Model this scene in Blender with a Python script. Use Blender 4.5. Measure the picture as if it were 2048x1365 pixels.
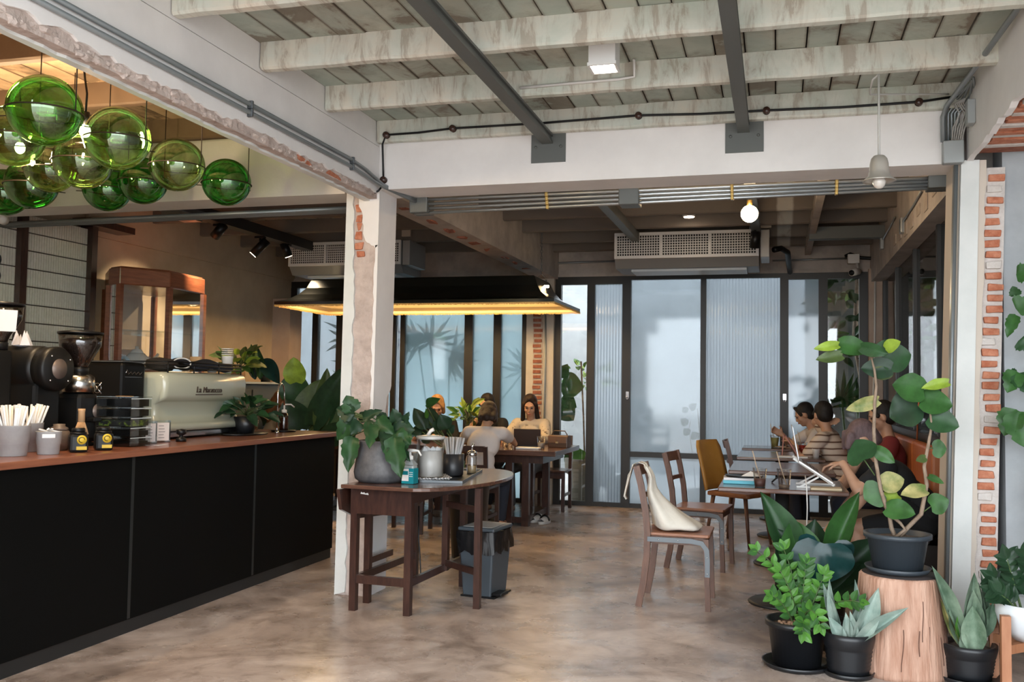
import bpy, bmesh, math, random
from mathutils import Vector, Matrix, noise as mnoise
for o in list(bpy.data.objects): bpy.data.objects.remove(o, do_unlink=True)
random.seed(7)
SC = bpy.context.scene
COL = SC.collection
V = Vector
PI = math.pi

# ---------------------------------------------------------------- camera
F_PX, YAW, PITCH, ROLL, CAM_H = 1884.76, 0.2741815, 0.0495249, 0.01502077, 1.36
_fw = V((-math.sin(YAW)*math.cos(PITCH), math.cos(YAW)*math.cos(PITCH), math.sin(PITCH)))
_r0 = V((math.cos(YAW), math.sin(YAW), 0)); _u0 = _r0.cross(_fw)
_rt = math.cos(ROLL)*_r0 + math.sin(ROLL)*_u0
_up = -math.sin(ROLL)*_r0 + math.cos(ROLL)*_u0
cd = bpy.data.cameras.new('camera'); cam = bpy.data.objects.new('camera', cd); COL.objects.link(cam)
cd.sensor_width = 36; cd.lens = 36*F_PX/2048; cd.clip_start = 0.05; cd.clip_end = 200
cam.matrix_world = Matrix(((_rt.x, _up.x, -_fw.x, 0), (_rt.y, _up.y, -_fw.y, 0), (_rt.z, _up.z, -_fw.z, CAM_H), (0, 0, 0, 1)))
SC.camera = cam

# ---------------------------------------------------------------- world, sun, exposure
SC.view_settings.view_transform = 'Standard'
SC.view_settings.look = 'None'
SC.view_settings.gamma = 1
SC.view_settings.use_curve_mapping = False
SC.view_settings.exposure = 1.58
SC.cycles.use_denoising = True
SC.cycles.caustics_reflective = False
SC.cycles.caustics_refractive = False
SC.cycles.transparent_max_bounces = 32
SC.cycles.max_bounces = 8
SC.cycles.diffuse_bounces = 4
SC.cycles.glossy_bounces = 3
SC.cycles.transmission_bounces = 8
SC.cycles.sample_clamp_indirect = 6
w = bpy.data.worlds.new('overcast'); SC.world = w; w.use_nodes = True
bg = w.node_tree.nodes['Background']
bg.inputs['Color'].default_value = (0.87, 0.94, 1.0, 1)
bg.inputs['Strength'].default_value = 2.7

# ---------------------------------------------------------------- materials
MATS = {}
def _bsdf(m): return m.node_tree.nodes['Principled BSDF']
def mat(name, col, rough=0.6, metal=0.0, spec=0.5, **kw):
    """plain or lightly varied principled material. kw: col2/scale (noise colour), bump/bscale, trans, emit, coat, stretch"""
    if name in MATS: return MATS[name]
    m = bpy.data.materials.new(name); m.use_nodes = True
    nt = m.node_tree; b = _bsdf(m)
    b.inputs['Base Color'].default_value = (*col, 1)
    b.inputs['Roughness'].default_value = rough
    b.inputs['Metallic'].default_value = metal
    b.inputs['Specular IOR Level'].default_value = spec
    m.diffuse_color = (*col, 1)
    if kw.get('coat'): b.inputs['Coat Weight'].default_value = kw['coat']; b.inputs['Coat Roughness'].default_value = 0.15
    if kw.get('trans'): b.inputs['Transmission Weight'].default_value = kw['trans']
    if kw.get('ior'): b.inputs['IOR'].default_value = kw['ior']
    if kw.get('emit'):
        b.inputs['Emission Color'].default_value = (*kw.get('ecol', col), 1); b.inputs['Emission Strength'].default_value = kw['emit']
    vec = None
    if kw.get('col2') or kw.get('bump'):
        g = nt.nodes.new('ShaderNodeNewGeometry') if not kw.get('local') else nt.nodes.new('ShaderNodeTexCoord')
        mp = nt.nodes.new('ShaderNodeMapping'); mp.inputs['Scale'].default_value = kw.get('stretch', (1, 1, 1))
        nt.links.new(g.outputs['Position'] if not kw.get('local') else g.outputs['Object'], mp.inputs['Vector']); vec = mp.outputs['Vector']
    if kw.get('col2'):
        n = nt.nodes.new('ShaderNodeTexNoise'); n.inputs['Scale'].default_value = kw.get('scale', 6); n.inputs['Detail'].default_value = kw.get('detail', 5); n.inputs['Roughness'].default_value = 0.62
        r = nt.nodes.new('ShaderNodeValToRGB'); lo, hi = kw.get('ramp', (0.35, 0.68))
        r.color_ramp.elements[0].position = lo; r.color_ramp.elements[1].position = hi
        r.color_ramp.elements[0].color = (*col, 1); r.color_ramp.elements[1].color = (*kw['col2'], 1)
        nt.links.new(vec, n.inputs['Vector']); nt.links.new(n.outputs['Fac'], r.inputs['Fac']); nt.links.new(r.outputs['Color'], b.inputs['Base Color'])
    if kw.get('bump'):
        n2 = nt.nodes.new('ShaderNodeTexNoise'); n2.inputs['Scale'].default_value = kw.get('bscale', 40); n2.inputs['Detail'].default_value = 4
        bp = nt.nodes.new('ShaderNodeBump'); bp.inputs['Strength'].default_value = kw['bump']; bp.inputs['Distance'].default_value = kw.get('bdist', 0.01)
        nt.links.new(vec, n2.inputs['Vector']); nt.links.new(n2.outputs['Fac'], bp.inputs['Height']); nt.links.new(bp.outputs['Normal'], b.inputs['Normal'])
    MATS[name] = m
    return m

def nodes_mat(name):
    m = bpy.data.materials.new(name); m.use_nodes = True
    MATS[name] = m
    return m, m.node_tree, _bsdf(m)
def N(nt, t, **kw):
    n = nt.nodes.new(t)
    for k, v in kw.items():
        if k in n.inputs: n.inputs[k].default_value = v
        else: setattr(n, k, v)
    return n
def ramp(nt, stops):
    r = nt.nodes.new('ShaderNodeValToRGB'); e = r.color_ramp.elements
    while len(e) > 1: e.remove(e[0])
    e[0].position = stops[0][0]; e[0].color = (*stops[0][1], 1)
    for p, c in stops[1:]:
        k = e.new(p); k.color = (*c, 1)
    return r
def mixc(nt, fac, a, b, mode='MIX'):
    x = nt.nodes.new('ShaderNodeMix'); x.data_type = 'RGBA'; x.blend_type = mode
    for sock, val in ((x.inputs[0], fac), (x.inputs[6], a), (x.inputs[7], b)):
        if hasattr(val, 'is_output'): nt.links.new(val, sock)
        elif isinstance(val, (int, float)): sock.default_value = val
        else: sock.default_value = (*val, 1)
    return x.outputs[2]

def m_floor():
    m, nt, b = nodes_mat('polished concrete'); L = nt.links.new
    g = N(nt, 'ShaderNodeNewGeometry')
    n1 = N(nt, 'ShaderNodeTexNoise', Scale=1.0, Detail=8, Roughness=0.66, Distortion=1.1); L(g.outputs['Position'], n1.inputs['Vector'])
    r1 = ramp(nt, [(0.30, (0.17, 0.135, 0.115)), (0.40, (0.29, 0.225, 0.185)), (0.49, (0.43, 0.345, 0.295)), (0.60, (0.55, 0.46, 0.405)), (0.72, (0.65, 0.575, 0.53))]); L(n1.outputs['Fac'], r1.inputs['Fac'])
    n2 = N(nt, 'ShaderNodeTexNoise', Scale=5.5, Detail=8, Roughness=0.7, Distortion=0.6); L(g.outputs['Position'], n2.inputs['Vector'])
    r2 = ramp(nt, [(0.32, (0.42, 0.38, 0.34)), (0.46, (0.85, 0.83, 0.82)), (0.56, (1, 1, 1)), (0.72, (1.12, 1.1, 1.06))]); L(n2.outputs['Fac'], r2.inputs['Fac'])
    c = mixc(nt, 0.75, r1.outputs['Color'], r2.outputs['Color'], 'MULTIPLY')
    L(c, b.inputs['Base Color'])
    n3 = N(nt, 'ShaderNodeTexNoise', Scale=2.3, Detail=5, Roughness=0.6); L(g.outputs['Position'], n3.inputs['Vector'])
    rr = N(nt, 'ShaderNodeMapRange'); rr.inputs[1].default_value = 0.3; rr.inputs[2].default_value = 0.7; rr.inputs[3].default_value = 0.16; rr.inputs[4].default_value = 0.45
    L(n3.outputs['Fac'], rr.inputs[0]); L(rr.outputs[0], b.inputs['Roughness'])
    bp = N(nt, 'ShaderNodeBump', Strength=0.06, Distance=0.01); L(n2.outputs['Fac'], bp.inputs['Height']); L(bp.outputs['Normal'], b.inputs['Normal'])
    b.inputs['Specular IOR Level'].default_value = 0.42
    return m
M_FLOOR = m_floor()

def m_stained(name, base, pale, stain, sc=1.0, amount=0.5, edge=None, streak=False):
    """old painted timber with brown damp marks; edge: half width of a board whose edges are soiled"""
    m, nt, b = nodes_mat(name); L = nt.links.new
    g = N(nt, 'ShaderNodeNewGeometry'); oi = N(nt, 'ShaderNodeObjectInfo'); tc = N(nt, 'ShaderNodeTexCoord')
    ad = N(nt, 'ShaderNodeVectorMath', operation='MULTIPLY_ADD'); L(oi.outputs['Random'], ad.inputs[0]); ad.inputs[1].default_value = (7, 13, 5); L(g.outputs['Position'], ad.inputs[2])
    n1 = N(nt, 'ShaderNodeTexNoise', Scale=2.0*sc, Detail=6, Roughness=0.65, Distortion=0.3); L(ad.outputs[0], n1.inputs['Vector'])
    r1 = ramp(nt, [(0.3, base), (0.5, pale), (0.72, tuple(q*w_ for q, w_ in zip(pale, (1.1, 0.98, 0.92))))]); L(n1.outputs['Fac'], r1.inputs['Fac'])
    mp = N(nt, 'ShaderNodeMapping'); mp.inputs['Scale'].default_value = (7, 1, 1.6) if streak else (1, 1, 1); L(ad.outputs[0], mp.inputs['Vector'])
    n2 = N(nt, 'ShaderNodeTexNoise', Scale=1.7*sc, Detail=7, Roughness=0.68, Distortion=0.5); L(mp.outputs[0], n2.inputs['Vector'])
    r2 = ramp(nt, [(0.46, (0, 0, 0)), (0.55, (0.3, 0.3, 0.3)), (0.60, (0.85, 0.85, 0.85)), (0.75, (0.7, 0.7, 0.7))]); L(n2.outputs['Fac'], r2.inputs['Fac'])
    fac = r2.outputs['Color']
    if edge:
        sx = N(nt, 'ShaderNodeSeparateXYZ'); L(tc.outputs['Object'], sx.inputs[0])
        d = N(nt, 'ShaderNodeMath', operation='SUBTRACT'); L(sx.outputs[0], d.inputs[0]); d.inputs[1].default_value = edge
        ab = N(nt, 'ShaderNodeMath', operation='ABSOLUTE'); L(d.outputs[0], ab.inputs[0])
        ma = N(nt, 'ShaderNodeMath', operation='MULTIPLY_ADD'); L(n2.outputs['Fac'], ma.inputs[0]); ma.inputs[1].default_value = 0.055; L(ab.outputs[0], ma.inputs[2])
        mr = N(nt, 'ShaderNodeMapRange'); mr.inputs[1].default_value = edge+0.012; mr.inputs[2].default_value = edge+0.032; L(ma.outputs[0], mr.inputs[0])
        mx = N(nt, 'ShaderNodeMath', operation='MAXIMUM'); L(mr.outputs[0], mx.inputs[0]); L(fac, mx.inputs[1]); fac = mx.outputs[0]
    mu2 = N(nt, 'ShaderNodeMath', operation='MULTIPLY'); L(fac, mu2.inputs[0]); mu2.inputs[1].default_value = amount
    L(mixc(nt, mu2.outputs[0], r1.outputs['Color'], stain), b.inputs['Base Color'])
    b.inputs['Roughness'].default_value = 0.75
    bp = N(nt, 'ShaderNodeBump', Strength=0.25, Distance=0.006); L(n1.outputs['Fac'], bp.inputs['Height']); L(bp.outputs['Normal'], b.inputs['Normal'])
    return m
M_CEIL = m_stained('green grey painted boards', (0.33, 0.385, 0.335), (0.42, 0.465, 0.405), (0.12, 0.072, 0.042), 1.0, 0.85, 0.0705)
M_JOIST = m_stained('stained painted joist', (0.50, 0.55, 0.48), (0.62, 0.63, 0.56), (0.25, 0.165, 0.105), 1.3, 0.6, None, True)
M_CEILWOOD = m_stained('bare ceiling boards', (0.36, 0.23, 0.125), (0.52, 0.36, 0.215), (0.07, 0.04, 0.022), 1.3, 0.85, 0.0725)
M_CEILBACK = m_stained('aged grey boards', (0.27, 0.27, 0.25), (0.38, 0.375, 0.345), (0.10, 0.07, 0.05), 1.1, 0.8, 0.0705)

M_WHITE = mat('white plaster', (0.74, 0.71, 0.69), 0.75, col2=(0.82, 0.79, 0.77), scale=2.5, bump=0.12, bscale=18)
M_WHITE2 = mat('cool white plaster', (0.62, 0.64, 0.62), 0.75, col2=(0.72, 0.73, 0.71), scale=3, bump=0.2, bscale=14)
M_RAW = mat('raw render', (0.42, 0.34, 0.30), 0.95, col2=(0.60, 0.50, 0.45), scale=9, bump=0.7, bscale=24, bdist=0.02)
M_BEIGE = mat('beige plaster', (0.40, 0.315, 0.22), 0.8, col2=(0.50, 0.40, 0.29), scale=1.8, bump=0.15, bscale=12)
M_CONC = mat('old concrete', (0.34, 0.30, 0.27), 0.85, col2=(0.50, 0.45, 0.41), scale=4, bump=0.3, bscale=20)
M_BLUEGREY = mat('blue grey plaster', (0.33, 0.35, 0.365), 0.8, col2=(0.43, 0.455, 0.47), scale=3, bump=0.15, bscale=20)
M_STEEL = mat('grey green steel', (0.115, 0.12, 0.112), 0.5, 0.2)
M_CONDUIT = mat('galvanised conduit', (0.25, 0.275, 0.285), 0.42, 0.55)
M_CONDUIT2 = mat('bright galvanised conduit', (0.5, 0.53, 0.54), 0.3, 0.8)
M_BRASS = mat('brass clamp', (0.45, 0.3, 0.1), 0.35, 0.9)
M_BRICK = mat('orange brick', (0.40, 0.12, 0.06), 0.9, col2=(0.58, 0.25, 0.15), scale=22, bump=0.6, bscale=60)
M_BRICKD = mat('dark brick', (0.22, 0.075, 0.045), 0.9, col2=(0.34, 0.13, 0.08), scale=20, bump=0.5, bscale=60)
M_MORTAR = mat('mortar', (0.56, 0.51, 0.47), 0.95, col2=(0.66, 0.61, 0.57), scale=18, bump=0.7, bscale=40)
M_MORTARD = mat('dark mortar', (0.34, 0.29, 0.25), 0.95, col2=(0.44, 0.38, 0.33), scale=18, bump=0.7, bscale=40)
M_BLACK = mat('black paint', (0.012, 0.012, 0.012), 0.5)
M_FRAME = mat('dark window frame', (0.014, 0.012, 0.010), 0.45)
M_CTR = mat('black counter panel', (0.0022, 0.0024, 0.0024), 0.6, spec=0.1)
M_RWOOD = mat('red brown wood', (0.20, 0.066, 0.034), 0.32, col2=(0.30, 0.11, 0.058), scale=5, stretch=(10, 0.8, 10), coat=0.3)
M_DWOOD = mat('dark stained wood', (0.030, 0.0125, 0.0095), 0.30, col2=(0.062, 0.026, 0.018), scale=7, stretch=(6, 6, 1.2), coat=0.25)
M_TWOOD = mat('walnut table top', (0.075, 0.035, 0.024), 0.24, col2=(0.13, 0.062, 0.042), scale=5, stretch=(1.0, 9, 9), coat=0.4)
M_CWOOD = mat('brown chair wood', (0.085, 0.036, 0.02), 0.42, col2=(0.15, 0.068, 0.04), scale=9, stretch=(5, 5, 1.0))
M_CWOOD2 = mat('red chair wood', (0.24, 0.10, 0.055), 0.36, col2=(0.36, 0.165, 0.095), scale=7, stretch=(1.0, 8, 8), coat=0.2)
M_CABW = mat('mahogany', (0.17, 0.05, 0.024), 0.3, col2=(0.27, 0.09, 0.042), scale=6, stretch=(1, 1, 8), coat=0.3)
M_MET = mat('grey metal', (0.12, 0.13, 0.138), 0.42, 0.6)
M_CHROME = mat('chrome', (0.75, 0.75, 0.76), 0.12, 1.0)
M_WHITEP = mat('white plastic', (0.72, 0.71, 0.69), 0.4)
M_BLACKP = mat('black plastic', (0.006, 0.006, 0.0065), 0.38, spec=0.3)
M_PAPER = mat('white paper', (0.78, 0.77, 0.75), 0.8)

def m_glass(name, tint=(1, 1, 1), gloss_rough=0.02, base_fac=0.06, refl=(1, 1, 1), swirl=False):
    """thin clear glass: tinted see-through with a fresnel reflection"""
    m, nt, b = nodes_mat(name); L = nt.links.new
    nt.nodes.remove(b)
    out = nt.nodes['Material Output']
    t = N(nt, 'ShaderNodeBsdfTransparent'); t.inputs[0].default_value = (*tint, 1)
    if swirl:
        tc = N(nt, 'ShaderNodeTexCoord'); ns = N(nt, 'ShaderNodeTexNoise', Scale=1.6, Detail=4, Distortion=1.5); L(tc.outputs['Object'], ns.inputs['Vector'])
        rp = ramp(nt, [(0.35, tuple(q*0.62 for q in tint)), (0.6, tint)]); L(ns.outputs['Fac'], rp.inputs['Fac']); L(rp.outputs['Color'], t.inputs[0])
    gl = N(nt, 'ShaderNodeBsdfGlossy', Roughness=gloss_rough); gl.inputs[0].default_value = (*refl, 1)
    lw = N(nt, 'ShaderNodeLayerWeight', Blend=0.22)
    mr = N(nt, 'ShaderNodeMapRange'); mr.inputs[3].default_value = base_fac; mr.inputs[4].default_value = 0.75
    L(lw.outputs['Fresnel'], mr.inputs[0])
    mx = N(nt, 'ShaderNodeMixShader'); L(mr.outputs[0], mx.inputs[0]); L(t.outputs[0], mx.inputs[1]); L(gl.outputs[0], mx.inputs[2])
    L(mx.outputs[0], out.inputs['Surface'])
    return m
M_CLEAR = m_glass('clear glass', (0.97, 0.98, 0.98))
M_DARKGL = m_glass('dim window glass', (0.72, 0.75, 0.76), base_fac=0.09)
M_PLCUP = m_glass('clear plastic cup', (0.93, 0.93, 0.93), 0.08, 0.10)
M_HOPPER = m_glass('smoky hopper plastic', (0.62, 0.60, 0.58), 0.05, 0.08)
M_ACRYL = m_glass('acrylic', (0.80, 0.84, 0.84), 0.03, 0.07)

def m_frost(name, rough, trans_w, col, see, ribs=0.0):
    """frosted pane: part scattered daylight, part blurred view; ribs>0 adds vertical reeding"""
    m, nt, b = nodes_mat(name); L = nt.links.new
    nt.nodes.remove(b)
    out = nt.nodes['Material Output']
    rf = N(nt, 'ShaderNodeBsdfRefraction', Roughness=rough, IOR=1.12); rf.inputs[0].default_value = (*see, 1)
    tr = N(nt, 'ShaderNodeBsdfTranslucent'); tr.inputs[0].default_value = (*col, 1)
    gl = N(nt, 'ShaderNodeBsdfGlossy', Roughness=0.06)
    a = N(nt, 'ShaderNodeMixShader'); a.inputs[0].default_value = trans_w
    L(rf.outputs[0], a.inputs[1]); L(tr.outputs[0], a.inputs[2])
    lw = N(nt, 'ShaderNodeLayerWeight', Blend=0.2)
    mr = N(nt, 'ShaderNodeMapRange'); mr.inputs[3].default_value = 0.05; mr.inputs[4].default_value = 0.7
    L(lw.outputs['Fresnel'], mr.inputs[0])
    c = N(nt, 'ShaderNodeMixShader'); L(mr.outputs[0], c.inputs[0]); L(a.outputs[0], c.inputs[1]); L(gl.outputs[0], c.inputs[2])
    L(c.outputs[0], out.inputs['Surface'])
    if ribs:
        g = N(nt, 'ShaderNodeNewGeometry')
        wv = N(nt, 'ShaderNodeTexWave', Scale=ribs, Distortion=0.0, wave_type='BANDS', bands_direction='X'); L(g.outputs['Position'], wv.inputs['Vector'])
        bp = N(nt, 'ShaderNodeBump', Strength=0.5, Distance=0.01); L(wv.outputs['Fac'], bp.inputs['Height'])
        for n in (rf, gl, tr): L(bp.outputs['Normal'], n.inputs['Normal'])
    return m
M_FROST = m_frost('frosted glass', 0.15, 0.55, (0.62, 0.76, 0.80), (0.85, 0.95, 0.98))
M_FROST2 = m_frost('misty glass', 0.05, 0.32, (0.56, 0.61, 0.64), (0.78, 0.82, 0.85))
M_REED = m_frost('reeded glass', 0.12, 0.5, (0.68, 0.73, 0.76), (0.86, 0.90, 0.94), 9.0)
M_FROSTN = m_frost('neutral frosted glass', 0.2, 0.5, (0.66, 0.72, 0.75), (0.86, 0.90, 0.94))

# ---------------------------------------------------------------- mesh helpers
class MB:
    def __init__(s): s.v = []; s.f = []; s.sm = []
    def add(s, vs, fs, smooth=False, mtx=None):
        b = len(s.v)
        s.v += [tuple(mtx @ V(p)) if mtx is not None else tuple(p) for p in vs]
        s.f += [tuple(b+i for i in f) for f in fs]; s.sm += [smooth]*len(fs)
        return s
    def box(s, x0, x1, y0, y1, z0, z1, mtx=None):
        vs = [(x0,y0,z0),(x1,y0,z0),(x1,y1,z0),(x0,y1,z0),(x0,y0,z1),(x1,y0,z1),(x1,y1,z1),(x0,y1,z1)]
        return s.add(vs, [(3,2,1,0),(4,5,6,7),(0,1,5,4),(1,2,6,5),(2,3,7,6),(3,0,4,7)], False, mtx)
    def bar(s, a, b, w, h, up=(0,0,1)):
        """rectangular bar from a to b, w wide, h along 'up'"""
        a = V(a); b = V(b); d = (b-a); L = d.length; d.normalize(); u = V(up)
        x = d.cross(u)
        if x.length < 1e-4: x = d.cross(V((1,0,0)))
        x.normalize(); u = x.cross(d).normalized()
        m = Matrix(((x.x, d.x, u.x, a.x), (x.y, d.y, u.y, a.y), (x.z, d.z, u.z, a.z), (0,0,0,1)))
        return s.box(-w/2, w/2, 0, L, -h/2, h/2, m)
    def poly(s, pts, t, axis='y', mtx=None):
        """extrude a closed 2-D outline by t. axis y: pts are (x,z) ; axis x: (y,z) ; axis z: (x,y)"""
        n = len(pts)
        def P(p, d): return {'y': (p[0], d, p[1]), 'x': (d, p[0], p[1]), 'z': (p[0], p[1], d)}[axis]
        t0, t1 = t
        vs = [P(p, t0) for p in pts] + [P(p, t1) for p in pts]
        fs = [tuple(range(n))[::-1], tuple(range(n, 2*n))] + [(i, (i+1) % n, n+(i+1) % n, n+i) for i in range(n)]
        return s.add(vs, fs, False, mtx)
    def lathe(s, prof, n=24, c=(0,0,0), smooth=True, sx=1, sy=1, mtx=None):
        vs = []; fs = []
        for r, z in prof:
            for k in range(n):
                a = 2*PI*k/n; vs.append((c[0]+r*math.cos(a)*sx, c[1]+r*math.sin(a)*sy, c[2]+z))
        for i in range(len(prof)-1):
            for k in range(n):
                fs.append((i*n+k, i*n+(k+1) % n, (i+1)*n+(k+1) % n, (i+1)*n+k))
        if prof[0][0] > 1e-5: fs.append(tuple(range(n))[::-1])
        if prof[-1][0] > 1e-5: fs.append(tuple(range((len(prof)-1)*n, len(prof)*n)))
        return s.add(vs, fs, smooth, mtx)
    def cyl(s, a, b, r, n=12, r2=None, smooth=True): return s.tube([a, b], [r, r if r2 is None else r2], n, smooth)
    def tube(s, pts, r, n=8, smooth=True, closed=False):
        pts = [V(p) for p in pts]; m = len(pts); rs = r if isinstance(r, (list, tuple)) else [r]*m
        vs = []; fs = []; ref = None
        for i, p in enumerate(pts):
            if closed: d = pts[(i+1) % m]-pts[i-1]
            else: d = pts[min(i+1, m-1)]-pts[max(i-1, 0)]
            if d.length < 1e-9: d = V((0, 0, 1))
            d.normalize()
            if ref is None: ref = d.orthogonal().normalized()
            ref = (ref-d*ref.dot(d))
            if ref.length < 1e-6: ref = d.orthogonal()
            ref.normalize(); bn = d.cross(ref)
            for k in range(n):
                a = 2*PI*k/n; q = p+(ref*math.cos(a)+bn*math.sin(a))*rs[i]; vs.append(tuple(q))
        for i in range(m if closed else m-1):
            j = (i+1) % m
            for k in range(n): fs.append((i*n+k, i*n+(k+1) % n, j*n+(k+1) % n, j*n+k))
        if not closed: fs += [tuple(range(n))[::-1], tuple(range((m-1)*n, m*n))]
        return s.add(vs, fs, smooth)
    def ball(s, c, r, n=16, m=10, mtx=None):
        rx, ry, rz = r if isinstance(r, (list, tuple)) else (r, r, r)
        vs = [(c[0], c[1], c[2]-rz)]; fs = []
        for i in range(1, m):
            t = -PI/2+PI*i/m
            for k in range(n):
                a = 2*PI*k/n; vs.append((c[0]+rx*math.cos(t)*math.cos(a), c[1]+ry*math.cos(t)*math.sin(a), c[2]+rz*math.sin(t)))
        vs.append((c[0], c[1], c[2]+rz)); T = len(vs)-1
        for k in range(n):
            fs.append((0, 1+(k+1) % n, 1+k)); fs.append((T, T-n+k, T-n+(k+1) % n))
        for i in range(m-2):
            for k in range(n): fs.append((1+i*n+k, 1+i*n+(k+1) % n, 1+(i+1)*n+(k+1) % n, 1+(i+1)*n+k))
        return s.add(vs, fs, True, mtx)
    def mesh(s, name, mats):
        me = bpy.data.meshes.new(name); me.from_pydata(s.v, [], s.f)
        me.polygons.foreach_set('use_smooth', s.sm)
        for m in (mats if isinstance(mats, (list, tuple)) else [mats]): me.materials.append(m)
        me.update()
        return me
    def obj(s, name, m, parent=None, loc=None, bevel=0, sub=0):
        o = bpy.data.objects.new(name, s.mesh(name, m)); COL.objects.link(o)
        if parent is not None: o.parent = parent
        if loc is not None: o.location = loc
        if bevel:
            b = o.modifiers.new('bevel', 'BEVEL'); b.width = bevel; b.segments = 2; b.limit_method = 'ANGLE'; b.angle_limit = 0.6
        if sub:
            q = o.modifiers.new('sub', 'SUBSURF'); q.levels = sub; q.render_levels = sub
        return o

def tag(o, label=None, cat=None, group=None, kind=None):
    if label: o['label'] = label
    if cat: o['category'] = cat
    if group: o['group'] = group
    if kind: o['kind'] = kind
    return o
def thing(name, label, cat, loc=(0,0,0), rz=0.0, group=None):
    o = bpy.data.objects.new(name, None); COL.objects.link(o); o.location = loc; o.rotation_euler = (0, 0, rz)
    o.empty_display_size = 0.1
    return tag(o, label, cat, group)
def structure(name, mb, m, label=None, bevel=0):
    return tag(mb.obj(name, m, None, None, bevel), label=label, kind='structure')
def link_copy(src, parent, loc=None, rot=None, scale=None, name=None):
    c = src.copy(); COL.objects.link(c); c.parent = parent
    if name: c.name = name
    if loc is not None: c.location = loc
    if rot is not None: c.rotation_euler = rot
    if scale is not None: c.scale = scale
    return c
def inst(name, me, parent, loc=(0,0,0), rot=(0,0,0), scale=(1,1,1)):
    o = bpy.data.objects.new(name, me); COL.objects.link(o); o.parent = parent
    o.location = loc; o.rotation_euler = rot; o.scale = scale
    return o
def at(px, py, **k):
    """world point seen in the photograph's pixel, at the given x, y or z"""
    d = _rt*((px-1024)/F_PX) - _up*((py-682.5)/F_PX) + _fw
    (ax, val), = k.items(); i = 'xyz'.index(ax); c = V((0, 0, CAM_H))
    return c + d*((val-c[i])/d[i])
def rough(mb, amp, seed):
    """knock the corners of a piece about"""
    r_ = random.Random(seed); mb.v = [(x+r_.uniform(-amp, amp), y+r_.uniform(-amp, amp)*0.5, z+r_.uniform(-amp, amp)) for x, y, z in mb.v]; return mb
def jag(a, b, n, amp, seed):
    """jagged line of n+1 points from 2-D a to b"""
    rnd = random.Random(seed); out = []
    dx, dz = b[0]-a[0], b[1]-a[1]; L = math.hypot(dx, dz); nx, nz = -dz/L, dx/L
    for i in range(n+1):
        t = i/n; o = 0 if i in (0, n) else rnd.uniform(-amp, amp)
        out.append((a[0]+dx*t+nx*o, a[1]+dz*t+nz*o))
    return out
# ================================================================ SETTING
YB, YB2, YG = 5.66, 5.95, 10.9
structure('ground', MB().box(-30, 30, -30, 45, -0.12, -0.03), mat('pale paving', (0.42, 0.41, 0.39), 0.8, col2=(0.5, 0.49, 0.47), scale=3))
structure('floor', MB().box(-6.2, 4.2, -3.0, 10.98, -0.1, 0.0), M_FLOOR)

# ---- ceiling: slab, boards, joists
ceiling = structure('ceiling', MB().box(-6.2, 2.7, 1.0, 11.1, 3.12, 3.22), mat('dark void', (0.03, 0.022, 0.016), 0.9))
def boards(x0, x1, y0, y1, m, wid=0.148, z=3.085):
    me = MB().box(0, wid-0.007, y0, y1, 0, 0.024).mesh('board', m)
    k = 0; x = x0
    while x < x1-0.05:
        inst('board', me, ceiling, (x, 0, z+random.uniform(-0.004, 0.004))); x += wid; k += 1
boards(-2.52, 1.25, 1.0, YB+0.1, M_CEIL)
boards(-6.1, -2.76, 1.0, YB+0.1, M_CEILWOOD, 0.152)
boards(-2.52, 0.30, YB2, YG+0.1, M_CEILBACK)
boards(-6.1, -2.76, YB2, YG+0.1, M_CEILBACK, 0.152)
boards(0.34, 2.6, YB2, YG+0.1, mat('dark red timber', (0.07, 0.032, 0.02), 0.6, col2=(0.13, 0.06, 0.035), scale=3, stretch=(8, 1, 1)), 0.148)
def joists(x0, x1, ys, m, z0=2.945, z1=3.085, th=0.055):
    for y in ys:
        pts = []
        n = 26
        mb = MB()
        rnd = random.Random(int(y*100))
        # slightly worn lower edge
        vs = []; fs = []
        for i in range(n+1):
            x = x0+(x1-x0)*i/n; dz = rnd.uniform(-0.004, 0.004); dy = rnd.uniform(-0.004, 0.004)
            vs += [(x, y+dy, z0+0.010+dz), (x, y+0.012, z0+dz*0.6), (x, y+th, z0+dz*0.4), (x, y+th, z1), (x, y, z1)]
        for i in range(n):
            for k in range(5): a = i*5+k; b = i*5+(k+1) % 5; fs.append((a, b, b+5, a+5))
        fs += [(4, 3, 2, 1, 0), tuple(n*5+k for k in range(5))]
        mb.add(vs, fs)
        mb.obj('joist', m, ceiling)
YS = [1.29, 2.0, 2.72, 3.43, 4.155, 4.865, 5.595]
joists(-2.51, 1.05, YS, M_JOIST)
joists(-6.05, -2.77, [2.2, 3.0, 3.75, 4.5, 5.25], M_CEILWOOD)
joists(-2.5, 1.05, [6.3, 7.0, 7.75, 8.5, 9.2, 9.95, 10.6], M_CEILBACK)
joists(-6.05, -2.77, [6.4, 7.2, 8.0, 8.8, 9.6, 10.4], M_CEILBACK)

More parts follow.
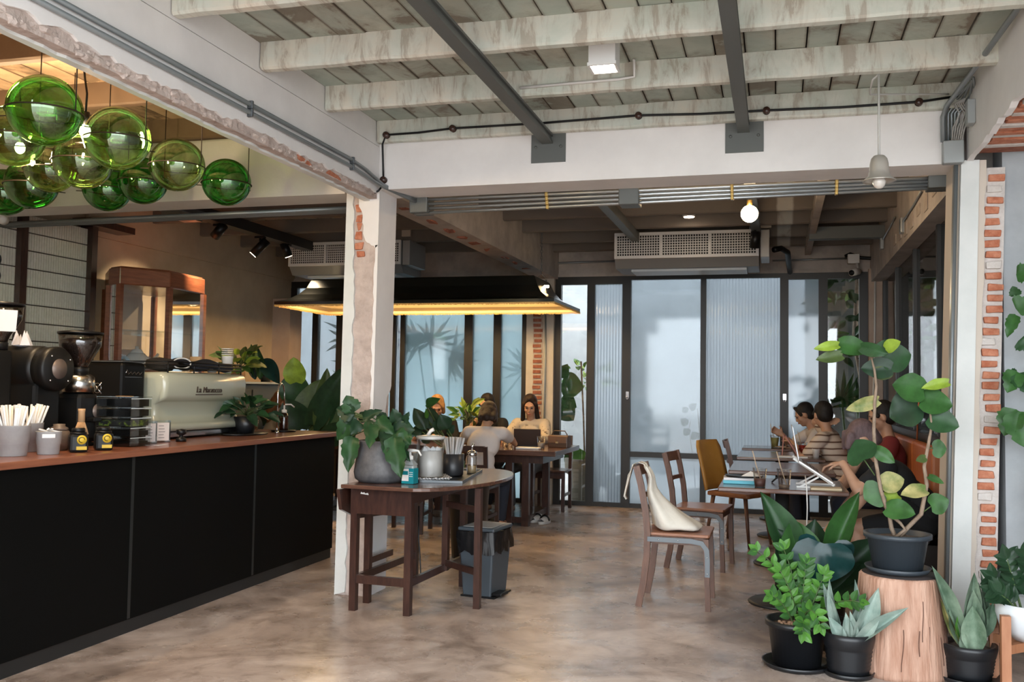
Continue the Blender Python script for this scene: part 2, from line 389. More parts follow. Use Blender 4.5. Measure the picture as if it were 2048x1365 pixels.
# ---- steel beams with end plates
for k, xc in enumerate((-1.378, -0.19)):
    mb = MB().box(xc-0.034, xc+0.034, 1.0, YB-0.008, 2.884, 2.9); mb.box(xc-0.034, xc+0.034, 1.0, YB-0.008, 2.93, 2.944); mb.box(xc-0.030, xc+0.022, 1.0, YB-0.008, 2.9, 2.93)
    b = structure('beam', mb, M_STEEL, 'grey steel beam running towards the %s bolt plate' % ('left' if k == 0 else 'right'))
    pl = MB().box(xc-0.105, xc+0.115, YB-0.008, YB-0.001, 2.767, 2.976).obj('end_plate', M_STEEL, b)
    for dx in (-0.075, 0.085):
        MB().lathe([(0.0, 0), (0.009, 0), (0.009, 0.008), (0, 0.008)], 6, mtx=Matrix.Translation((xc+dx, YB-0.008, 2.865)) @ Matrix.Rotation(PI/2, 4, 'X')).obj('bolt', M_STEEL, pl)
    structure('beam', MB().box(xc-0.04, xc+0.04, YB2, 9.45, 2.86, 2.944), M_STEEL, 'grey steel beam in the rear bay ceiling')

# ---- white cross beam, both bays
structure('beam', MB().box(-2.52, 1.0, YB, YB2, 2.645, 3.1), M_WHITE, 'white plastered cross beam over the rear room')
structure('beam', MB().box(-6.05, -2.76, YB, YB2, 2.63, 3.1), mat('cream plaster', (0.70, 0.68, 0.64), 0.8, col2=(0.78, 0.76, 0.72), scale=2, bump=0.15), 'cream cross beam above the coffee bar')
# ---- long beam between the bays: raw core, plaster skins with broken lower edge
XB = -2.514
lb = structure('beam', MB().box(-2.615, XB-0.014, 1.0, YB, 2.585, 3.1), M_RAW, 'long white beam with broken plaster edge over the counter')
def rough_line(y0, y1, z, n, amp, seed):
    rnd = random.Random(seed); out = []; v = 0
    for i in range(n+1):
        v = 0.55*v+rnd.uniform(-amp, amp); out.append((y0+(y1-y0)*i/n, z+v+0.018*mnoise.noise(V((i*0.21, seed, 0)))))
    return out
low = rough_line(1.0, YB, 2.628, 150, 0.011, 3)
MB().poly([(1.0, 2.925)] + low + [(YB, 2.925)], (XB-0.014, XB), 'x').obj('plaster_skin', M_WHITE, lb)
MB().poly([(1.0, 3.1), (1.0, 2.93), (YB, 2.93), (YB, 3.1)], (XB-0.014, XB-0.003), 'x').obj('upper_plaster', M_WHITE, lb)
# soffit plaster strip with its own ragged edge
se = [(-2.578+0.014*mnoise.noise(V((i*0.3, 5, 1)))+random.uniform(-0.006, 0.006), 1.0+4.66*i/120) for i in range(121)]
MB().poly([(-2.617, YB), (-2.617, 1.0)] + se, (2.573, 2.585), 'z').obj('soffit_plaster', M_WHITE2, lb)
# lumps of broken render along the edge
rnd = random.Random(11)
lm = MB()
for i in range(150):
    y = 2.2+3.45*rnd.random(); r = rnd.uniform(0.010, 0.026)
    c = (XB-0.016+rnd.uniform(-0.004, 0.004), y, 2.603+rnd.uniform(-0.012, 0.02))
    b0 = len(lm.v); lm.ball(c, (r*0.5, r*1.5, r*0.7), 6, 4)
    for q in range(b0, len(lm.v)):
        p = lm.v[q]; lm.v[q] = (p[0]+rnd.uniform(-.003, .003), p[1]+rnd.uniform(-.006, .006), p[2]+rnd.uniform(-.004, .004))
lm.sm = [False]*len(lm.sm)
tag(lm.obj('broken_render', M_RAW, lb), kind='stuff')
for i, y in enumerate((4.56, 4.93)):
    MB().add([(XB-0.013, y, 2.592), (XB-0.013, y+0.2, 2.588), (XB-0.013, y+0.17, 2.612), (XB-0.013, y+0.03, 2.622), (XB-0.004, y+0.02, 2.596), (XB-0.004, y+0.18, 2.594), (XB-0.004, y+0.15, 2.606), (XB-0.004, y+0.05, 2.614)], [(4, 5, 6, 7), (0, 1, 5, 4), (1, 2, 6, 5), (2, 3, 7, 6), (3, 0, 4, 7)]).obj('brick', M_BRICK, lb)
# the same beam continued over the rear room
lb2 = structure('beam', MB().box(-2.74, -2.50, YB2, YG, 2.655, 3.1), M_CONC, 'bare concrete beam running back from the pillar')
for i in range(9):
    y = 6.3+i*0.42+random.uniform(-.1, .1)
    rough(MB().box(-2.66+random.uniform(0, .05), -2.58, y, y+random.uniform(0.07, 0.16), 2.65, 2.657), 0.016, i).obj('brick', M_BRICKD, lb2)

# ---- left pillar: raw core, leaning slightly, plaster skins, a few bare bricks
def lean(mb, k=0.0085):
    mb.v = [(x+k*(z-2.6), y, z) for x, y, z in mb.v]; return mb
pil = structure('pillar', lean(MB().box(-2.742, -2.526, YB+0.014, YB2, 0.0, 2.65)), M_RAW, 'broken plaster pillar behind the round table')
# cool white strip on the outer left of the front face
L = [(-2.745, 0.0), (-2.745, 2.64), (-2.70, 2.64)] + jag((-2.695, 2.60), (-2.672, 1.95), 14, 0.008, 1) + jag((-2.672, 1.9), (-2.672, 0.02), 40, 0.008, 2)
lean(MB().poly(L[::-1], (YB, YB+0.02), 'y')).obj('plaster_skin', M_WHITE2, pil)
# upper right part of the front plaster
L = [(-2.510, 2.65), (-2.510, 2.28)] + jag((-2.53, 2.26), (-2.60, 2.31), 5, 0.012, 3) + jag((-2.62, 2.36), (-2.655, 2.62), 10, 0.012, 4) + [(-2.65, 2.65)]
lean(MB().poly(L, (YB, YB+0.02), 'y')).obj('plaster_skin', M_WHITE, pil)
# thin rib of plaster kept at the front right corner
L = [(-2.510, 2.28), (-2.510, 0.0)] + jag((-2.535, 0.0), (-2.530, 2.28), 44, 0.006, 5)
lean(MB().poly(L, (YB, YB+0.02), 'y')).obj('plaster_skin', M_WHITE, pil)
# right face plaster, broken away low down at the back
L = [(YB+0.021, 0.0), (YB+0.021, 2.65), (YB2, 2.65)] + jag((YB2, 1.36), (YB2-0.07, 1.28), 4, 0.012, 6) + jag((YB2-0.085, 1.2), (YB2-0.06, 0.75), 10, 0.012, 7) + [(YB2, 0.6), (YB2, 0)]
lean(MB().poly(L, (-2.526, -2.510), 'x')).obj('plaster_skin', M_WHITE, pil)
lean(MB().box(-2.745, -2.742, YB+0.01, YB2, 0, 2.65)).obj('plaster_skin', M_WHITE2, pil)
for i, (x, z, w_) in enumerate(((-2.682, 2.505, .052), (-2.672, 2.435, .04), (-2.668, 2.385, .03), (-2.678, 2.325, .05), (-2.672, 2.255, .05), (-2.664, 2.20, .055))):
    lean(rough(MB().box(x, x+w_, YB+0.003, YB+0.05, z, z+0.046), 0.009, i)).obj('brick', M_BRICK, pil, bevel=0.006)

# ---- right pillar (leans the other way), brick strip, grey wall
def leanr(mb, k=0.028):
    mb.v = [(x+k*(z-2.6), y, z) for x, y, z in mb.v]; return mb
rp = structure('pillar', leanr(MB().box(0.985, 1.078, YB, YB2, 0, 2.66)), M_WHITE2, 'slim white pillar beside the exposed brick strip')
L = [(1.076, 2.66), (1.076, 0)] + jag((1.10, 0), (1.115, 2.66), 40, 0.006, 9)
leanr(MB().poly(L, (YB+0.012, YB+0.05), 'y')).obj('plaster_skin', mat('cream paint', (0.60, 0.52, 0.44), 0.8), rp)
leanr(MB().box(0.955, 0.987, YB+0.04, YB2, 0, 2.66)).obj('side_plaster', mat('cream paint', (0.60, 0.52, 0.44)), rp)
wb = structure('wall_right', leanr(MB().box(1.09, 1.215, YB+0.035, YB2, 0, 2.62)), M_MORTAR, 'grey wall with an exposed strip of orange brick')
rnd = random.Random(5)
for i in range(37):
    z = 0.36+i*0.0605; sh = 0.012*math.sin(i*0.55)+rnd.uniform(-0.006, 0.006)
    m_ = MB().box(1.122+sh, 1.198+sh+rnd.uniform(-.004, .006), YB+rnd.uniform(0.012, 0.024), YB+0.09, z, z+0.038+rnd.uniform(-.004, .004))
    leanr(rough(m_, 0.0045, i)).obj('brick', M_BRICK if i % 7 else M_MORTAR, wb, bevel=0.005)
MB().box(1.205, 2.7, YB+0.06, YB2, 0, 3.1).obj('plaster', M_BLUEGREY, wb)
# ---- right beam towards the camera with broken brick soffit
rb = structure('beam', MB().box(1.045, 1.33, 1.0, YB+0.02, 2.70, 3.1), M_BRICKD, 'white beam with bare brick underside at upper right')
lo2 = rough_line(1.0, YB, 2.665, 90, 0.010, 8)
MB().poly(([(1.0, 3.1)] + lo2 + [(YB, 3.1)]), (1.015, 1.047), 'x').obj('plaster_skin', M_WHITE, rb)
for i in range(46):
    y = 2.4+i*0.068
    MB().box(1.06+random.uniform(0, .02), 1.30, y, y+0.05, 2.684+random.uniform(-.004, .004), 2.702).obj('brick', M_BRICK if i % 3 else M_MORTAR, rb, bevel=0.004)
# beam over the rear right windows
rb2 = structure('beam', MB().box(0.98, 1.22, YB2, YG, 2.56, 3.1), M_CONC, 'stained concrete beam above the side windows')
for i in range(8):
    y = 6.1+i*0.35
    MB().box(0.972, 0.985, y, y+0.16, 2.60+random.uniform(0, .06), 2.68+random.uniform(0, .04)).obj('patch', M_MORTARD, rb2, bevel=0.004)

# ---- walls
wl = structure('wall_left', MB().box(-6.25, -6.02, 1.0, 11.1, 0, 3.1), M_BEIGE, 'beige plaster wall behind the coffee bar')
MB().box(-6.02, -5.99, 7.1, YG, 2.69, 3.08).obj('upper_band', M_BEIGE, wl)
MB().box(-6.02, -5.78, 10.42, 10.72, 0, 2.42).obj('pilaster', mat('pinkish plaster', (0.42, 0.31, 0.24), 0.8, col2=(0.5, 0.38, 0.30), scale=3), wl)
structure('light_block_front', MB().box(-6.25, -2.76, 0.8, 1.0, 0, 3.1), M_BEIGE)  # unseen wall, added to keep the bar bay darker
# tiled part of the left wall: rows of slim stacked tiles
tw = structure('wall_tile', MB().box(-6.02, -5.93, 2.0, 7.05, 0.9, 2.72), mat('dark grout', (0.06, 0.045, 0.035), 0.9), 'wall panel of slim cream finger tiles')
M_TILE = mat('cream tile', (0.66, 0.62, 0.54), 0.25, col2=(0.74, 0.70, 0.62), scale=30)
row = MB(); y = 0.0
while y < 5.0:
    row.box(0, 0.016, y, y+0.0235, 0, 0.138); y += 0.028
rme = row.mesh('tile_row', M_TILE)
for i in range(12):
    tag(inst('tile_row', rme, tw, (-5.93, 2.02, 0.95+i*0.148)), kind='stuff')
for y in (6.23, 7.04):
    MB().box(-5.99, -5.86, y-0.035, y+0.035, 0.9, 2.75).obj('post', M_DWOOD, tw)
MB().box(-5.99, -5.80, 6.9, 7.5, 2.74, 2.80).obj('top_rail', M_DWOOD, tw)
# two ring marks of the wall lettering
for z in (2.31, 2.18):
    MB().tube([(-5.905, 5.98+0.055*math.cos(a*PI/10), z+0.05*math.sin(a*PI/10)) for a in range(20)], 0.008, 6, closed=True).obj('wall_letter', M_BLACK, tw)

# ---- rear wall above the glazing and rear piers
wbk = structure('wall_back', MB().box(-6.2, 1.25, YG, YG+0.2, 2.68, 3.12), M_CONC, 'concrete lintel above the rear glazing')
MB().box(-6.05, 1.1, YG-0.03, YG, 2.68, 2.72).obj('ledge', M_CONC, wbk)
pc = structure('pillar', MB().box(-2.862, -2.53, YG-0.10, YG+0.16, 0, 2.70), mat('pale plaster pier', (0.46, 0.43, 0.37), 0.85, col2=(0.54, 0.5, 0.44), scale=4), 'rear pier with a strip of bare brick')
MB().box(-2.775, -2.655, YG-0.104, YG-0.09, 0.6, 2.45).obj('mortar_strip', M_MORTARD, pc)
rnd = random.Random(9)
for i in range(30):
    z = 0.62+i*0.061; s_ = rnd.uniform(-.01, .01)
    MB().box(-2.768+s_, -2.672+s_+rnd.uniform(-.008, .01), YG-0.116, YG-0.10, z, z+0.036).obj('brick', M_BRICKD, pc)
pr_ = structure('pillar', MB().box(0.955, 1.16, YG-0.12, YG+0.16, 0, 2.70), mat('tan plaster pier', (0.40, 0.31, 0.25), 0.85, col2=(0.48, 0.38, 0.31), scale=4), 'tan plaster pier at the right end of the glazing')

# ---- side windows of the rear room and the dim space beyond
ws = structure('wall_side', MB().box(1.09, 1.16, YB2, YG, 0, 1.02), mat('dark panel wall', (0.03, 0.024, 0.02), 0.5), 'dark low wall behind the bench')
win = structure('window_3', MB().box(1.06, 1.18, YB2, YG, 1.02, 1.06), M_FRAME, 'dark framed side window behind the bench')
for y in (6.0, 7.2, 8.4, 9.6, 10.72):
    MB().box(1.09, 1.15, y-0.03, y+0.03, 1.06, 2.56).obj('mullion', M_FRAME, win)
for a, b in ((6.03, 7.17), (7.23, 8.37), (8.43, 9.57), (9.63, 10.69)):
    MB().box(1.115, 1.121, a, b, 1.06, 2.56).obj('pane', M_DARKGL, win)
structure('dark_enclosure', MB().box(2.62, 2.75, YB2, 11.2, 0, 3.12).box(1.16, 2.7, 11.1, 11.2, 0, 3.12), mat('dark enclosure timber', (0.045, 0.035, 0.028), 0.7, col2=(0.08, 0.062, 0.05), scale=3, stretch=(1, 8, 1)))  # dark enclosure added so no bright sky shows through the side windows

# ---- glazing of the rear wall
def glazed(name, label, z0, z1, xs, panes, mids=(), hinge=None):
    """xs: frame members (x0,x1); panes: (x0,x1,material,z0,z1)"""
    mb = MB()
    g = structure(name, mb.box(xs[0][0], xs[-1][1], YG-0.03, YG+0.04, z1-0.002, 2.68), M_FRAME, label)
    MB().box(xs[0][0], xs[-1][1], YG-0.03, YG+0.04, 0.0, z0).obj('bottom_rail', M_FRAME, g)
    for a, b in xs: MB().box(a, b, YG-0.035, YG+0.045, 0.0, z1).obj('stile', M_FRAME, g)
    for a, b, z in mids: MB().box(a, b, YG-0.03, YG+0.04, z, z+0.06).obj('mid_rail', M_FRAME, g)
    for a, b, m, p0, p1 in panes: MB().box(a, b, YG-0.003, YG+0.003, p0, p1).obj('pane', m, g)
    return g
glazed('window_1', 'tall glazing with narrow panes behind the long table', 0.05, 2.60,
       [(-6.02, -5.933), (-5.706, -5.629), (-5.37, -5.259), (-4.62, -4.56), (-4.498, -4.438), (-3.659, -3.553), (-3.29, -3.196), (-2.933, -2.862)],
       [(-5.933, -5.706, M_FROST2, .05, 2.6), (-5.629, -5.37, M_FROST2, .05, 2.6), (-5.259, -4.62, M_FROST, .05, 2.6), (-4.56, -4.498, M_REED, .05, 2.6),
        (-4.438, -3.659, M_FROST, .05, 2.6), (-3.553, -3.29, M_FROST, .05, 2.6), (-3.196, -2.933, M_FROST, .05, 2.6)])
glazed('window_2', 'narrow clear and reeded panes beside the rear pier', 0.05, 2.59, [(-2.53, -2.459), (-2.145, -2.055), (-1.729, -1.68)],
       [(-2.459, -2.145, M_CLEAR, .05, 2.59), (-2.055, -1.729, M_REED, .05, 2.59)])
dr = glazed('door_1', 'pair of glazed doors with clear and reeded panes', 0.05, 2.636, [(-1.68, -1.63), (-0.834, -0.772), (0.035, 0.08)],
       [(-1.63, -0.834, M_FROST2, .645, 2.636), (-1.63, -0.834, M_FROSTN, .05, .585), (-0.772, 0.035, M_REED, .645, 2.636), (-0.772, 0.035, M_FROSTN, .05, .585)],
       [(-1.63, -0.834, .585), (-0.772, 0.035, .585)])
for x in (-1.66, 0.085):
    lk = MB().box(x-0.017, x+0.017, YG-0.05, YG-0.035, 1.27, 1.335).obj('latch', M_CHROME, dr)
    MB().tube([(x+0.012*math.cos(a*PI/6), YG-0.055, 1.265+0.016*math.sin(a*PI/6)) for a in range(12)], 0.003, 5, closed=True).obj('lock_ring', M_CHROME, lk)
glazed('window_4', 'frosted and clear panes beside the right rear pier', 0.05, 2.612, [(0.08, 0.126), (0.444, 0.539), (0.866, 0.955)],
       [(0.126, 0.444, M_FROSTN, .05, 2.612), (0.539, 0.866, M_CLEAR, .05, 2.612)])
# the yard beyond
structure('wall_yard', MB().box(-9, 5, 15.2, 15.4, 0, 3.4), mat('yard wall', (0.27, 0.28, 0.285), 0.85, col2=(0.36, 0.37, 0.375), scale=2), 'grey yard wall beyond the glass')
structure('canopy', MB().box(-9, 5, 11.1, 13.3, 3.23, 3.3), mat('weathered canopy', (0.30, 0.29, 0.27), 0.8))  # roof over the covered yard, added and sized to dim its light
structure('light_block_right', MB().box(3.3, 3.45, 0.6, YB2, 0, 3.1), M_BLUEGREY)  # unseen wall, added to cut the strong daylight from the right
structure('light_block_top', MB().box(1.25, 3.45, 1.0, YB+0.1, 3.1, 3.22), M_CEIL)  # unseen lid, added with the right wall to hold back daylight
structure('wall_yard_side', MB().box(0.35, 5, 12.7, 12.8, 0, 3.2), mat('dark yard screen', (0.06, 0.065, 0.06), 0.8, col2=(0.11, 0.115, 0.105), scale=3), 'dark yard screen behind the right pane')
# ================================================================ PIPES, WIRES, LAMPS
def lamp_light(name, loc, power, col=(1.0, 0.78, 0.5), r=0.04, kind='POINT', parent=None, rot=None, spot=1.2, blend=0.5):
    d = bpy.data.lights.new(name, kind); d.energy = power; d.color = col
    if kind in ('POINT', 'SPOT'): d.shadow_soft_size = r
    if kind == 'SPOT': d.spot_size = spot; d.spot_blend = blend
    o = bpy.data.objects.new(name, d); COL.objects.link(o); o.location = loc
    if rot: o.rotation_euler = rot
    if parent is not None: o.parent = parent
    return o
def emis(name, col, s): return mat(name, col, 0.5, emit=s, ecol=col)

# two conduits along the long beam
for k, (z, lab) in enumerate(((2.735, 'upper grey conduit pipe along the long white beam'), (2.694, 'lower grey conduit pipe along the long white beam'))):
    t = thing('conduit', lab, 'pipe', (0, 0, 0), 0, 'conduits along the long beam')
    x = XB+0.014
    MB().tube([(x, 1.0, z), (x, 5.2, z+0.002), (x, 5.42, z-0.012), (x+0.03, 5.62, 2.668-0.012*k), (x+0.10, 5.86, 2.640-0.012*k), (x+0.13, 5.97, 2.632-0.012*k)], 0.0115, 8).obj('pipe', M_CONDUIT, t)
    for y in (2.2, 4.06, 5.22):
        MB().box(x-0.015, x+0.016, y-0.008, y+0.008, z-0.02, z+0.02).obj('clamp', M_MET, t, bevel=0.004)
# bundle of conduits behind the white beam
for k in range(4):
    t = thing('conduit', ['first', 'second', 'third', 'rearmost'][k] + ' of the bright conduits crossing under the white beam', 'pipe', (0, 0, 0), 0, 'conduits under the white beam')
    y = 5.975+k*0.012; zl = 2.634-k*0.029; zr = 2.636-k*0.017
    MB().tube([(-2.40, y, zl), (1.02, y, zr)], 0.0115, 8).obj('pipe', M_CONDUIT2, t)
    for x in (-1.46, -0.27, 0.35):
        zz_ = zl+(zr-zl)*(x+2.4)/3.42; MB().box(x-0.010, x+0.010, y-0.015, y+0.015, zz_-0.014, zz_+0.014).obj('clamp', M_BRASS, t, bevel=0.004)
for x, lab in ((-2.42, 'grey metal junction box by the top of the pillar'), (-0.98, 'grey metal junction box midway under the white beam'), (0.86, 'dark junction box at the right end of the conduits')):
    b = MB().box(x, x+0.13, 5.955, 6.10, 2.545 if x < 0 else 2.575, 2.652).obj('junction_box', M_STEEL, None, bevel=0.006); tag(b, lab, 'junction box')
for k in range(3):
    t = MB().tube([(-6.0, 5.99+k*0.05, 2.585), (-2.78, 5.99+k*0.05, 2.60)], 0.016, 8).obj('conduit', M_CONDUIT)
    tag(t, ['front', 'middle', 'rear'][k]+' grey conduit crossing above the coffee bar', 'pipe', 'conduits above the bar')
# black wire on ceramic knobs
kn = [(772, 270), (905, 257), (1277, 231), (1533, 221), (1838, 204)]
pts = [at(px, py, y=5.575) for px, py in kn]
wt = thing('old_wire', 'black cable strung on ceramic knobs above the white beam', 'cable')
path = [V((pts[0].x-0.01, 5.60, 2.67))+V((0, 0.03, 0)), V((pts[0].x-0.012, 5.62, 2.82))]
path = [V((-2.475, 5.64, 2.70)), V((-2.478, 5.635, 2.80)), V((-2.47, 5.60, 2.93))]
for i, p in enumerate(pts):
    path.append(p)
    if i < len(pts)-1: q = (p+pts[i+1])/2; path.append(q-V((0, 0, 0.006)))
path.append(V((0.96, 5.575, 3.0)))
MB().tube(path, 0.007, 6).obj('wire', M_BLACKP, wt)
MB().tube([(-2.60, 5.645, 2.615), (-2.56, 5.63, 2.607), (-2.50, 5.62, 2.63), (-2.488, 5.64, 2.66)], 0.007, 6).obj('wire_end', M_BLACKP, wt)
M_KNOB = mat('brown ceramic', (0.05, 0.022, 0.016), 0.25)
for p in pts + [V((-2.475, 5.635, 2.705))]:
    MB().lathe([(0, 0), (0.02, 0.002), (0.022, 0.012), (0.013, 0.02), (0.022, 0.028), (0.020, 0.04), (0, 0.042)], 12, mtx=Matrix.Translation((p.x, p.y+0.028, p.z)) @ Matrix.Rotation(PI/2, 4, 'X')).obj('knob', M_KNOB, wt)

# cube ceiling lamp
t = thing('ceiling_lamp', 'lit white cube downlight on the painted ceiling', 'lamp', (-0.812, 4.47, 0))
MB().box(-0.066, 0.066, -0.066, 0.066, 2.93, 3.085).obj('housing', M_WHITEP, t, bevel=0.003)
MB().lathe([(0, 2.924), (0.05, 2.924), (0.054, 2.931), (0, 2.931)], 20).obj('lens', emis('lamp lens', (1.0, 0.86, 0.66), 22), t)
MB().box(-0.07, 0.07, -0.07, -0.058, 2.918, 2.934).box(-0.07, 0.07, 0.058, 0.07, 2.918, 2.934).box(-0.07, -0.058, -0.058, 0.058, 2.918, 2.934).box(0.058, 0.07, -0.058, 0.058, 2.918, 2.934).obj('trim_ring', M_WHITEP, t)
lamp_light('downlight', (0, 0, 2.905), 7, (1.0, 0.82, 0.6), 0.04, 'SPOT', t, (0, 0, 0), 2.2, 0.7)
tag(MB().tube([(-1.34, 4.852, 2.985), (-0.80, 4.852, 2.992), (-0.72, 4.852, 3.0), (-0.715, 4.80, 3.075)], 0.008, 6).obj('conduit', M_WHITEP), 'thin white conduit beside the cube downlight', 'pipe')

# bell pendant, unlit
t = thing('pendant_lamp', 'small bell shaped metal pendant lamp hanging unlit at right', 'lamp', (0.487, 4.93, 0))
M_BELL = mat('brushed bell metal', (0.60, 0.56, 0.50), 0.32, 0.6)
MB().tube([(0.0, 0, 2.53), (0, 0, 2.945)], 0.006, 6).obj('cord', mat('pale flex', (0.5, 0.49, 0.46), 0.6), t)
MB().tube([(0, 0, 2.945), (-0.025, 0.03, 2.93), (-0.03, 0.12, 2.90), (-0.02, 0.2, 2.905)] + [(0.02+0.05*i, 0.22+0.05*i, 2.91+0.012*i) for i in range(9)], 0.005, 6).obj('flex_loop', mat('pale flex', (0.5, 0.49, 0.46), 0.6), t)
MB().lathe([(0.012, 2.538), (0.026, 2.534), (0.038, 2.520), (0.044, 2.495), (0.047, 2.46), (0.054, 2.432), (0.074, 2.414), (0.079, 2.408), (0.073, 2.408), (0.05, 2.43), (0.043, 2.46), (0.04, 2.5), (0.02, 2.528)], 28).obj('shade', M_BELL, t)
MB().ball((0, 0, 2.405), (0.031, 0.031, 0.036), 16, 10).obj('bulb', mat('pearl bulb', (0.62, 0.57, 0.52), 0.2), t)

# right corner: box, conduit, cable bundle
t = thing('junction_box', 'large pale grey junction box with pipes on the right pillar', 'junction box', (0, 0, 0))
MB().box(0.885, 0.992, 5.595, 5.66, 2.635, 2.762).obj('body', mat('grey box', (0.33, 0.35, 0.35), 0.45), t, bevel=0.008)
for k in range(5):
    x = 0.90+k*0.017
    MB().tube([(x, 5.63, 2.76), (x, 5.63, 2.92), (x+0.03+0.012*k, 5.61-0.012*k, 2.99), (0.99, 5.45-0.03*k, 3.02)], 0.0075, 6).obj('conduit', M_CONDUIT, t)
MB().tube([(0.888, 5.62, 2.76), (0.888, 5.62, 2.90), (0.90, 5.55, 2.945), (0.94, 5.2, 2.98), (0.985, 4.3, 3.0), (1.0, 3.0, 3.01)], 0.014, 8).obj('conduit', M_CONDUIT, t)
for k in range(6):
    rnd = random.Random(k)
    MB().tube([(0.93+0.01*k, 5.60, 2.76), (0.935+0.012*k, 5.585, 2.83), (0.95+0.012*k+rnd.uniform(0, .02), 5.57, 2.90), (0.93+0.01*k, 5.55, 2.95), (0.985, 5.52, 2.97)], 0.004, 5).obj('cable', mat('grey cable', (0.36, 0.35, 0.33), 0.5), t)
tag(MB().box(0.975, 1.014, 5.40, 5.48, 2.80, 2.93).obj('switch_box', mat('grey box', (0.4, 0.41, 0.41)), None, bevel=0.004), 'small pale terminal box among the cables at upper right', 'switch box')
for k in range(2):
    p = leanr(MB().tube([(0.962-0.0*k, 5.675+0.035*k, 0.02), (0.962, 5.675+0.035*k, 2.64)], 0.011, 8)).obj('conduit', M_CONDUIT2 if k else M_CONDUIT)
    tag(p, ['front', 'rear'][k]+' thin pipe running down the slim right pillar', 'pipe', 'pipes on the right pillar')
# boxes and cables on the rear right beam
for k, (px, py, y) in enumerate(((1805, 452, 8.2), (1764, 487, 9.3))):
    p = at(px, py, x=0.965)
    b = MB().box(-0.02, 0.012, -0.055, 0.055, -0.06, 0.06).obj('switch_box', M_CONDUIT2, None, p, bevel=0.004)
    tag(b, ['nearer galvanised socket box on the stained side beam', 'farther galvanised socket box on the stained side beam'][k], 'switch box')
    tag(MB().tube([p+V((0, -0.055, 0.03)), p+V((0.005, -0.6, 0.05)), p+V((0.0, -1.0, 0.07))], 0.008, 6).obj('conduit', M_CONDUIT), ['conduit entering the nearer socket box on the side beam', 'conduit entering the farther socket box on the side beam'][k], 'pipe')
# security camera at the rear right
t = thing('security_camera', 'white bullet security camera above the right rear window', 'camera', (0.80, 10.74, 2.70))
MB().box(-0.06, 0.06, 0.0, 0.11, 0.06, 0.16).obj('mount_box', M_WHITEP, t, bevel=0.004)
MB().tube([(0.03, 0.0, 0.06), (0.04, -0.02, 0.0), (0.02, -0.05, -0.03)], 0.012, 8).obj('arm', M_WHITEP, t)
MB().tube([(0.045, 0.0, -0.03), (-0.03, -0.13, -0.06)], 0.038, 14).obj('body', M_WHITEP, t)
MB().tube([(-0.03, -0.13, -0.06), (-0.034, -0.137, -0.0615)], 0.03, 14).obj('lens', M_BLACKP, t)
tag(MB().tube([at(1690, 513, y=10.8), at(1700, 508, y=10.8), at(1722, 516, y=10.8), at(1740, 517, y=10.8), at(1756, 512, y=10.78), at(1768, 495, y=10.6)], 0.018, 8).obj('cable', M_BLACKP), 'thick black cable looping above the security camera', 'cable')
tag(MB().tube([at(1100, 530, y=10.85), at(1108, 527, y=10.85), at(1135, 526, y=10.85), at(1230, 523, y=10.85)], 0.012, 6).obj('conduit', M_CONDUIT), 'thin conduit on the lintel left of the air conditioner', 'pipe')
tag(MB().tube([at(1545, 522, y=10.85), at(1700, 517, y=10.85)], 0.010, 6).obj('conduit', M_CONDUIT), 'thin conduit on the lintel right of the air conditioner', 'pipe')
tag(MB().tube([at(1750, 560, y=10.76), at(1749, 700, y=10.76), (0.965, 10.765, 0.3)], 0.010, 6).obj('conduit', M_WHITEP), 'thin white conduit down the rear right pier', 'pipe')
tag(MB().tube([at(1092, 560, y=10.78), at(1090, 760, y=10.78), (-2.635, 10.785, 0.02)], 0.012, 6).obj('conduit', M_CONDUIT), 'thin conduit down the rear brick pier', 'pipe')
structure('trim_1', MB().box(0.30, 0.98, 9.42, 9.55, 2.83, 2.945), M_STEEL)
structure('trim_2', MB().box(0.30, 0.36, YB2, YG, 2.88, 3.0), M_CONC)

# air conditioners
def aircon(x0, x1, label, legs):
    t = thing('air_conditioner', label, 'air conditioner', ((x0+x1)/2, 9.5, 2.69), 0, 'ceiling air conditioners')
    w = (x1-x0)/2; M_AC = mat('white metal casing', (0.70, 0.68, 0.66), 0.45)
    MB().poly([(0.03, 0.0), (0.03, 0.265), (0.62, 0.265), (0.62, -0.09), (0.10, -0.09)], (-w, w), 'x').obj('casing', mat('grey casing', (0.20, 0.20, 0.20), 0.5), t)
    g = MB()
    g.box(-w, w, 0, 0.03, 0.235, 0.265).box(-w, w, 0, 0.03, 0.0, 0.03).box(-w, -w+0.025, 0, 0.03, 0.03, 0.235).box(w-0.025, w, 0, 0.03, 0.03, 0.235)
    for q in (-w/3, w/3): g.box(q-0.012, q+0.012, 0, 0.03, 0.03, 0.235)
    g.obj('grille_frame', M_AC, t)
    n = 54
    bars = MB()
    for i in range(n+1):
        x = -w+0.025+(2*w-0.05)*i/n; bars.box(x-0.004, x+0.004, 0.006, 0.014, 0.03, 0.235)
    for i in range(1, 8): z = 0.03+0.205*i/8; bars.box(-w+0.025, w-0.025, 0.012, 0.02, z-0.004, z+0.004)
    tag(bars.obj('grille', M_AC, t), kind='stuff')
    MB().box(-w+0.02, w-0.02, 0.028, 0.034, 0.03, 0.235).obj('dark_interior', M_BLACKP, t)
    MB().box(w+0.015, w+0.10, 0.02, 0.5, -0.01, 0.26).obj('end_cover', mat('end cover', (0.34, 0.33, 0.32), 0.4, 0.2), t, bevel=0.004)
    MB().box(-w+0.15, w-0.12, 0.18, 0.55, -0.112, -0.09).obj('air_intake', mat('pale panel', (0.5, 0.55, 0.58), 0.4), t)
    for q in (-w+0.1, w-0.1): MB().tube([(q, 0.3, 0.265), (q, 0.3, 0.30 if not legs else 0.39)], 0.006, 6).obj('hanger_rod', M_MET, t)
    return t
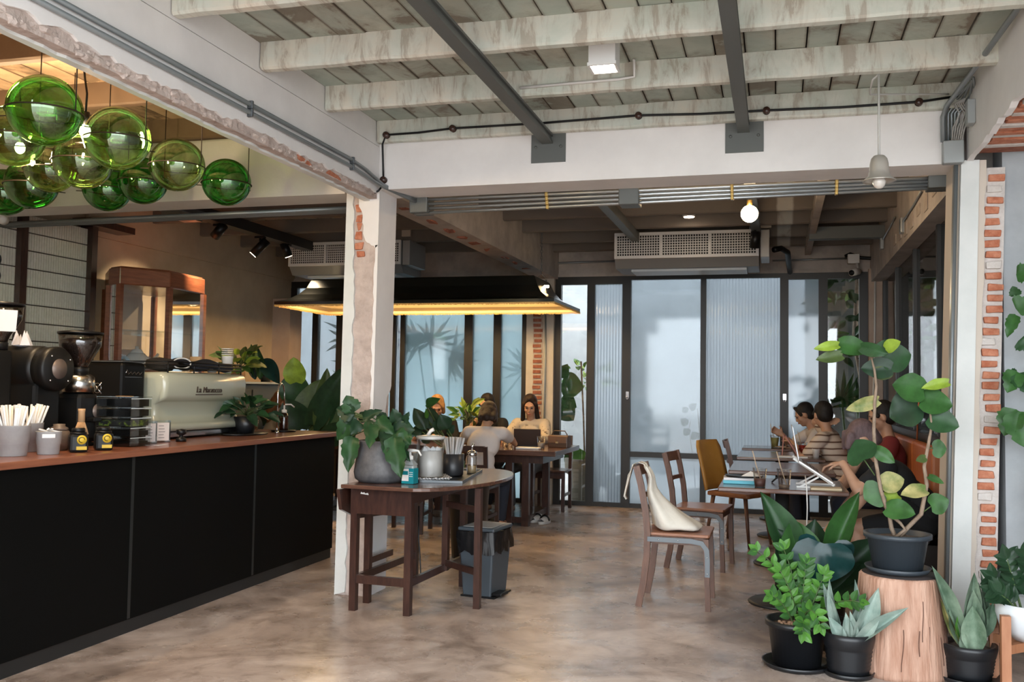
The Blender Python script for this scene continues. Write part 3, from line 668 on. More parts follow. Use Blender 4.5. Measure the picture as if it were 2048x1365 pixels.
aircon(-1.60, -0.17, 'wide grilled air conditioner above the glazed doors', True)
aircon(-5.31, -3.95, 'wide grilled air conditioner behind the fringed lamp', True)
tag(MB().tube([at(1548, 500, y=9.8), at(1562, 497, y=9.9), at(1575, 505, y=10), at(1578, 530, y=10.5), at(1580, 545, y=10.89)], 0.03, 8).obj('hose', M_BLACKP), 'black insulated hose beside the right air conditioner', 'hose')
tag(MB().box(-0.05, 0.05, 0, 0.03, -0.09, 0.07).obj('thermostat', mat('putty plastic', (0.42, 0.36, 0.29), 0.5), None, at(1532, 437, y=9.45)), 'small pale control box above the right air conditioner', 'control box')
tag(MB().box(-0.05, 0.05, 0, 0.03, -0.06, 0.06).obj('thermostat', mat('putty plastic', (0.42, 0.36, 0.29), 0.5), None, at(812, 462, y=9.45)), 'small pale control box above the lamp by the pillar', 'control box')

# lit globe bulb in the rear room
p = at(1499, 428, y=7.0)
t = thing('pendant_bulb', 'bare glowing globe bulb hanging in the rear room', 'lamp', (p.x, p.y, 0))
MB().tube([(0, 0, p.z+0.06), (0, 0, 2.945)], 0.005, 6).obj('cord', M_BLACKP, t)
MB().cyl((0, 0, p.z+0.045), (0, 0, p.z+0.10), 0.02, 12).obj('socket', M_BRASS, t)
MB().ball((0, 0, p.z), 0.062, 18, 12).obj('bulb', emis('globe glow', (1.0, 0.72, 0.38), 30), t)
lamp_light('bulb_light', (0, 0, p.z), 6, (1.0, 0.74, 0.5), 0.07, 'POINT', t)
bpy.data.objects['bulb_light'].location.y -= 0.14
# small lit downlight
p = at(1378, 434, y=9.0)
t = thing('downlight', 'small lit round downlight in the rear ceiling', 'lamp', (p.x, p.y, p.z))
MB().lathe([(0.0, 0), (0.055, 0), (0.06, 0.01), (0.06, 0.07), (0, 0.07)], 18).obj('housing', M_WHITEP, t)
MB().lathe([(0, -0.004), (0.048, -0.004), (0.05, 0.0), (0, 0.001)], 18).obj('lens', emis('small lens', (1.0, 0.8, 0.6), 16), t)
lamp_light('downlight_beam', (0, 0, -0.02), 5, (1.0, 0.8, 0.58), 0.04, 'SPOT', t, (0, 0, 0), 1.9, 0.6)
# black spot in front of the right air conditioner
def track_spot(px, py, y, aim, label, lit, group=None, length=0.15):
    p = at(px, py, x=-4.96) if group else at(px, py, y=y); a = V(aim).normalized()
    t = thing('track_spot', label, 'spotlight', p, 0, group)
    MB().tube([a*(-length*0.5), a*(length*0.5)], 0.045, 16).obj('can', M_BLACKP, t)
    zt = max(0.06, 2.83-p.z) if group else 0.13
    MB().tube([(0, 0, 0.02), (0, 0, zt)], 0.012, 8).obj('stem', M_BLACKP, t)
    MB().box(-0.05, 0.05, -0.025, 0.025, zt-0.02, zt).obj('adapter', M_BLACKP, t)
    MB().tube([a*(length*0.5), a*(length*0.5+0.004)], 0.036, 16).obj('lens', emis('spot lens', (1.0, 0.8, 0.55), 8) if lit else M_BLACKP, t)
    if lit:
        lamp_light('spot_beam', a*(length*0.5+0.02), lit, (1.0, 0.76, 0.48), 0.03, 'SPOT', t, a.to_track_quat('-Z', 'Y').to_euler(), 1.25, 0.8)
track_spot(1510, 480, 9.0, (0.1, -0.3, 1), 'black spotlight tilted up in front of the right air conditioner', 0)
bk = structure('trim_3', MB().box(-5.02, -4.90, YB2+0.2, 9.3, 2.83, 2.93), M_BLACK, 'black lighting track beam over the bar end')
track_spot(438, 462, 7.3, (-0.8, 0.15, -0.75), 'nearest black track spotlight above the beige wall', 46, 'track spotlights')
track_spot(520, 495, 8.3, (-0.75, -0.3, -0.9), 'middle black track spotlight above the beige wall', 42, 'track spotlights', 0.2)
track_spot(572, 500, 9.0, (0.25, 0.3, -0.9), 'farthest black track spotlight near the left air conditioner', 8, 'track spotlights')

# long fringed table lamp
t = thing('fringed_lamp', 'long black fringed lamp with golden inside over the communal table', 'lamp', (-3.565, 9.42, 2.19))
HX, HY = 1.505, 0.62
prof = [(0, 0, 0.0), (0.0, 0.0, 0.035), (0.10, 0.09, 0.065), (0.18, 0.18, 0.125), (0.235, 0.255, 0.20), (0.27, 0.29, 0.285), (0.285, 0.305, 0.30)]
def shell(off, m, name, close):
    mb = MB(); vs = []; fs = []
    for ix, iy, z in prof:
        x = HX-ix-off; y = HY-iy-off; vs += [(-x, -y, z-off*(z > 0.02)), (x, -y, z-off*(z > 0.02)), (x, y, z-off*(z > 0.02)), (-x, y, z-off*(z > 0.02))]
    for i in range(len(prof)-1):
        for k in range(4): fs.append((i*4+k, i*4+(k+1) % 4, i*4+4+(k+1) % 4, i*4+4+k))
    if close: q = (len(prof)-1)*4; fs.append((q, q+1, q+2, q+3))
    return mb.add(vs, fs).obj(name, m, t)
shell(0, mat('black lacquered shade', (0.006, 0.007, 0.006), 0.28), 'shade', True)
shell(0.008, mat('golden lining', (0.78, 0.60, 0.32), 0.6), 'lining', True)
fr = MB()
rnd = random.Random(3)
for s_ in (-1, 1):
    n = 240
    for i in range(n):
        x = -HX+2*HX*(i+0.5)/n; fr.box(x-0.0045, x+0.0045, s_*HY-0.003, s_*HY+0.003, -0.012-rnd.uniform(0, .008), 0.004)
    n = 100
    for i in range(n):
        y = -HY+2*HY*(i+0.5)/n; fr.box(s_*HX-0.003, s_*HX+0.003, y-0.0045, y+0.0045, -0.012-rnd.uniform(0, .008), 0.004)
tag(fr.obj('fringe', mat('gold fringe', (0.58, 0.38, 0.13), 0.7), t), kind='stuff')
for x in (-0.5, 0.55):
    MB().box(x-0.012, x+0.012, -0.32, 0.32, 0.19, 0.25).obj('rib', mat('golden lining', (0.78, 0.60, 0.32)), t)
for x in (-1.0, 0.0, 1.0):
    MB().tube([(x-0.3, 0, 0.22), (x+0.3, 0, 0.22)], 0.014, 8).obj('lamp_tube', emis('tube glow', (1.0, 0.78, 0.42), 12), t)
    for q in (-0.2, 0.2): lamp_light('tube_light', (x+q, 0, 0.16), 5.0, (1.0, 0.70, 0.36), 0.12, 'POINT', t)
for x in (-1.0, 1.22):
    ch = MB()
    for i in range(17):
        a = i % 2; z = 0.36+i*0.032
        ch.tube([((0.010*math.cos(q*PI/4) if a else 0)+x, (0 if a else 0.010*math.cos(q*PI/4)), z+0.02*math.sin(q*PI/4)) for q in range(8)], 0.003, 4, closed=True)
    ch.obj('chain', M_MET, t)
    MB().tube([(x-0.05, 0, 0.30), (x, 0, 0.36), (x+0.05, 0, 0.30)], 0.003, 5).obj('hook_wire', M_MET, t)

# green glass floats
M_GB1 = m_glass('light green glass', (0.60, 0.84, 0.45), 0.03, 0.10, (0.9, 1, 0.8), True)
M_GB2 = m_glass('bright green glass', (0.42, 0.78, 0.28), 0.03, 0.10, (0.85, 1, 0.75), True)
M_GB3 = m_glass('olive green glass', (0.58, 0.72, 0.42), 0.03, 0.10, (0.9, 1, 0.8), True)
M_GB4 = m_glass('deep green glass', (0.20, 0.58, 0.20), 0.03, 0.10, (0.8, 1, 0.75), True)
M_WIRE = mat('dark iron wire', (0.035, 0.025, 0.018), 0.5, 0.6)
B = [((-2.936, 3.2, 2.485), .15, M_GB2, 'largest bright green glass float nearest the camera'),
     ((-2.976, 3.699, 2.5), .15, M_GB1, 'light green glass float right of the largest one'),
     ((-3.209, 4.481, 2.569), .15, M_GB3, 'olive glass float between the light green and deep green ones'),
     ((-3.312, 5.13, 2.616), .15, M_GB4, 'deep green glass float at the right end of the cluster'),
     ((-3.561, 3.68, 2.541), .15, M_GB1, 'glowing light green glass float cut by the left edge'),
     ((-3.455, 4.039, 2.502), .15, M_GB3, 'olive glass float below the bare bulb'),
     ((-3.814, 4.988, 2.617), .15, M_GB4, 'dark green glass float behind the olive ones'),
     ((-4.116, 5.035, 2.593), .15, M_GB4, 'dark green glass float lowest in the middle of the cluster'),
     ((-4.221, 4.519, 2.516), .15, M_GB4, 'dark green glass float low at the left of the cluster'),
     ((-3.92, 4.33, 2.55), .14, M_GB3, 'dim olive glass float overlapping the low left one'),
     ((-4.743, 4.86, 2.557), .15, M_GB4, 'deep green glass float lowest at the left edge'),
     ((-4.95, 5.25, 2.66), .13, M_GB4, 'small dark green glass float half out of frame at left')]
gme = {}
for c, r, m, lab in B:
    t = thing('glass_float', lab, 'glass ball', c, 0, 'green glass floats over the bar')
    if m.name not in gme: gme[m.name] = MB().ball((0, 0, 0), 1.0, 40, 24).mesh('globe', m)
    g = inst('globe', gme[m.name], t, (0, 0, 0), (random.uniform(-.3, .3), random.uniform(-.3, .3), random.uniform(0, 6)), (r, r, r*0.97))
    rr = r*1.015
    MB().tube([(rr*math.cos(k*PI/18), rr*math.sin(k*PI/18), -0.012) for k in range(36)], 0.0035, 6, closed=True).obj('ring', M_WIRE, t)
    MB().tube([(rr, 0, -0.012), (rr, 0, 3.084-c[2])], 0.003, 5).obj('rod', M_WIRE, t)
    MB().tube([(-rr, 0, -0.012), (-rr-0.10, 0.02, 0.0)], 0.003, 5).obj('link_bar', M_WIRE, t)
    MB().tube([(0, rr, -0.012), (0.01, rr+0.11, 0.0)], 0.003, 5).obj('link_bar', M_WIRE, t)
for (px, py, y, lab) in ((170, 262, 3.72, 'bare bulb on a black holder between the green floats'), (40, 296, 4.15, 'bare bulb shining behind the left green float')):
    p = at(px, py, y=y)
    t = thing('pendant_bulb', lab, 'lamp', p)
    MB().ball((0, 0, 0), (0.026, 0.026, 0.032), 14, 10).obj('bulb', emis('warm filament', (1.0, 0.86, 0.6), 60), t)
    MB().cyl((0, 0, 0.026), (0, 0, 0.09), 0.019, 12).obj('socket', M_BLACKP, t)
    MB().tube([(0, 0, 0.09), (0.004, 0, 0.18), (-0.02, 0.01, 0.26), (-0.05, 0.03, 0.36), (-0.05, 0.03, 2.95-p.z)], 0.005, 6).obj('cord', M_BLACKP, t)
    lamp_light('filament_light', (0, -0.02, -0.06), 17, (1.0, 0.72, 0.44), 0.035, 'POINT', t)
# tilted hanging speaker-like box under the bar conduits
t = thing('spot_bracket', 'grey metal bracket under the conduits above the bar', 'bracket', at(372, 428, y=6.4))
MB().box(-0.10, 0.10, -0.25, 0.2, -0.01, 0.03).obj('plate', M_MET, t); MB().tube([(0, 0.1, 0.03), (0, 0.1, 2.946-t.location.z)], 0.008, 6).obj('hanger', M_MET, t); MB().box(-0.08, 0.08, -0.2, 0.1, -0.05, -0.01).obj('body', mat('steel body', (0.4, 0.36, 0.3), 0.3, 0.8), t)
tag(MB().tube([(p_:=at(8, 441, y=5.6)), p_+V((0.06, -0.10, -0.005))], 0.035, 14).obj('security_camera', M_WHITEP), 'round white security camera under the left conduits', 'camera')
# ================================================================ COFFEE BAR
ZC = 0.99
t = thing('bar_counter', 'long black bar counter with panelled front', 'counter', (-3.378, 4.0, 0))
for a, b in ((1.2, 4.418), (4.424, 5.672), (5.678, 6.855)):
    MB().box(-0.02, 0.0, a-4.0, b-4.0, 0.075, 0.955).obj('front_panel', M_CTR, t, bevel=0.002)
for y in (4.421, 5.675): MB().box(-0.006, 0.0015, y-4.0-0.012, y-4.0+0.012, 0.08, 0.955).obj('joint_strip', mat('counter strip', (0.012, 0.014, 0.014), 0.35), t)
MB().box(-0.80, -0.012, 1.2-4.0, 6.85-4.0, 0.0, 0.075).obj('plinth', M_BLACK, t)
MB().box(-0.82, -0.02, 6.835-4.0, 6.855-4.0, 0.075, 0.955).obj('end_panel', M_RWOOD, t)
MB().box(-0.82, -0.80, 1.2-4, 6.84-4, 0.075, 0.955).obj('back_panel', M_CTR, t)
tag(MB().box(-4.25, -3.338, 1.2, 6.90, 0.955, ZC).obj('worktop', M_RWOOD, None, None, 0.004), 'red brown wooden worktop of the bar', 'worktop')
# rear cabinet along the wall, glass-edged top
t = thing('back_cabinet', 'dark grey back cabinet along the beige wall', 'cabinet', (-5.55, 7.9, 0))
MB().box(-0.29, 0.40, -2.6, 1.45, 0.0, 1.36).obj('body', mat('slate cabinet', (0.045, 0.05, 0.05), 0.5), t)
MB().box(-0.30, 0.44, -2.62, 1.49, 1.36, 1.38).obj('top', mat('pale stone top', (0.34, 0.38, 0.40), 0.25), t)
for k in range(5): MB().box(0.40, 0.412, -2.55+k*0.8, -1.80+k*0.8, 0.1, 1.3).obj('door', mat('slate cabinet', (0.045, 0.05, 0.05)), t, bevel=0.003)

# straws and cups
M_GREYC = mat('grey stoneware', (0.30, 0.29, 0.285), 0.55, col2=(0.35, 0.34, 0.33), scale=20)
def step_cup(name, label, p, r, h, group):
    t = thing(name, label, 'cup', p, 0, group)
    MB().lathe([(0, 0), (r*0.80, 0), (r*0.83, 0.004), (r*0.88, h*0.42), (r*0.93, h*0.44), (r*0.98, h*0.97), (r, h), (r*0.95, h), (r*0.9, h*0.5), (r*0.8, 0.01), (0, 0.01)], 32).obj('body', M_GREYC, t)
    return t
p1 = V((-3.604, 3.80, ZC)); step_cup('straw_cup', 'large grey ribbed cup of straws at the counter edge', p1, 0.083, 0.15, 'grey stepped cups on the bar')
p2 = V((-3.76, 4.07, ZC)); step_cup('straw_cup', 'grey cup of straws behind the small sugar cup', p2, 0.075, 0.15, 'grey stepped cups on the bar')
p3 = V((-3.535, 3.965, ZC)); t = step_cup('sugar_cup', 'small grey cup with a white tag and sugar sticks', p3, 0.062, 0.115, 'grey stepped cups on the bar')
MB().box(0, 0.003, -0.03, 0.03, 0.084, 0.104, Matrix.Rotation(-0.85, 4, 'Z') @ Matrix.Translation((0.058, 0, 0))).obj('tag', M_WHITEP, t, bevel=0.002)
rnd = random.Random(2)
sme = MB().tube([(0, 0, 0), (0, 0, 0.235)], 0.006, 6).mesh('paper_straw', M_PAPER)
for c, n, r, lab in ((p1, 22, 0.05, 'white paper wrapped straw in the large grey cup'), (p2, 20, 0.045, 'white paper wrapped straw in the rear grey cup')):
    for i in range(n):
        a = rnd.uniform(0, 6.28); q = rnd.uniform(0.1, 1)*r; lean_ = rnd.uniform(0.1, 0.42)
        d = V((math.cos(a)*lean_, math.sin(a)*lean_, 1)).normalized()
        o = inst('straw', sme, None, c+V((math.cos(a)*q*0.5, math.sin(a)*q*0.5, 0.015)), d.to_track_quat('Z', 'Y').to_euler())
        tag(o, lab, 'straw', 'paper straws on the bar')
for i in range(5):
    o = MB().box(-0.004, 0.004, -0.03, 0.03, -0.003, 0.003).obj('sugar_stick', M_PAPER, None, p3+V((rnd.uniform(-.03, .03), rnd.uniform(-.03, .03), 0.118+0.006*(i % 2))))
    o.rotation_euler = (rnd.uniform(-.3, .3), rnd.uniform(-.2, .2), rnd.uniform(0, 3)); tag(o, 'white sugar stick lying on the small grey cup', 'sugar stick', 'sugar sticks')
# brown jar, tins, whisk
t = thing('lidded_jar', 'squat brown ceramic jar with a lid behind the tins', 'jar', (-3.685, 4.205, ZC))
M_JAR = mat('brown glaze', (0.10, 0.07, 0.052), 0.4, col2=(0.16, 0.115, 0.085), scale=25)
MB().lathe([(0, 0), (0.042, 0), (0.057, 0.03), (0.06, 0.07), (0.052, 0.10), (0.045, 0.108), (0, 0.108)], 26).obj('body', M_JAR, t)
MB().lathe([(0, 0.108), (0.048, 0.108), (0.045, 0.12), (0.03, 0.128), (0.03, 0.14), (0, 0.142)], 26).obj('lid', M_JAR, t)
M_YEL = mat('yellow label', (0.62, 0.42, 0.03), 0.5)
for k, (p, lab) in enumerate((((-3.51, 4.145, ZC), 'black tea tin with yellow round label nearer the grey cups'), ((-3.50, 4.325, ZC), 'black tea tin with yellow round label nearer the acrylic drawers'))):
    t = thing('tea_tin', lab, 'tin', p, -0.75, 'black tea tins')
    MB().box(-0.045, 0.045, -0.045, 0.045, 0, 0.095).obj('body', M_BLACKP, t, bevel=0.014)
    MB().lathe([(0.042, 0.095), (0.04, 0.104), (0, 0.104)], 20).obj('shoulder', M_BLACKP, t)
    MB().lathe([(0, 0.104), (0.033, 0.104), (0.033, 0.122), (0.028, 0.126), (0, 0.126)], 20).obj('lid', M_BLACKP, t)
    d = MB().lathe([(0, 0), (0.024, 0), (0.024, 0.0015), (0, 0.0015)], 20, mtx=Matrix.Translation((0.0455, 0.012, 0.066)) @ Matrix.Rotation(PI/2, 4, 'Y')).obj('round_label', M_YEL, t)
    MB().tube([(0.0475, 0.012+0.014*math.cos(a*PI/7), 0.066+0.014*math.sin(a*PI/7)) for a in range(12)], 0.002, 4).obj('emblem', M_BLACKP, d)
    MB().box(0.0455, 0.047, -0.013, 0.037, 0.014, 0.032).obj('name_label', M_YEL, t)
t = thing('matcha_whisk', 'bamboo matcha whisk standing behind the tea tins', 'whisk', (-3.60, 4.27, ZC))
M_BAM = mat('bamboo', (0.50, 0.30, 0.15), 0.55)
MB().lathe([(0, 0.15), (0.018, 0.15), (0.0175, 0.205), (0.019, 0.21), (0.019, 0.222), (0, 0.222)], 16).obj('handle', M_BAM, t)
br = MB()
for i in range(36):
    a = 2*PI*i/36
    br.tube([(0.016*math.cos(a), 0.016*math.sin(a), 0.152), (0.03*math.cos(a), 0.03*math.sin(a), 0.11), (0.037*math.cos(a), 0.037*math.sin(a), 0.085)], 0.0016, 4)
tag(br.obj('bristles', M_BAM, t), kind='stuff')
MB().lathe([(0, 0), (0.04, 0), (0.038, 0.03), (0.026, 0.06), (0.03, 0.09), (0.02, 0.09), (0.02, 0.06), (0, 0.05)], 20).obj('stand', M_JAR, t)
# acrylic drawers
t = thing('acrylic_drawers', 'clear acrylic tower of five small drawers', 'drawer unit', (-3.64, 4.665, ZC), 0.0)
for k in range(5):
    z = k*0.056
    d = MB().box(-0.115, 0.115, -0.09, 0.09, z+0.003, z+0.052).obj('drawer', M_ACRYL, t)
    MB().box(-0.105, 0.105, -0.082, 0.082, z+0.006, z+0.03+0.004*k).obj('contents', [M_BLACKP, M_BLACKP, mat('dotted pack', (0.02, 0.02, 0.02), 0.5, col2=(0.22, 0.3, 0.04), scale=30, ramp=(0.5, 0.6)), M_BLACKP, M_BLACKP][k], d)
    MB().box(0.116, 0.118, -0.09, 0.09, z+0.048, z+0.053).obj('edge_strip', mat('acrylic edge', (0.5, 0.55, 0.55), 0.2), d)
MB().box(-0.118, 0.118, -0.093, 0.093, 0.282, 0.286).obj('top', M_ACRYL, t)
MB().lathe([(0, 0.2865), (0.045, 0.2865), (0.045, 0.288), (0, 0.288)], 24, sy=1.2).obj('sticker', mat('orange sticker', (0.55, 0.25, 0.05), 0.5), t)
tag(MB().box(-3.52, -3.49, 4.78, 4.88, ZC, ZC+0.0015).obj('receipt_slip', M_PAPER), 'small white slip lying at the front of the worktop', 'paper slip')
for k, (p, w_, lab) in enumerate((((-3.645, 4.905, ZC), 0.06, 'narrow acrylic sign holder next to the drawers'), ((-3.665, 5.045, ZC), 0.085, 'wider acrylic sign holder next to the espresso machine'))):
    t = thing('sign_holder', lab, 'sign', p, -0.55, 'acrylic sign holders')
    MB().box(-0.02, 0.02, -w_/2-0.01, w_/2+0.01, 0, 0.135).obj('block', M_ACRYL, t)
    cdn = MB().box(0.021, 0.0225, -w_/2, w_/2, 0.012, 0.122).obj('card', mat('pinkish card', (0.62, 0.56, 0.53), 0.7), t)
    for q in range(5): MB().box(0.0225, 0.0232, -w_*0.28, w_*(0.1+0.05*(q % 3)), 0.10-0.018*q, 0.104-0.018*q).obj('print_line', mat('grey print', (0.2, 0.18, 0.18), 0.7), cdn)

# drum grinder
t = thing('drum_grinder', 'black shop grinder with horizontal drum and round badge', 'coffee grinder', (-3.92, 4.27, ZC))
M_GB = mat('satin black grinder', (0.005, 0.005, 0.005), 0.45, spec=0.3)
MB().tube([(-0.36, 0, 0.435), (-0.34, 0, 0.435), (0.05, 0, 0.435), (0.08, 0, 0.435)], [0.10, 0.125, 0.125, 0.118], 36).obj('drum', M_GB, t)
MB().tube([(0.08, 0, 0.435), (0.15, 0, 0.435), (0.165, 0, 0.435)], [0.118, 0.122, 0.112], 36).obj('front_cap', M_GB, t)
MB().tube([(0.165, 0, 0.435), (0.169, 0, 0.435)], 0.055, 28).obj('badge', mat('bronze badge', (0.18, 0.14, 0.12), 0.4, 0.4), t)
for a in (0.6, 2.3, 3.9, 5.5): MB().ball((0.168, 0.092*math.cos(a), 0.435+0.092*math.sin(a)), 0.006, 8, 6).obj('screw', M_CHROME, t)
MB().box(-0.30, 0.10, -0.095, 0.095, 0, 0.36).obj('pedestal', M_GB, t, bevel=0.02)
MB().box(-0.34, 0.16, -0.12, 0.12, 0, 0.02).obj('base', M_GB, t, bevel=0.006)
tag(MB().tube([(-4.42, 4.16, 1.41), (-4.30, 4.19, 1.41)], 0.06, 18).obj('jar_glass', M_CLEAR), 'clear glass jar lying left of the drum grinder', 'glass jar')
c = at(85, 702, x=-3.98)
ts = MB()
for i in range(6):
    a = i*1.05; ts.add([(0, 0, 0.0), (0.05*math.cos(a), 0.05*math.sin(a), 0.005), (0.03*math.cos(a+.5), 0.03*math.sin(a+.5), 0.07+0.02*(i % 2)), (0.055*math.cos(a+1), 0.055*math.sin(a+1), 0.008)], [(0, 1, 2), (0, 2, 3), (1, 3, 2)])
tag(ts.obj('tissue', mat('white tissue', (0.62, 0.62, 0.68), 0.8), None, V((-3.98, 4.24, ZC+0.555))), 'crumpled white tissue on the drum grinder', 'tissue')
# hopper grinder
def hopper_grinder(label, p, z0, has_body, note):
    t = thing('hopper_grinder', label, 'coffee grinder', p, 0, 'grinders with bean hoppers')
    MB().lathe([(0.045, z0), (0.05, z0+0.02), (0.062, z0+0.045), (0.112, z0+0.13), (0.118, z0+0.20)], 32).obj('hopper', M_HOPPER, t)
    MB().lathe([(0, z0+0.01), (0.046, z0+0.012), (0.058, z0+0.045), (0.106, z0+0.13), (0.109, z0+0.165), (0.06, z0+0.175), (0, z0+0.178)], 28).obj('beans', mat('coffee beans', (0.018, 0.009, 0.007), 0.6, col2=(0.045, 0.022, 0.015), scale=120, bump=0.8, bscale=150), t)
    MB().lathe([(0, z0+0.20), (0.124, z0+0.20), (0.124, z0+0.212), (0.05, z0+0.222), (0, z0+0.222)], 32).obj('lid', M_BLACKP, t)
    MB().lathe([(0.05, z0-0.03), (0.052, z0+0.005), (0.044, z0+0.012)], 24).obj('collar', M_BLACKP, t)
    if has_body:
        MB().lathe([(0.075, z0-0.135), (0.092, z0-0.13), (0.084, z0-0.045), (0.06, z0-0.03), (0, z0-0.03)], 36).obj('chrome_ring', mat('brushed chrome', (0.55, 0.54, 0.52), 0.22, 1.0), t)
        MB().box(-0.10, 0.085, -0.075, 0.075, 0.02, z0-0.135).obj('body', M_GB, t, bevel=0.03)
        MB().box(-0.12, 0.06, -0.075, 0.07, 0, 0.022).obj('base', M_GB, t, bevel=0.006)
        MB().tube([(0.086, 0.055, 0.20), (0.090, 0.055, 0.20)], 0.04, 24).obj('badge', mat('bronze badge', (0.18, 0.14, 0.12)), t)
        MB().box(0.06, 0.14, -0.03, 0.03, 0.14, 0.165).obj('spout', M_GB, t, bevel=0.006)
    else:
        MB().box(-0.055, 0.055, -0.055, 0.055, 0.0, z0-0.03).obj('body', M_GB, t, bevel=0.02)
    if note: MB().box(0, 0.002, -0.04, 0.04, z0+0.075, z0+0.185, Matrix.Translation((0.075, -0.06, 0)) @ Matrix.Rotation(-0.62, 4, 'Z') @ Matrix.Rotation(0.25, 4, 'Y')).obj('note', M_PAPER, t)
hopper_grinder('chrome collared grinder with a full hopper of beans', (-3.85, 4.535, ZC), 0.44, True, False)
hopper_grinder('grinder with a paper note on its hopper at the left edge', (-3.93, 4.02, ZC), 0.56, False, True)
# black boiler box
t = thing('black_machine', 'glossy black coffee appliance left of the espresso machine', 'appliance', (-4.05, 5.02, ZC))
MB().box(-0.20, 0.20, -0.11, 0.11, 0.02, 0.49).obj('body', mat('gloss black', (0.004, 0.004, 0.004), 0.3, spec=0.3), t, bevel=0.02)
MB().box(-0.19, 0.19, -0.10, 0.10, 0.492, 0.50).obj('top_rim', M_MET, t)
for sx in (-0.18, 0.18): MB().box(sx-0.02, sx+0.02, -0.1, 0.1, 0, 0.02).obj('foot', M_BLACKP, t)
em = MB()
for s_ in (-1, 1): em.tube([(0.02-0.03, -0.1112, 0.33-0.035*s_), (0.02+0.03, -0.1112, 0.33+0.035*s_)], 0.004, 5)
em.tube([(0.02+0.028*math.cos(a*PI/8), -0.1112, 0.33+0.03*math.sin(a*PI/8)) for a in range(16)], 0.0022, 5, closed=True)
em.obj('emblem', M_CHROME, t)
sq = [(0.2012, -0.085+0.012*i, 0.425+0.016*math.sin(i*2.1)*(1.5 if i < 2 else 0.6)) for i in range(14)]
MB().tube(sq, 0.0022, 5).box(0.2005, 0.2015, -0.09, 0.07, 0.398, 0.402).obj('script_mark', M_CHROME, t)

# espresso machine
t = thing('espresso_machine', 'pale green espresso machine on the bar', 'espresso machine', (-3.76, 5.70, ZC))
M_MINT = mat('pale sage enamel', (0.44, 0.45, 0.35), 0.22, coat=0.5)
pf = [(-0.50, 0.06), (-0.50, 0.43), (-0.06, 0.44), (-0.025, 0.432), (-0.006, 0.41), (0.0, 0.36), (-0.004, 0.29), (-0.02, 0.262), (-0.055, 0.25), (-0.07, 0.235), (-0.075, 0.16), (-0.065, 0.125), (-0.03, 0.105), (-0.012, 0.095), (-0.008, 0.075), (-0.02, 0.055), (-0.06, 0.05)]
mb = MB(); ys = [-0.485, -0.475, -0.45, 0.45, 0.475, 0.485]; ins = [0.035, 0.012, 0.0, 0.0, 0.012, 0.035]
vs = []; n = len(pf)
for y, i_ in zip(ys, ins):
    for x, z in pf: vs.append((x-(i_ if x > -0.3 else -i_), y, z-(i_*0.6 if z > 0.2 else -i_*0.3)))
fs = [(a*n+k, a*n+(k+1) % n, (a+1)*n+(k+1) % n, (a+1)*n+k) for a in range(len(ys)-1) for k in range(n)] + [tuple(range(n)), tuple(range((len(ys)-1)*n, len(ys)*n))[::-1]]
body = mb.add(vs, fs, True).obj('body', M_MINT, t)
bm = bmesh.new(); bm.from_mesh(body.data); bmesh.ops.recalc_face_normals(bm, faces=bm.faces); bm.to_mesh(body.data); bm.free()
def text_mesh(name, txt, size, m, parent, mtx, extrude=0.002, font_shear=0.0):
    c = bpy.data.curves.new(name, 'FONT'); c.body = txt; c.size = size; c.extrude = extrude; c.align_x = 'CENTER'; c.shear = font_shear
    tmp = bpy.data.objects.new(name, c); COL.objects.link(tmp)
    dg = bpy.context.evaluated_depsgraph_get(); dg.update()
    me = bpy.data.meshes.new_from_object(tmp.evaluated_get(dg)); bpy.data.objects.remove(tmp, do_unlink=True)
    me.materials.clear(); me.materials.append(m)
    o = bpy.data.objects.new(name, me); COL.objects.link(o); o.parent = parent; o.matrix_local = mtx
    return o
MX = Matrix(((0, 0, 1, 0.001), (1, 0, 0, -0.13), (0, 1, 0, 0.305), (0, 0, 0, 1)))
text_mesh('brand_lettering', 'La', 0.06, mat('dark bronze', (0.10, 0.075, 0.06), 0.4, 0.5), t, MX, 0.004, 0.1)
text_mesh('brand_lettering', 'Marzocco', 0.056, mat('dark bronze', (0.10, 0.075, 0.06)), t, Matrix(((0, 0, 1, 0.001), (1, 0, 0, 0.03), (0, 1, 0, 0.305), (0, 0, 0, 1))), 0.004, 0.1)
MB().box(0.0, 0.004, -0.165, 0.15, 0.288, 0.295).obj('lettering_bar', mat('dark bronze', (0.10, 0.075, 0.06)), t)
MB().box(-0.48, -0.03, -0.46, 0.46, 0.012, 0.052).obj('drip_base', M_BLACKP, t, bevel=0.004)
MB().box(-0.029, -0.026, -0.40, 0.30, 0.016, 0.046).obj('mirror_strip', M_CHROME, t)
for sx in (-0.42, -0.08):
    for sy in (-0.4, 0.4): MB().cyl((sx, sy, 0), (sx, sy, 0.012), 0.02, 12).obj('foot', M_BLACKP, t)
for z in (0.462, 0.484, 0.506):
    MB().tube([(-0.47, -0.45, z), (-0.05, -0.45, z), (-0.03, -0.43, z), (-0.03, 0.43, z), (-0.05, 0.45, z), (-0.47, 0.45, z)], 0.0045, 6).obj('cup_rail', M_BLACKP, t)
for y in (-0.44, -0.15, 0.15, 0.44): MB().cyl((-0.03, y*0.98, 0.43), (-0.03, y*0.98, 0.51), 0.005, 8).obj('rail_post', M_BLACKP, t)
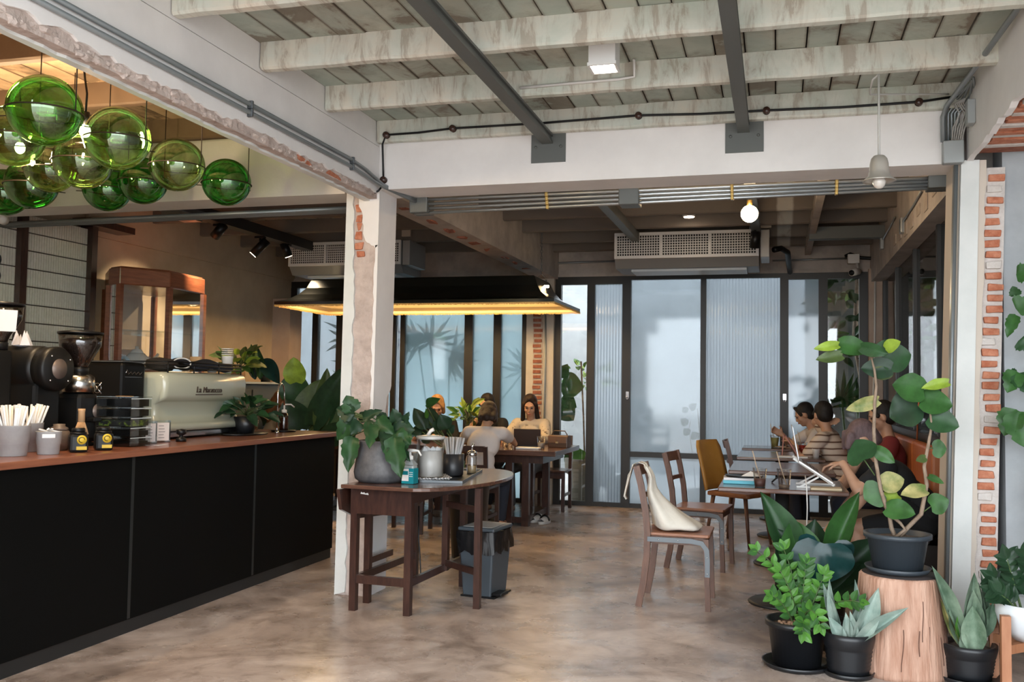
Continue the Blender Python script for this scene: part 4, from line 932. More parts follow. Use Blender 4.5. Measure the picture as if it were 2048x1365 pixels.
# towel, cups on the machine
cl = MB(); vs = []; fs = []
for i in range(13):
    for j in range(9):
        u = i/12; v_ = j/8; vs.append((-0.30+0.27*v_, -0.12+0.46*u, 0.03+0.035*math.sin(v_*3.0)+0.012*math.sin(u*9+v_*4)-0.02*(v_ > 0.95)))
for i in range(12):
    for j in range(8): fs.append((i*9+j, i*9+j+1, (i+1)*9+j+1, (i+1)*9+j))
M_NAVY = mat('navy towel', (0.014, 0.016, 0.026), 0.95, bump=0.6, bscale=200)
o = cl.add(vs, fs, True).obj('towel', M_NAVY, None, V((-3.76, 5.70, ZC+0.465))); s_ = o.modifiers.new('solid', 'SOLIDIFY'); s_.thickness = 0.03; tag(o, 'folded navy towel on top of the espresso machine', 'towel')
o = MB().ball((0, 0, 0), (0.09, 0.13, 0.045), 18, 10).obj('apron', mat('dark cloth heap', (0.03, 0.024, 0.02), 0.9), None, V((-3.95, 5.42, ZC+0.49))); tag(o, 'crumpled dark cloth beside the navy towel', 'cloth')
for q in range(len(o.data.vertices)):
    c_ = o.data.vertices[q].co; k_ = 1+0.25*mnoise.noise(c_*22); o.data.vertices[q].co = c_*k_
tag(MB().tube([(-3.85+0.035*math.cos(a*PI/9)*1.0, 5.50+0.05*math.cos(a*PI/9), ZC+0.50+0.035*math.sin(a*PI/9)) for a in range(18)], 0.005, 6, closed=True).obj('cloth_loop', mat('white tape', (0.6, 0.6, 0.6), 0.7)), 'white cord loop of the crumpled cloth', 'cord')
def paper_cup(loc, label, n=1, r=0.042, h=0.10, group='paper cups on the espresso machine'):
    t = thing('paper_cup', label, 'cup', loc, 0, group)
    MB().lathe([(0, 0), (r*0.72, 0), (r, h), (r*1.06, h+0.003), (r*0.96, h+0.002), (r*0.68, 0.006), (0, 0.006)], 20).obj('body', mat('white card cup', (0.72, 0.70, 0.67), 0.55), t)
    for k in range(1, n): MB().lathe([(r*1.02, h-0.004+k*0.014), (r*1.06, h+0.003+k*0.014), (r*0.96, h+0.002+k*0.014), (r*0.93, h-0.004+k*0.014)], 20).obj('nested_rim', mat('white card cup', (0.72, 0.70, 0.67)), t)
for q, (yy, n_) in enumerate(((6.06, 5), (5.93, 1))):
    paper_cup((-3.90 if q else -3.86, yy, ZC+0.445), ['tall upside stack of white cups on the espresso machine', 'single white cup on the espresso machine'][q], n_, 0.042, 0.12 if q == 0 else 0.075)
tag(MB().lathe([(0, 0), (0.045, 0), (0.052, 0.11), (0, 0.11)], 8, sy=0.4).obj('wooden_board', mat('pale board', (0.55, 0.36, 0.2), 0.6), None, V((-4.05, 5.95, ZC+0.45))), 'pale wooden board leaning behind the cups', 'board')
t = thing('tamper', 'black coffee tamper on the worktop before the espresso machine', 'tamper', (-3.60, 5.16, ZC))
MB().lathe([(0, 0), (0.032, 0), (0.032, 0.02), (0.012, 0.03), (0.012, 0.04), (0.03, 0.05), (0.03, 0.075), (0, 0.08)], 20).obj('body', M_BLACKP, t)
# faucet, bottle, tray at the bar end
t = thing('faucet', 'chrome gooseneck faucet at the bar end', 'faucet', (-3.60, 6.34, ZC))
MB().tube([(0, 0, 0)] + [(0, 0, 0.27)] + [(-0.02+0.02*math.cos(a), 0.085-0.085*math.cos(a), 0.29+0.085*math.sin(a)) for a in [PI*k/10 for k in range(11)]] + [(-0.04, 0.17, 0.21)], 0.006, 8).obj('spout', M_CHROME, t)
MB().lathe([(0, 0), (0.016, 0), (0.012, 0.02), (0, 0.02)], 14).obj('base', M_CHROME, t)
t = thing('pump_bottle', 'brown pump bottle on a black saucer at the bar end', 'bottle', (-3.70, 6.62, ZC))
MB().lathe([(0, 0), (0.09, 0), (0.10, 0.012), (0.085, 0.014), (0, 0.01)], 28).obj('saucer', M_BLACKP, t)
MB().lathe([(0, 0.014), (0.034, 0.014), (0.036, 0.02), (0.036, 0.12), (0.028, 0.14), (0.014, 0.15), (0, 0.15)], 22).obj('bottle', m_glass('amber plastic', (0.42, 0.24, 0.16), 0.1, 0.08), t)
MB().lathe([(0, 0.015), (0.03, 0.015), (0.03, 0.11), (0, 0.11)], 18).obj('liquid', mat('brown soap', (0.16, 0.07, 0.04), 0.3), t)
MB().lathe([(0.018, 0.148), (0.02, 0.15), (0.02, 0.17), (0.006, 0.175), (0.006, 0.20), (0, 0.20)], 16).tube([(0, 0, 0.20), (0, 0, 0.212), (0.03, 0.05, 0.212), (0.045, 0.075, 0.19)], 0.006, 8).obj('pump', M_WHITEP, t)
for (q, r_, h_, x_, y_, lab) in ((0, 0.03, 0.10, -3.98, 6.52, 'clear drinking glass behind the bar plant'), (1, 0.035, 0.08, -4.02, 6.72, 'second clear glass behind the pump bottle')):
    tag(MB().lathe([(0, 0), (r_*0.85, 0), (r_, h_), (r_*0.94, h_), (r_*0.8, 0.006), (0, 0.006)], 18).obj('drinking_glass', M_CLEAR, None, V((x_, y_, ZC))), lab, 'glass')

# display cabinet
t = thing('display_cabinet', 'mahogany faceted glass display cabinet on the back cabinet', 'cabinet', (0, 0, 1.38))
PT = [V((-5.90, 7.25, 0)), V((-5.60, 6.93, 0)), V((-5.44, 6.86, 0)), V((-5.205, 7.22, 0)), V((-5.25, 7.80, 0)), V((-5.90, 7.95, 0))]
HC = 0.98
def facet(pts, grow): 
    c = sum(pts, V())/len(pts); return [(c+(p-c)*grow) for p in pts]
g = facet(PT, 1.03)
MB().poly([(p.x, p.y) for p in g], (HC-0.16, HC-0.012), 'z').obj('crown', M_CABW, t, bevel=0.01)
MB().poly([(p.x, p.y) for p in facet(PT, 0.98)], (HC-0.012, HC), 'z').obj('lid', M_CABW, t, bevel=0.01)
MB().poly([(p.x, p.y) for p in g], (0, 0.08), 'z').obj('base', M_CABW, t, bevel=0.006)
for p in PT: MB().box(p.x-0.022, p.x+0.022, p.y-0.022, p.y+0.022, 0.08, HC-0.16).obj('post', M_CABW, t)
for a, b in zip(PT, PT[1:]+PT[:1]):
    if a.x < -5.85 and b.x < -5.85: continue
    mb = MB(); d = (b-a); nrm = V((d.y, -d.x, 0)).normalized()*0.002
    mb.add([a-nrm+V((0, 0, .08)), b-nrm+V((0, 0, .08)), b-nrm+V((0, 0, HC-.16)), a-nrm+V((0, 0, HC-.16)), a+nrm+V((0, 0, .08)), b+nrm+V((0, 0, .08)), b+nrm+V((0, 0, HC-.16)), a+nrm+V((0, 0, HC-.16))], [(0, 1, 2, 3), (7, 6, 5, 4), (0, 4, 5, 1), (3, 2, 6, 7)])
    mb.obj('pane', M_CLEAR, t)
MB().poly([(p.x, p.y) for p in facet(PT, 0.9)], (0.42, 0.435), 'z').obj('shelf', m_glass('shelf glass', (0.9, 0.93, 0.9)), t)
def teapot(loc, label, m, s=1.0, rz=0):
    t = thing('teapot', label, 'teapot', loc, rz, 'pots in the display cabinet')
    MB().lathe([(0, 0), (0.05*s, 0), (0.085*s, 0.04*s), (0.085*s, 0.08*s), (0.05*s, 0.12*s), (0, 0.122*s)], 24).obj('body', m, t)
    MB().lathe([(0, 0.122*s), (0.045*s, 0.122*s), (0.03*s, 0.145*s), (0.012*s, 0.15*s), (0.015*s, 0.165*s), (0, 0.17*s)], 20).obj('lid', m, t)
    MB().tube([(0.075*s, 0, 0.05*s), (0.12*s, 0, 0.09*s), (0.14*s, 0, 0.12*s)], [0.018*s, 0.012*s, 0.009*s], 8).obj('spout', m, t)
    MB().tube([(-0.07*s, 0, 0.10*s), (-0.12*s, 0, 0.11*s), (-0.13*s, 0, 0.06*s), (-0.08*s, 0, 0.03*s)], 0.007*s, 6).obj('handle', m, t)
zc = 1.462
teapot((-5.52, 7.22, zc), 'white teapot in the display cabinet', mat('white china', (0.6, 0.58, 0.54), 0.25), 1.3, 0.8)
teapot((-5.42, 7.60, zc), 'yellow teapot in the display cabinet', mat('yellow china', (0.55, 0.33, 0.05), 0.3), 1.15, 1.2)
t = thing('coffee_jug', 'black carafe beside the yellow teapot', 'carafe', (-5.33, 7.42, zc))
MB().lathe([(0, 0), (0.05, 0), (0.055, 0.02), (0.045, 0.12), (0.03, 0.14), (0.03, 0.16), (0, 0.16)], 20).obj('body', M_BLACKP, t)
MB().tube([(0.0, 0.04, 0.12), (0.0, 0.085, 0.10), (0.0, 0.085, 0.05), (0.0, 0.048, 0.03)], 0.007, 6).obj('handle', M_BLACKP, t)
for k, (x, y, lab, c_) in enumerate(((-5.74, 7.38, 'wooden tray leaning in the display cabinet', (0.42, 0.26, 0.14)), (-5.72, 7.62, 'brown cardboard box in the display cabinet', (0.30, 0.16, 0.09)))):
    o = MB().box(-0.09, 0.09, -0.012-0.03*k, 0.012+0.03*k, 0, 0.2-0.06*k).obj('tray', mat('tan card %d' % k, c_, 0.7), None, V((x, y, zc))); o.rotation_euler = (0.25 if k == 0 else 0, 0, 0.6+0.2*k); tag(o, lab, 'box')
tag(MB().tube([(-5.5+0.05*math.cos(a*PI/9), 7.02, zc+0.06+0.05*math.sin(a*PI/9)) for a in range(18)], 0.016, 8, closed=True).obj('tape_ring', mat('pale blue plastic', (0.35, 0.48, 0.58), 0.4)), 'pale blue ring standing in the display cabinet', 'ring')
# ================================================================ FURNITURE
def copy_tree(o, loc, rz, label=None, group=None, parent=None):
    c = o.copy(); COL.objects.link(c); c.parent = parent
    if parent is None: c.location = loc; c.rotation_euler = (0, 0, rz)
    if label: c['label'] = label
    if group: c['group'] = group
    for ch in list(o.children): copy_tree(ch, None, None, parent=c)
    return c
def rail(path, w, h, up=(0, 0, 1)):
    """rectangular section swept along a path in the x-z plane"""
    mb = MB(); vs = []; fs = []; P = [V(p) for p in path]
    for i, p in enumerate(P):
        d = (P[min(i+1, len(P)-1)]-P[max(i-1, 0)]).normalized(); s = V((0, 1, 0)); u = d.cross(s).normalized()
        for a, b in ((-1, -1), (1, -1), (1, 1), (-1, 1)): vs.append(tuple(p+s*(a*w/2)+u*(b*h/2)))
    n = len(P)
    for i in range(n-1):
        for k in range(4): fs.append((i*4+k, i*4+(k+1) % 4, i*4+4+(k+1) % 4, i*4+4+k))
    fs += [(3, 2, 1, 0), tuple((n-1)*4+k for k in range(4))]
    return mb.add(vs, fs)
def bent_chair(label, loc, rz, group, m_wood, m_seat, strap=True, rungs=2):
    t = thing('dining_chair', label, 'chair', loc, rz, group)
    W = 0.205
    MB().poly([(-0.19, -0.20), (0.205, -0.215), (0.215, -0.19), (0.215, 0.19), (0.205, 0.215), (-0.19, 0.20)], (0.445, 0.465), 'z').obj('seat', m_seat, t, bevel=0.006)
    MB().box(-0.19, 0.19, -0.195, -0.175, 0.395, 0.445).box(-0.19, 0.19, 0.175, 0.195, 0.395, 0.445).box(0.17, 0.19, -0.175, 0.175, 0.395, 0.445).box(-0.19, -0.17, -0.175, 0.175, 0.395, 0.445).obj('seat_frame', m_wood, t)
    for s in (-1, 1):
        o = rail([(-0.225, 0, 0), (-0.195, 0, 0.15), (-0.175, 0, 0.32), (-0.172, 0, 0.46), (-0.185, 0, 0.60), (-0.215, 0, 0.76), (-0.245, 0, 0.875)], 0.026, 0.04).obj('back_post', m_wood, t); o.location.y = s*W
        o = rail([(0.205, 0, 0), (0.195, 0, 0.25), (0.19, 0, 0.44)], 0.03, 0.032).obj('leg', m_wood, t); o.location.y = s*W
        if strap:
            o = rail([(-0.17, 0, 0.425), (0.10, 0, 0.425), (0.165, 0, 0.415), (0.195, 0, 0.375), (0.2, 0, 0.31), (0.2, 0, 0.21)], 0.004, 0.03).obj('metal_strap', M_MET, t); o.location.y = s*(W+0.0175)
            for q in ((-0.1, 0.425), (0.02, 0.425), (0.199, 0.33), (0.2, 0.23)):
                MB().ball((q[0], s*(W+0.020), q[1]), 0.005, 6, 5).obj('rivet', M_CHROME, t)
    def slat(z0, z1, x0, x1, d):
        mb = MB(); vs = []; fs = []; n = 8
        for i in range(n+1):
            y = -W+2*W*i/n; bow = -0.03*(1-(y/W)**2)
            for (x, z) in ((x0+bow-0.009, z0), (x0+bow+0.009, z0), (x1+bow+0.009, z1), (x1+bow-0.009, z1)): vs.append((x, y, z))
        for i in range(n):
            for k in range(4): fs.append((i*4+k, i*4+(k+1) % 4, i*4+4+(k+1) % 4, i*4+4+k))
        mb.add(vs, fs).obj(d, m_wood, t)
    slat(0.80, 0.87, -0.225, -0.243, 'top_rail')
    if rungs > 1: slat(0.655, 0.685, -0.195, -0.20, 'back_slat')
    return t
bent_chair('brown bentwood chair with a cloth bag hung on its back', (-0.61, 6.20, 0), 0.0, 'chairs along the right tables', M_CWOOD, M_CWOOD2)
bent_chair('brown bentwood chair with bare red seat behind the bag chair', (-0.565, 7.53, 0), -0.12, 'chairs along the right tables', M_CWOOD, M_CWOOD2)
bent_chair('brown bentwood chair farthest back by the small tables', (-0.24, 9.62, 0), 0.05, 'chairs along the right tables', M_CWOOD, M_CWOOD2)
# mustard shell chair
t = thing('shell_chair', 'mustard backed wooden chair at the second right table', 'chair', (-0.33, 8.72, 0), -0.5, 'chairs along the right tables')
M_MUST = mat('mustard veneer', (0.36, 0.175, 0.035), 0.4, col2=(0.42, 0.21, 0.05), scale=6)
M_ORW = mat('orange brown wood', (0.20, 0.075, 0.03), 0.4, col2=(0.28, 0.115, 0.05), scale=6)
mb = MB(); vs = []; fs = []
for i in range(9):
    z = 0.47+0.44*i/8; w_ = 0.195-0.02*(i/8)**3; 
    if i == 8: w_ = 0.15
    for j in range(9):
        y = -w_+2*w_*j/8; vs.append((-0.20-0.12*(i/8)**1.2-0.025*(1-(j/4-1)**2), y, z))
for i in range(8):
    for j in range(8): fs.append((i*9+j, i*9+j+1, (i+1)*9+j+1, (i+1)*9+j))
o = mb.add(vs, fs, True).obj('backrest', M_MUST, t); q = o.modifiers.new('s', 'SOLIDIFY'); q.thickness = 0.022
MB().poly([(-0.21, -0.18), (0.2, -0.205), (0.22, -0.18), (0.22, 0.18), (0.2, 0.205), (-0.21, 0.18)], (0.425, 0.465), 'z').obj('seat', M_ORW, t, bevel=0.012)
for sx, sy in ((-1, -1), (-1, 1), (1, -1), (1, 1)): MB().cyl((0.16*sx, 0.15*sy, 0.43), (0.22*sx, 0.185*sy, 0), 0.02, 10, 0.012).obj('leg', M_CWOOD, t)

# small tables on the right
def bistro(y0, y1, label):
    cx, cy = 0.035, (y0+y1)/2
    t = thing('cafe_table', label, 'table', (cx, cy, 0), 0, 'small tables along the bench')
    MB().box(-0.385, 0.385, (y0-cy), (y1-cy), 0.738, 0.765).obj('table_top', M_TWOOD, t, bevel=0.006)
    MB().cyl((0, 0, 0.03), (0, 0, 0.73), 0.045, 18).obj('column', M_BLACK, t)
    MB().lathe([(0, 0), (0.21, 0), (0.215, 0.01), (0.20, 0.02), (0.07, 0.032), (0.05, 0.05), (0, 0.05)], 30).obj('base', M_BLACK, t)
    MB().box(-0.25, 0.25, -0.04, 0.04, 0.724, 0.738).obj('bracket', M_BLACK, t)
bistro(6.0, 6.75, 'near small table with laptop stand and two iced drinks')
bistro(7.30, 8.3, 'bare second small table behind the laptop')
bistro(8.82, 9.75, 'third small table with tablet stand and paper cup')
bistro(10.22, 10.78, 'farthest small table against the glass')
# bench
t = thing('bench_seat', 'upholstered bench with orange leather back along the side wall', 'bench', (0.80, 8.4, 0))
MB().box(-0.20, 0.27, -1.6, 2.2, 0.0, 0.36).obj('base', mat('dark bench base', (0.03, 0.022, 0.018), 0.5), t)
M_LEA = mat('orange leather', (0.42, 0.12, 0.035), 0.45, col2=(0.48, 0.15, 0.05), scale=8)
for k in range(4):
    MB().box(-0.24, 0.18, -1.6+k*0.95, -0.66+k*0.95, 0.36, 0.45).obj('seat_cushion', mat('grey seat fabric', (0.14, 0.13, 0.125), 0.9), t, bevel=0.02)
    MB().box(0.19, 0.275, -1.6+k*0.95, -0.66+k*0.95, 0.45, 1.0).obj('back_cushion', M_LEA, t, bevel=0.02)
# low grey stool
t = thing('grey_stool', 'low grey upholstered stool under the near small table', 'stool', (0.30, 7.02, 0))
MB().box(-0.17, 0.17, -0.16, 0.16, 0.31, 0.43).obj('cushion', mat('grey stool fabric', (0.17, 0.165, 0.16), 0.9), t, bevel=0.03)
MB().box(-0.172, 0.172, -0.162, 0.162, 0.425, 0.437).obj('piping', mat('white piping', (0.5, 0.5, 0.5), 0.6), t, bevel=0.005)
for sx in (-1, 1):
    for sy in (-1, 1): MB().cyl((0.13*sx, 0.12*sy, 0.31), (0.14*sx, 0.13*sy, 0), 0.016, 8).obj('leg', M_BLACK, t)

# gateleg table
t = thing('gateleg_table', 'dark round drop leaf table by the pillar', 'table', (-2.245, 5.75, 0), -0.05)
top = [(-0.245, -0.56), (0.19, -0.57)]
top += [(0.19+0.335*math.sin(a), 0.17-0.745*math.cos(a)) for a in [PI*k/24 for k in range(1, 24)]] + [(0.19, 0.915), (-0.245, 0.90)]
MB().poly(top, (0.742, 0.765), 'z').obj('table_top', M_TWOOD, t, bevel=0.004)
MB().poly([(-0.56, 0.735), (0.90, 0.735), (0.86, 0.60), (0.66, 0.52), (0.17, 0.50), (-0.30, 0.53), (-0.52, 0.61)], (-0.275, -0.253), 'x').obj('hanging_leaf', M_DWOOD, t)
MB().box(-0.22, 0.18, -0.475, -0.455, 0.585, 0.742).obj('apron', M_DWOOD, t)
MB().box(-0.22, 0.18, 0.445, 0.465, 0.62, 0.742).box(-0.22, -0.20, -0.455, 0.445, 0.62, 0.742).box(0.16, 0.18, -0.455, 0.445, 0.66, 0.742).obj('side_rail', M_DWOOD, t)
MB().poly([(-0.155, 0.705), (-0.10, 0.70), (-0.105, 0.712), (-0.125, 0.708), (-0.13, 0.716), (-0.14, 0.711), (-0.15, 0.717)], (-0.4765, -0.4752), 'y').obj('torn_sticker', M_WHITEP, t)
for x, y in ((-0.20, -0.45), (0.16, -0.45), (-0.20, 0.44), (0.16, 0.44)): MB().box(x-0.021, x+0.021, y-0.021, y+0.021, 0, 0.70).obj('leg', M_DWOOD, t)
MB().box(-0.195, 0.155, -0.462, -0.438, 0.165, 0.215).box(-0.212, -0.188, -0.43, 0.42, 0.165, 0.21).box(0.148, 0.172, -0.43, 0.42, 0.165, 0.21).obj('stretcher', M_DWOOD, t)
# gates: one swung out under the raised leaf, one folded
gx, gy = 0.48, -0.13
MB().box(gx-0.02, gx+0.02, gy-0.02, gy+0.02, 0, 0.735).obj('gate_leg', M_DWOOD, t)
for z in (0.22, 0.60): MB().bar((gx, gy, z), (0.17, 0.10, z), 0.024, 0.04).obj('gate_rail', M_DWOOD, t)
MB().box(0.15, 0.19, 0.08, 0.12, 0.17, 0.66).obj('gate_post', M_DWOOD, t)
MB().box(-0.235, -0.195, -0.26, -0.22, 0, 0.735).obj('gate_leg', M_DWOOD, t)
for z in (0.24, 0.60): MB().box(-0.226, -0.204, -0.22, 0.10, z, z+0.04).obj('gate_rail', M_DWOOD, t)
# pedal bin
t = thing('pedal_bin', 'grey pedal bin with black bag under the round table', 'bin', (-1.855, 6.02, 0), -0.12)
M_BIN = mat('grey bin plastic', (0.05, 0.062, 0.074), 0.45)
MB().add([(-0.10, -0.13, 0), (0.10, -0.13, 0), (0.10, 0.13, 0), (-0.10, 0.13, 0), (-0.125, -0.155, 0.40), (0.125, -0.155, 0.40), (0.125, 0.155, 0.40), (-0.125, 0.155, 0.40)], [(3, 2, 1, 0), (0, 1, 5, 4), (1, 2, 6, 5), (2, 3, 7, 6), (3, 0, 4, 7), (4, 5, 6, 7)]).obj('body', M_BIN, t, bevel=0.012)
bg_ = MB(); vs = []; fs = []
for i in range(4):
    for k in range(40):
        a = 2*PI*k/40; c_, s_ = math.cos(a), math.sin(a); sq = 1/max(abs(c_), abs(s_))**0.85
        w_ = (0.138+0.008*math.sin(k*2.3+i)); z = 0.425-0.04*i-(0.03*abs(math.sin(k*0.7)) if i == 3 else 0)
        vs.append((w_*c_*sq*0.98, w_*1.24*s_*sq*0.98, z))
for i in range(3):
    for k in range(40): fs.append((i*40+k, i*40+(k+1) % 40, (i+1)*40+(k+1) % 40, (i+1)*40+k))
bg_.add(vs, fs, True).obj('bin_bag', mat('black bag', (0.01, 0.01, 0.011), 0.22), t)
MB().box(-0.13, 0.13, -0.16, 0.16, 0.425, 0.45).obj('lid', M_BIN, t, bevel=0.01)
MB().box(-0.10, 0.10, -0.13, 0.13, 0.4505, 0.4535).obj('lid_inset', mat('pale bin lid', (0.30, 0.29, 0.28), 0.5), t)
MB().box(0.10, 0.17, -0.12, 0.0, 0.015, 0.035).obj('pedal', M_BLACKP, t, bevel=0.005)
MB().box(-0.11, 0.13, -0.14, 0.14, 0.0, 0.012).obj('foot', M_BLACKP, t)

# communal table and its chairs
t = thing('communal_table', 'long dark communal table under the fringed lamp', 'table', (-3.5, 9.47, 0))
MB().box(-1.5, 1.45, -0.575, 0.575, 0.70, 0.75).obj('table_top', M_TWOOD, t, bevel=0.006)
MB().box(-1.35, 1.3, -0.46, 0.46, 0.62, 0.70).obj('apron', M_DWOOD, t)
for x in (-1.3, -0.1, 0.95, 1.12):
    for y in (-0.42, 0.42): MB().box(x-0.035, x+0.035, y-0.035, y+0.035, 0, 0.62).obj('leg', M_DWOOD, t)
for x in (-1.3, 1.035): MB().box(x-0.1, x+0.1, -0.45, 0.45, 0.03, 0.09).obj('foot_rail', M_DWOOD, t)
def wood_chair(label, loc, rz):
    t = thing('wooden_chair', label, 'chair', loc, rz, 'chairs at the communal table')
    MB().box(-0.2, 0.2, -0.2, 0.2, 0.425, 0.45).obj('seat', M_DWOOD, t, bevel=0.006)
    for sx in (-1, 1):
        MB().box(sx*0.18-0.018, sx*0.18+0.018, 0.16, 0.196, 0, 0.425).obj('leg', M_DWOOD, t)
        MB().bar((sx*0.18, -0.19, 0), (sx*0.18, -0.18, 0.43), 0.036, 0.036, (0, 1, 0)).bar((sx*0.18, -0.18, 0.43), (sx*0.18, -0.225, 0.82), 0.036, 0.03, (0, 1, 0)).obj('back_post', M_DWOOD, t)
        MB().box(sx*0.18-0.01, sx*0.18+0.01, -0.17, 0.165, 0.16, 0.19).obj('stretcher', M_DWOOD, t)
    for z in (0.60, 0.77): MB().box(-0.17, 0.17, -0.23, -0.205, z, z+0.055).obj('back_rail', M_DWOOD, t)
    MB().box(-0.165, 0.165, 0.17, 0.185, 0.36, 0.425).obj('seat_rail', M_DWOOD, t)
    return t
wc = wood_chair('dark wooden chair under the person in the white tee', (-2.72, 8.42, 0), 0.0)
copy_tree(wc, (-2.45, 10.42, 0), PI, 'dark wooden chair under the long haired person at the table end')
copy_tree(wc, (-3.15, 10.48, 0), PI, 'dark wooden chair under the dark haired person behind the vase')
copy_tree(wc, (-3.75, 10.45, 0), PI, 'dark wooden chair under the blond person')
copy_tree(wc, (-3.35, 8.36, 0), 0.12, 'empty dark wooden chair left of the person in the white tee')
copy_tree(wc, (-4.85, 8.45, 0), -0.3, 'dark wooden chair under the person with auburn hair')
# surfboard beyond the side windows
t = thing('surfboard', 'reddish brown surfboard standing behind the side window', 'surfboard', (1.82, 9.6, 0.0), 0.35)
op = []
for k in range(40):
    a = 2*PI*k/40; op.append((0.26*math.sin(a)*(1-0.10*math.cos(a)), 1.45-1.25*math.cos(a)))
MB().poly(op, (-0.03, 0.03), 'y').obj('board', mat('red brown lacquer', (0.24, 0.055, 0.02), 0.35), t, bevel=0.015)
MB().poly([(0, 0), (0.12, 0.02), (0.03, 0.16)], (0.03, 0.05), 'y', Matrix.Translation((0, 0, 0.4))).obj('fin', M_BLACKP, t)
MB().box(-0.15, 0.15, -0.1, 0.1, 0, 0.22).obj('stand', M_DWOOD, t)
# ================================================================ PLANTS
def leaf_mat(name, c, c2=None, rough=0.42, sc=14):
    c2 = c2 or tuple(min(1, q*1.7) for q in c)
    return mat(name, c, rough, col2=c2, scale=sc, spec=0.3)
G_DARK = leaf_mat('dark leaf', (0.011, 0.030, 0.013)); G_DEEP = leaf_mat('deep green leaf', (0.016, 0.048, 0.016))
G_MID = leaf_mat('mid green leaf', (0.024, 0.072, 0.017)); G_BRIGHT = leaf_mat('bright green leaf', (0.048, 0.135, 0.02))
G_YEL = leaf_mat('yellow green leaf', (0.17, 0.245, 0.028)); G_CREAM = leaf_mat('cream patched leaf', (0.10, 0.15, 0.04), (0.48, 0.40, 0.17), 0.5, 9)
G_OLIVE = leaf_mat('olive leaf', (0.05, 0.075, 0.022)); G_SILV = leaf_mat('silver green leaf', (0.20, 0.285, 0.245), (0.42, 0.49, 0.43), 0.5, 10)
G_SNAKE = leaf_mat('striped snake leaf', (0.085, 0.145, 0.09), (0.26, 0.34, 0.25), 0.45, 9); G_TEAL = leaf_mat('blue green glossy leaf', (0.006, 0.03, 0.028), (0.012, 0.045, 0.045), 0.2)
M_STEM = mat('brown stem', (0.20, 0.14, 0.095), 0.8, col2=(0.30, 0.22, 0.16), scale=30, bump=0.4, bscale=60)
M_GSTEM = mat('green stem', (0.06, 0.10, 0.03), 0.5)
M_SOIL = mat('soil', (0.045, 0.03, 0.022), 0.95, col2=(0.10, 0.07, 0.05), scale=60, bump=1.0, bscale=80)
M_POTB = mat('black pot plastic', (0.008, 0.009, 0.011), 0.4); M_POTG = mat('slate pot plastic', (0.035, 0.045, 0.056), 0.45)
def prof_leaf(kind):
    if kind == 'round': return lambda t: math.sin(PI*min(1, t*0.98+0.02))**0.6
    if kind == 'ovate': return lambda t: (math.sin(PI*t**0.8))**0.85
    if kind == 'lance': return lambda t: (math.sin(PI*t**0.75))**0.9*(1-0.25*t)
    if kind == 'sword': return lambda t: min(1, 0.45+1.6*t)*(1-max(0, (t-0.55)/0.45)**1.6)
    if kind == 'strap': return lambda t: min(1, 0.25+1.3*t)*(1-max(0, (t-0.6)/0.4)**2.0)
    if kind == 'lobed': return lambda t: (math.sin(PI*t**0.62))**0.7*(0.80+0.28*abs(math.sin(t*PI*4.5)))
    if kind == 'heart': return lambda t: (math.sin(PI*min(1, (t+0.10)/1.10)))**0.65*(1-0.35*t)*1.15
LEAF = {}
def leaf_mesh(kind, m, fold=0.18, droop=0.12, wave=0.02, thick=False):
    key = (kind, m.name, fold, droop, wave)
    if key in LEAF: return LEAF[key]
    f = prof_leaf(kind); nl, nw = 12, 6; vs = []; fs = []; L_ = 0.07 if kind == 'heart' else 0
    for i in range(nl+1):
        t = i/nl; w_ = max(0.004, f(t))*0.5
        for j in range(nw+1):
            s = j/nw*2-1
            y = t-(L_*abs(s) if i < 3 else 0)
            vs.append((w_*s, y, fold*abs(s)*w_-droop*t*t+wave*math.sin(t*11+s*2)*abs(s)))
    for i in range(nl):
        for j in range(nw): a = i*(nw+1)+j; fs.append((a, a+1, a+nw+2, a+nw+1))
    LEAF[key] = MB().add(vs, fs, True).mesh('leaf', m)
    return LEAF[key]
def put_leaf(t, base, tip, width, me, tilt=0.0, name='leaf', face=None):
    """leaf from base to tip (world), width in metres, facing the viewer's side"""
    b = V(base); d = V(tip)-b; L_ = d.length; d.normalize()
    c = face if face is not None else (V((0, 0, CAM_H+0.9))-b).normalized()
    n = (c-d*c.dot(d)).normalized(); s = d.cross(n)
    if tilt: n2 = n*math.cos(tilt)+s*math.sin(tilt); s = d.cross(n2); n = n2
    o = bpy.data.objects.new(name, me); COL.objects.link(o); o.parent = t
    R_ = Matrix(((s.x*width, d.x*L_, n.x*L_, 0), (s.y*width, d.y*L_, n.y*L_, 0), (s.z*width, d.z*L_, n.z*L_, 0), (0, 0, 0, 1)))
    o.matrix_local = Matrix.Translation(b-t.location) @ R_
    return o
def px_leaves(t, rows, Y, ox, oy, sc, depth=0.06, seed=1):
    """rows: base x,y, tip x,y, width (in a photo crop), mesh [, dy]"""
    rnd = random.Random(seed)
    for r in rows:
        bx, by, tx, ty, w_, me = r[:6]; dy = r[6] if len(r) > 6 else rnd.uniform(-depth, depth)
        b = at(ox+bx*sc, oy+by*sc, y=Y+dy*0.5); q = at(ox+tx*sc, oy+ty*sc, y=Y+dy-0.03)
        dist = (b-V((0, 0, CAM_H))).length
        put_leaf(t, b, q, w_*sc*dist/F_PX*1.35, me, rnd.uniform(-0.35, 0.35))
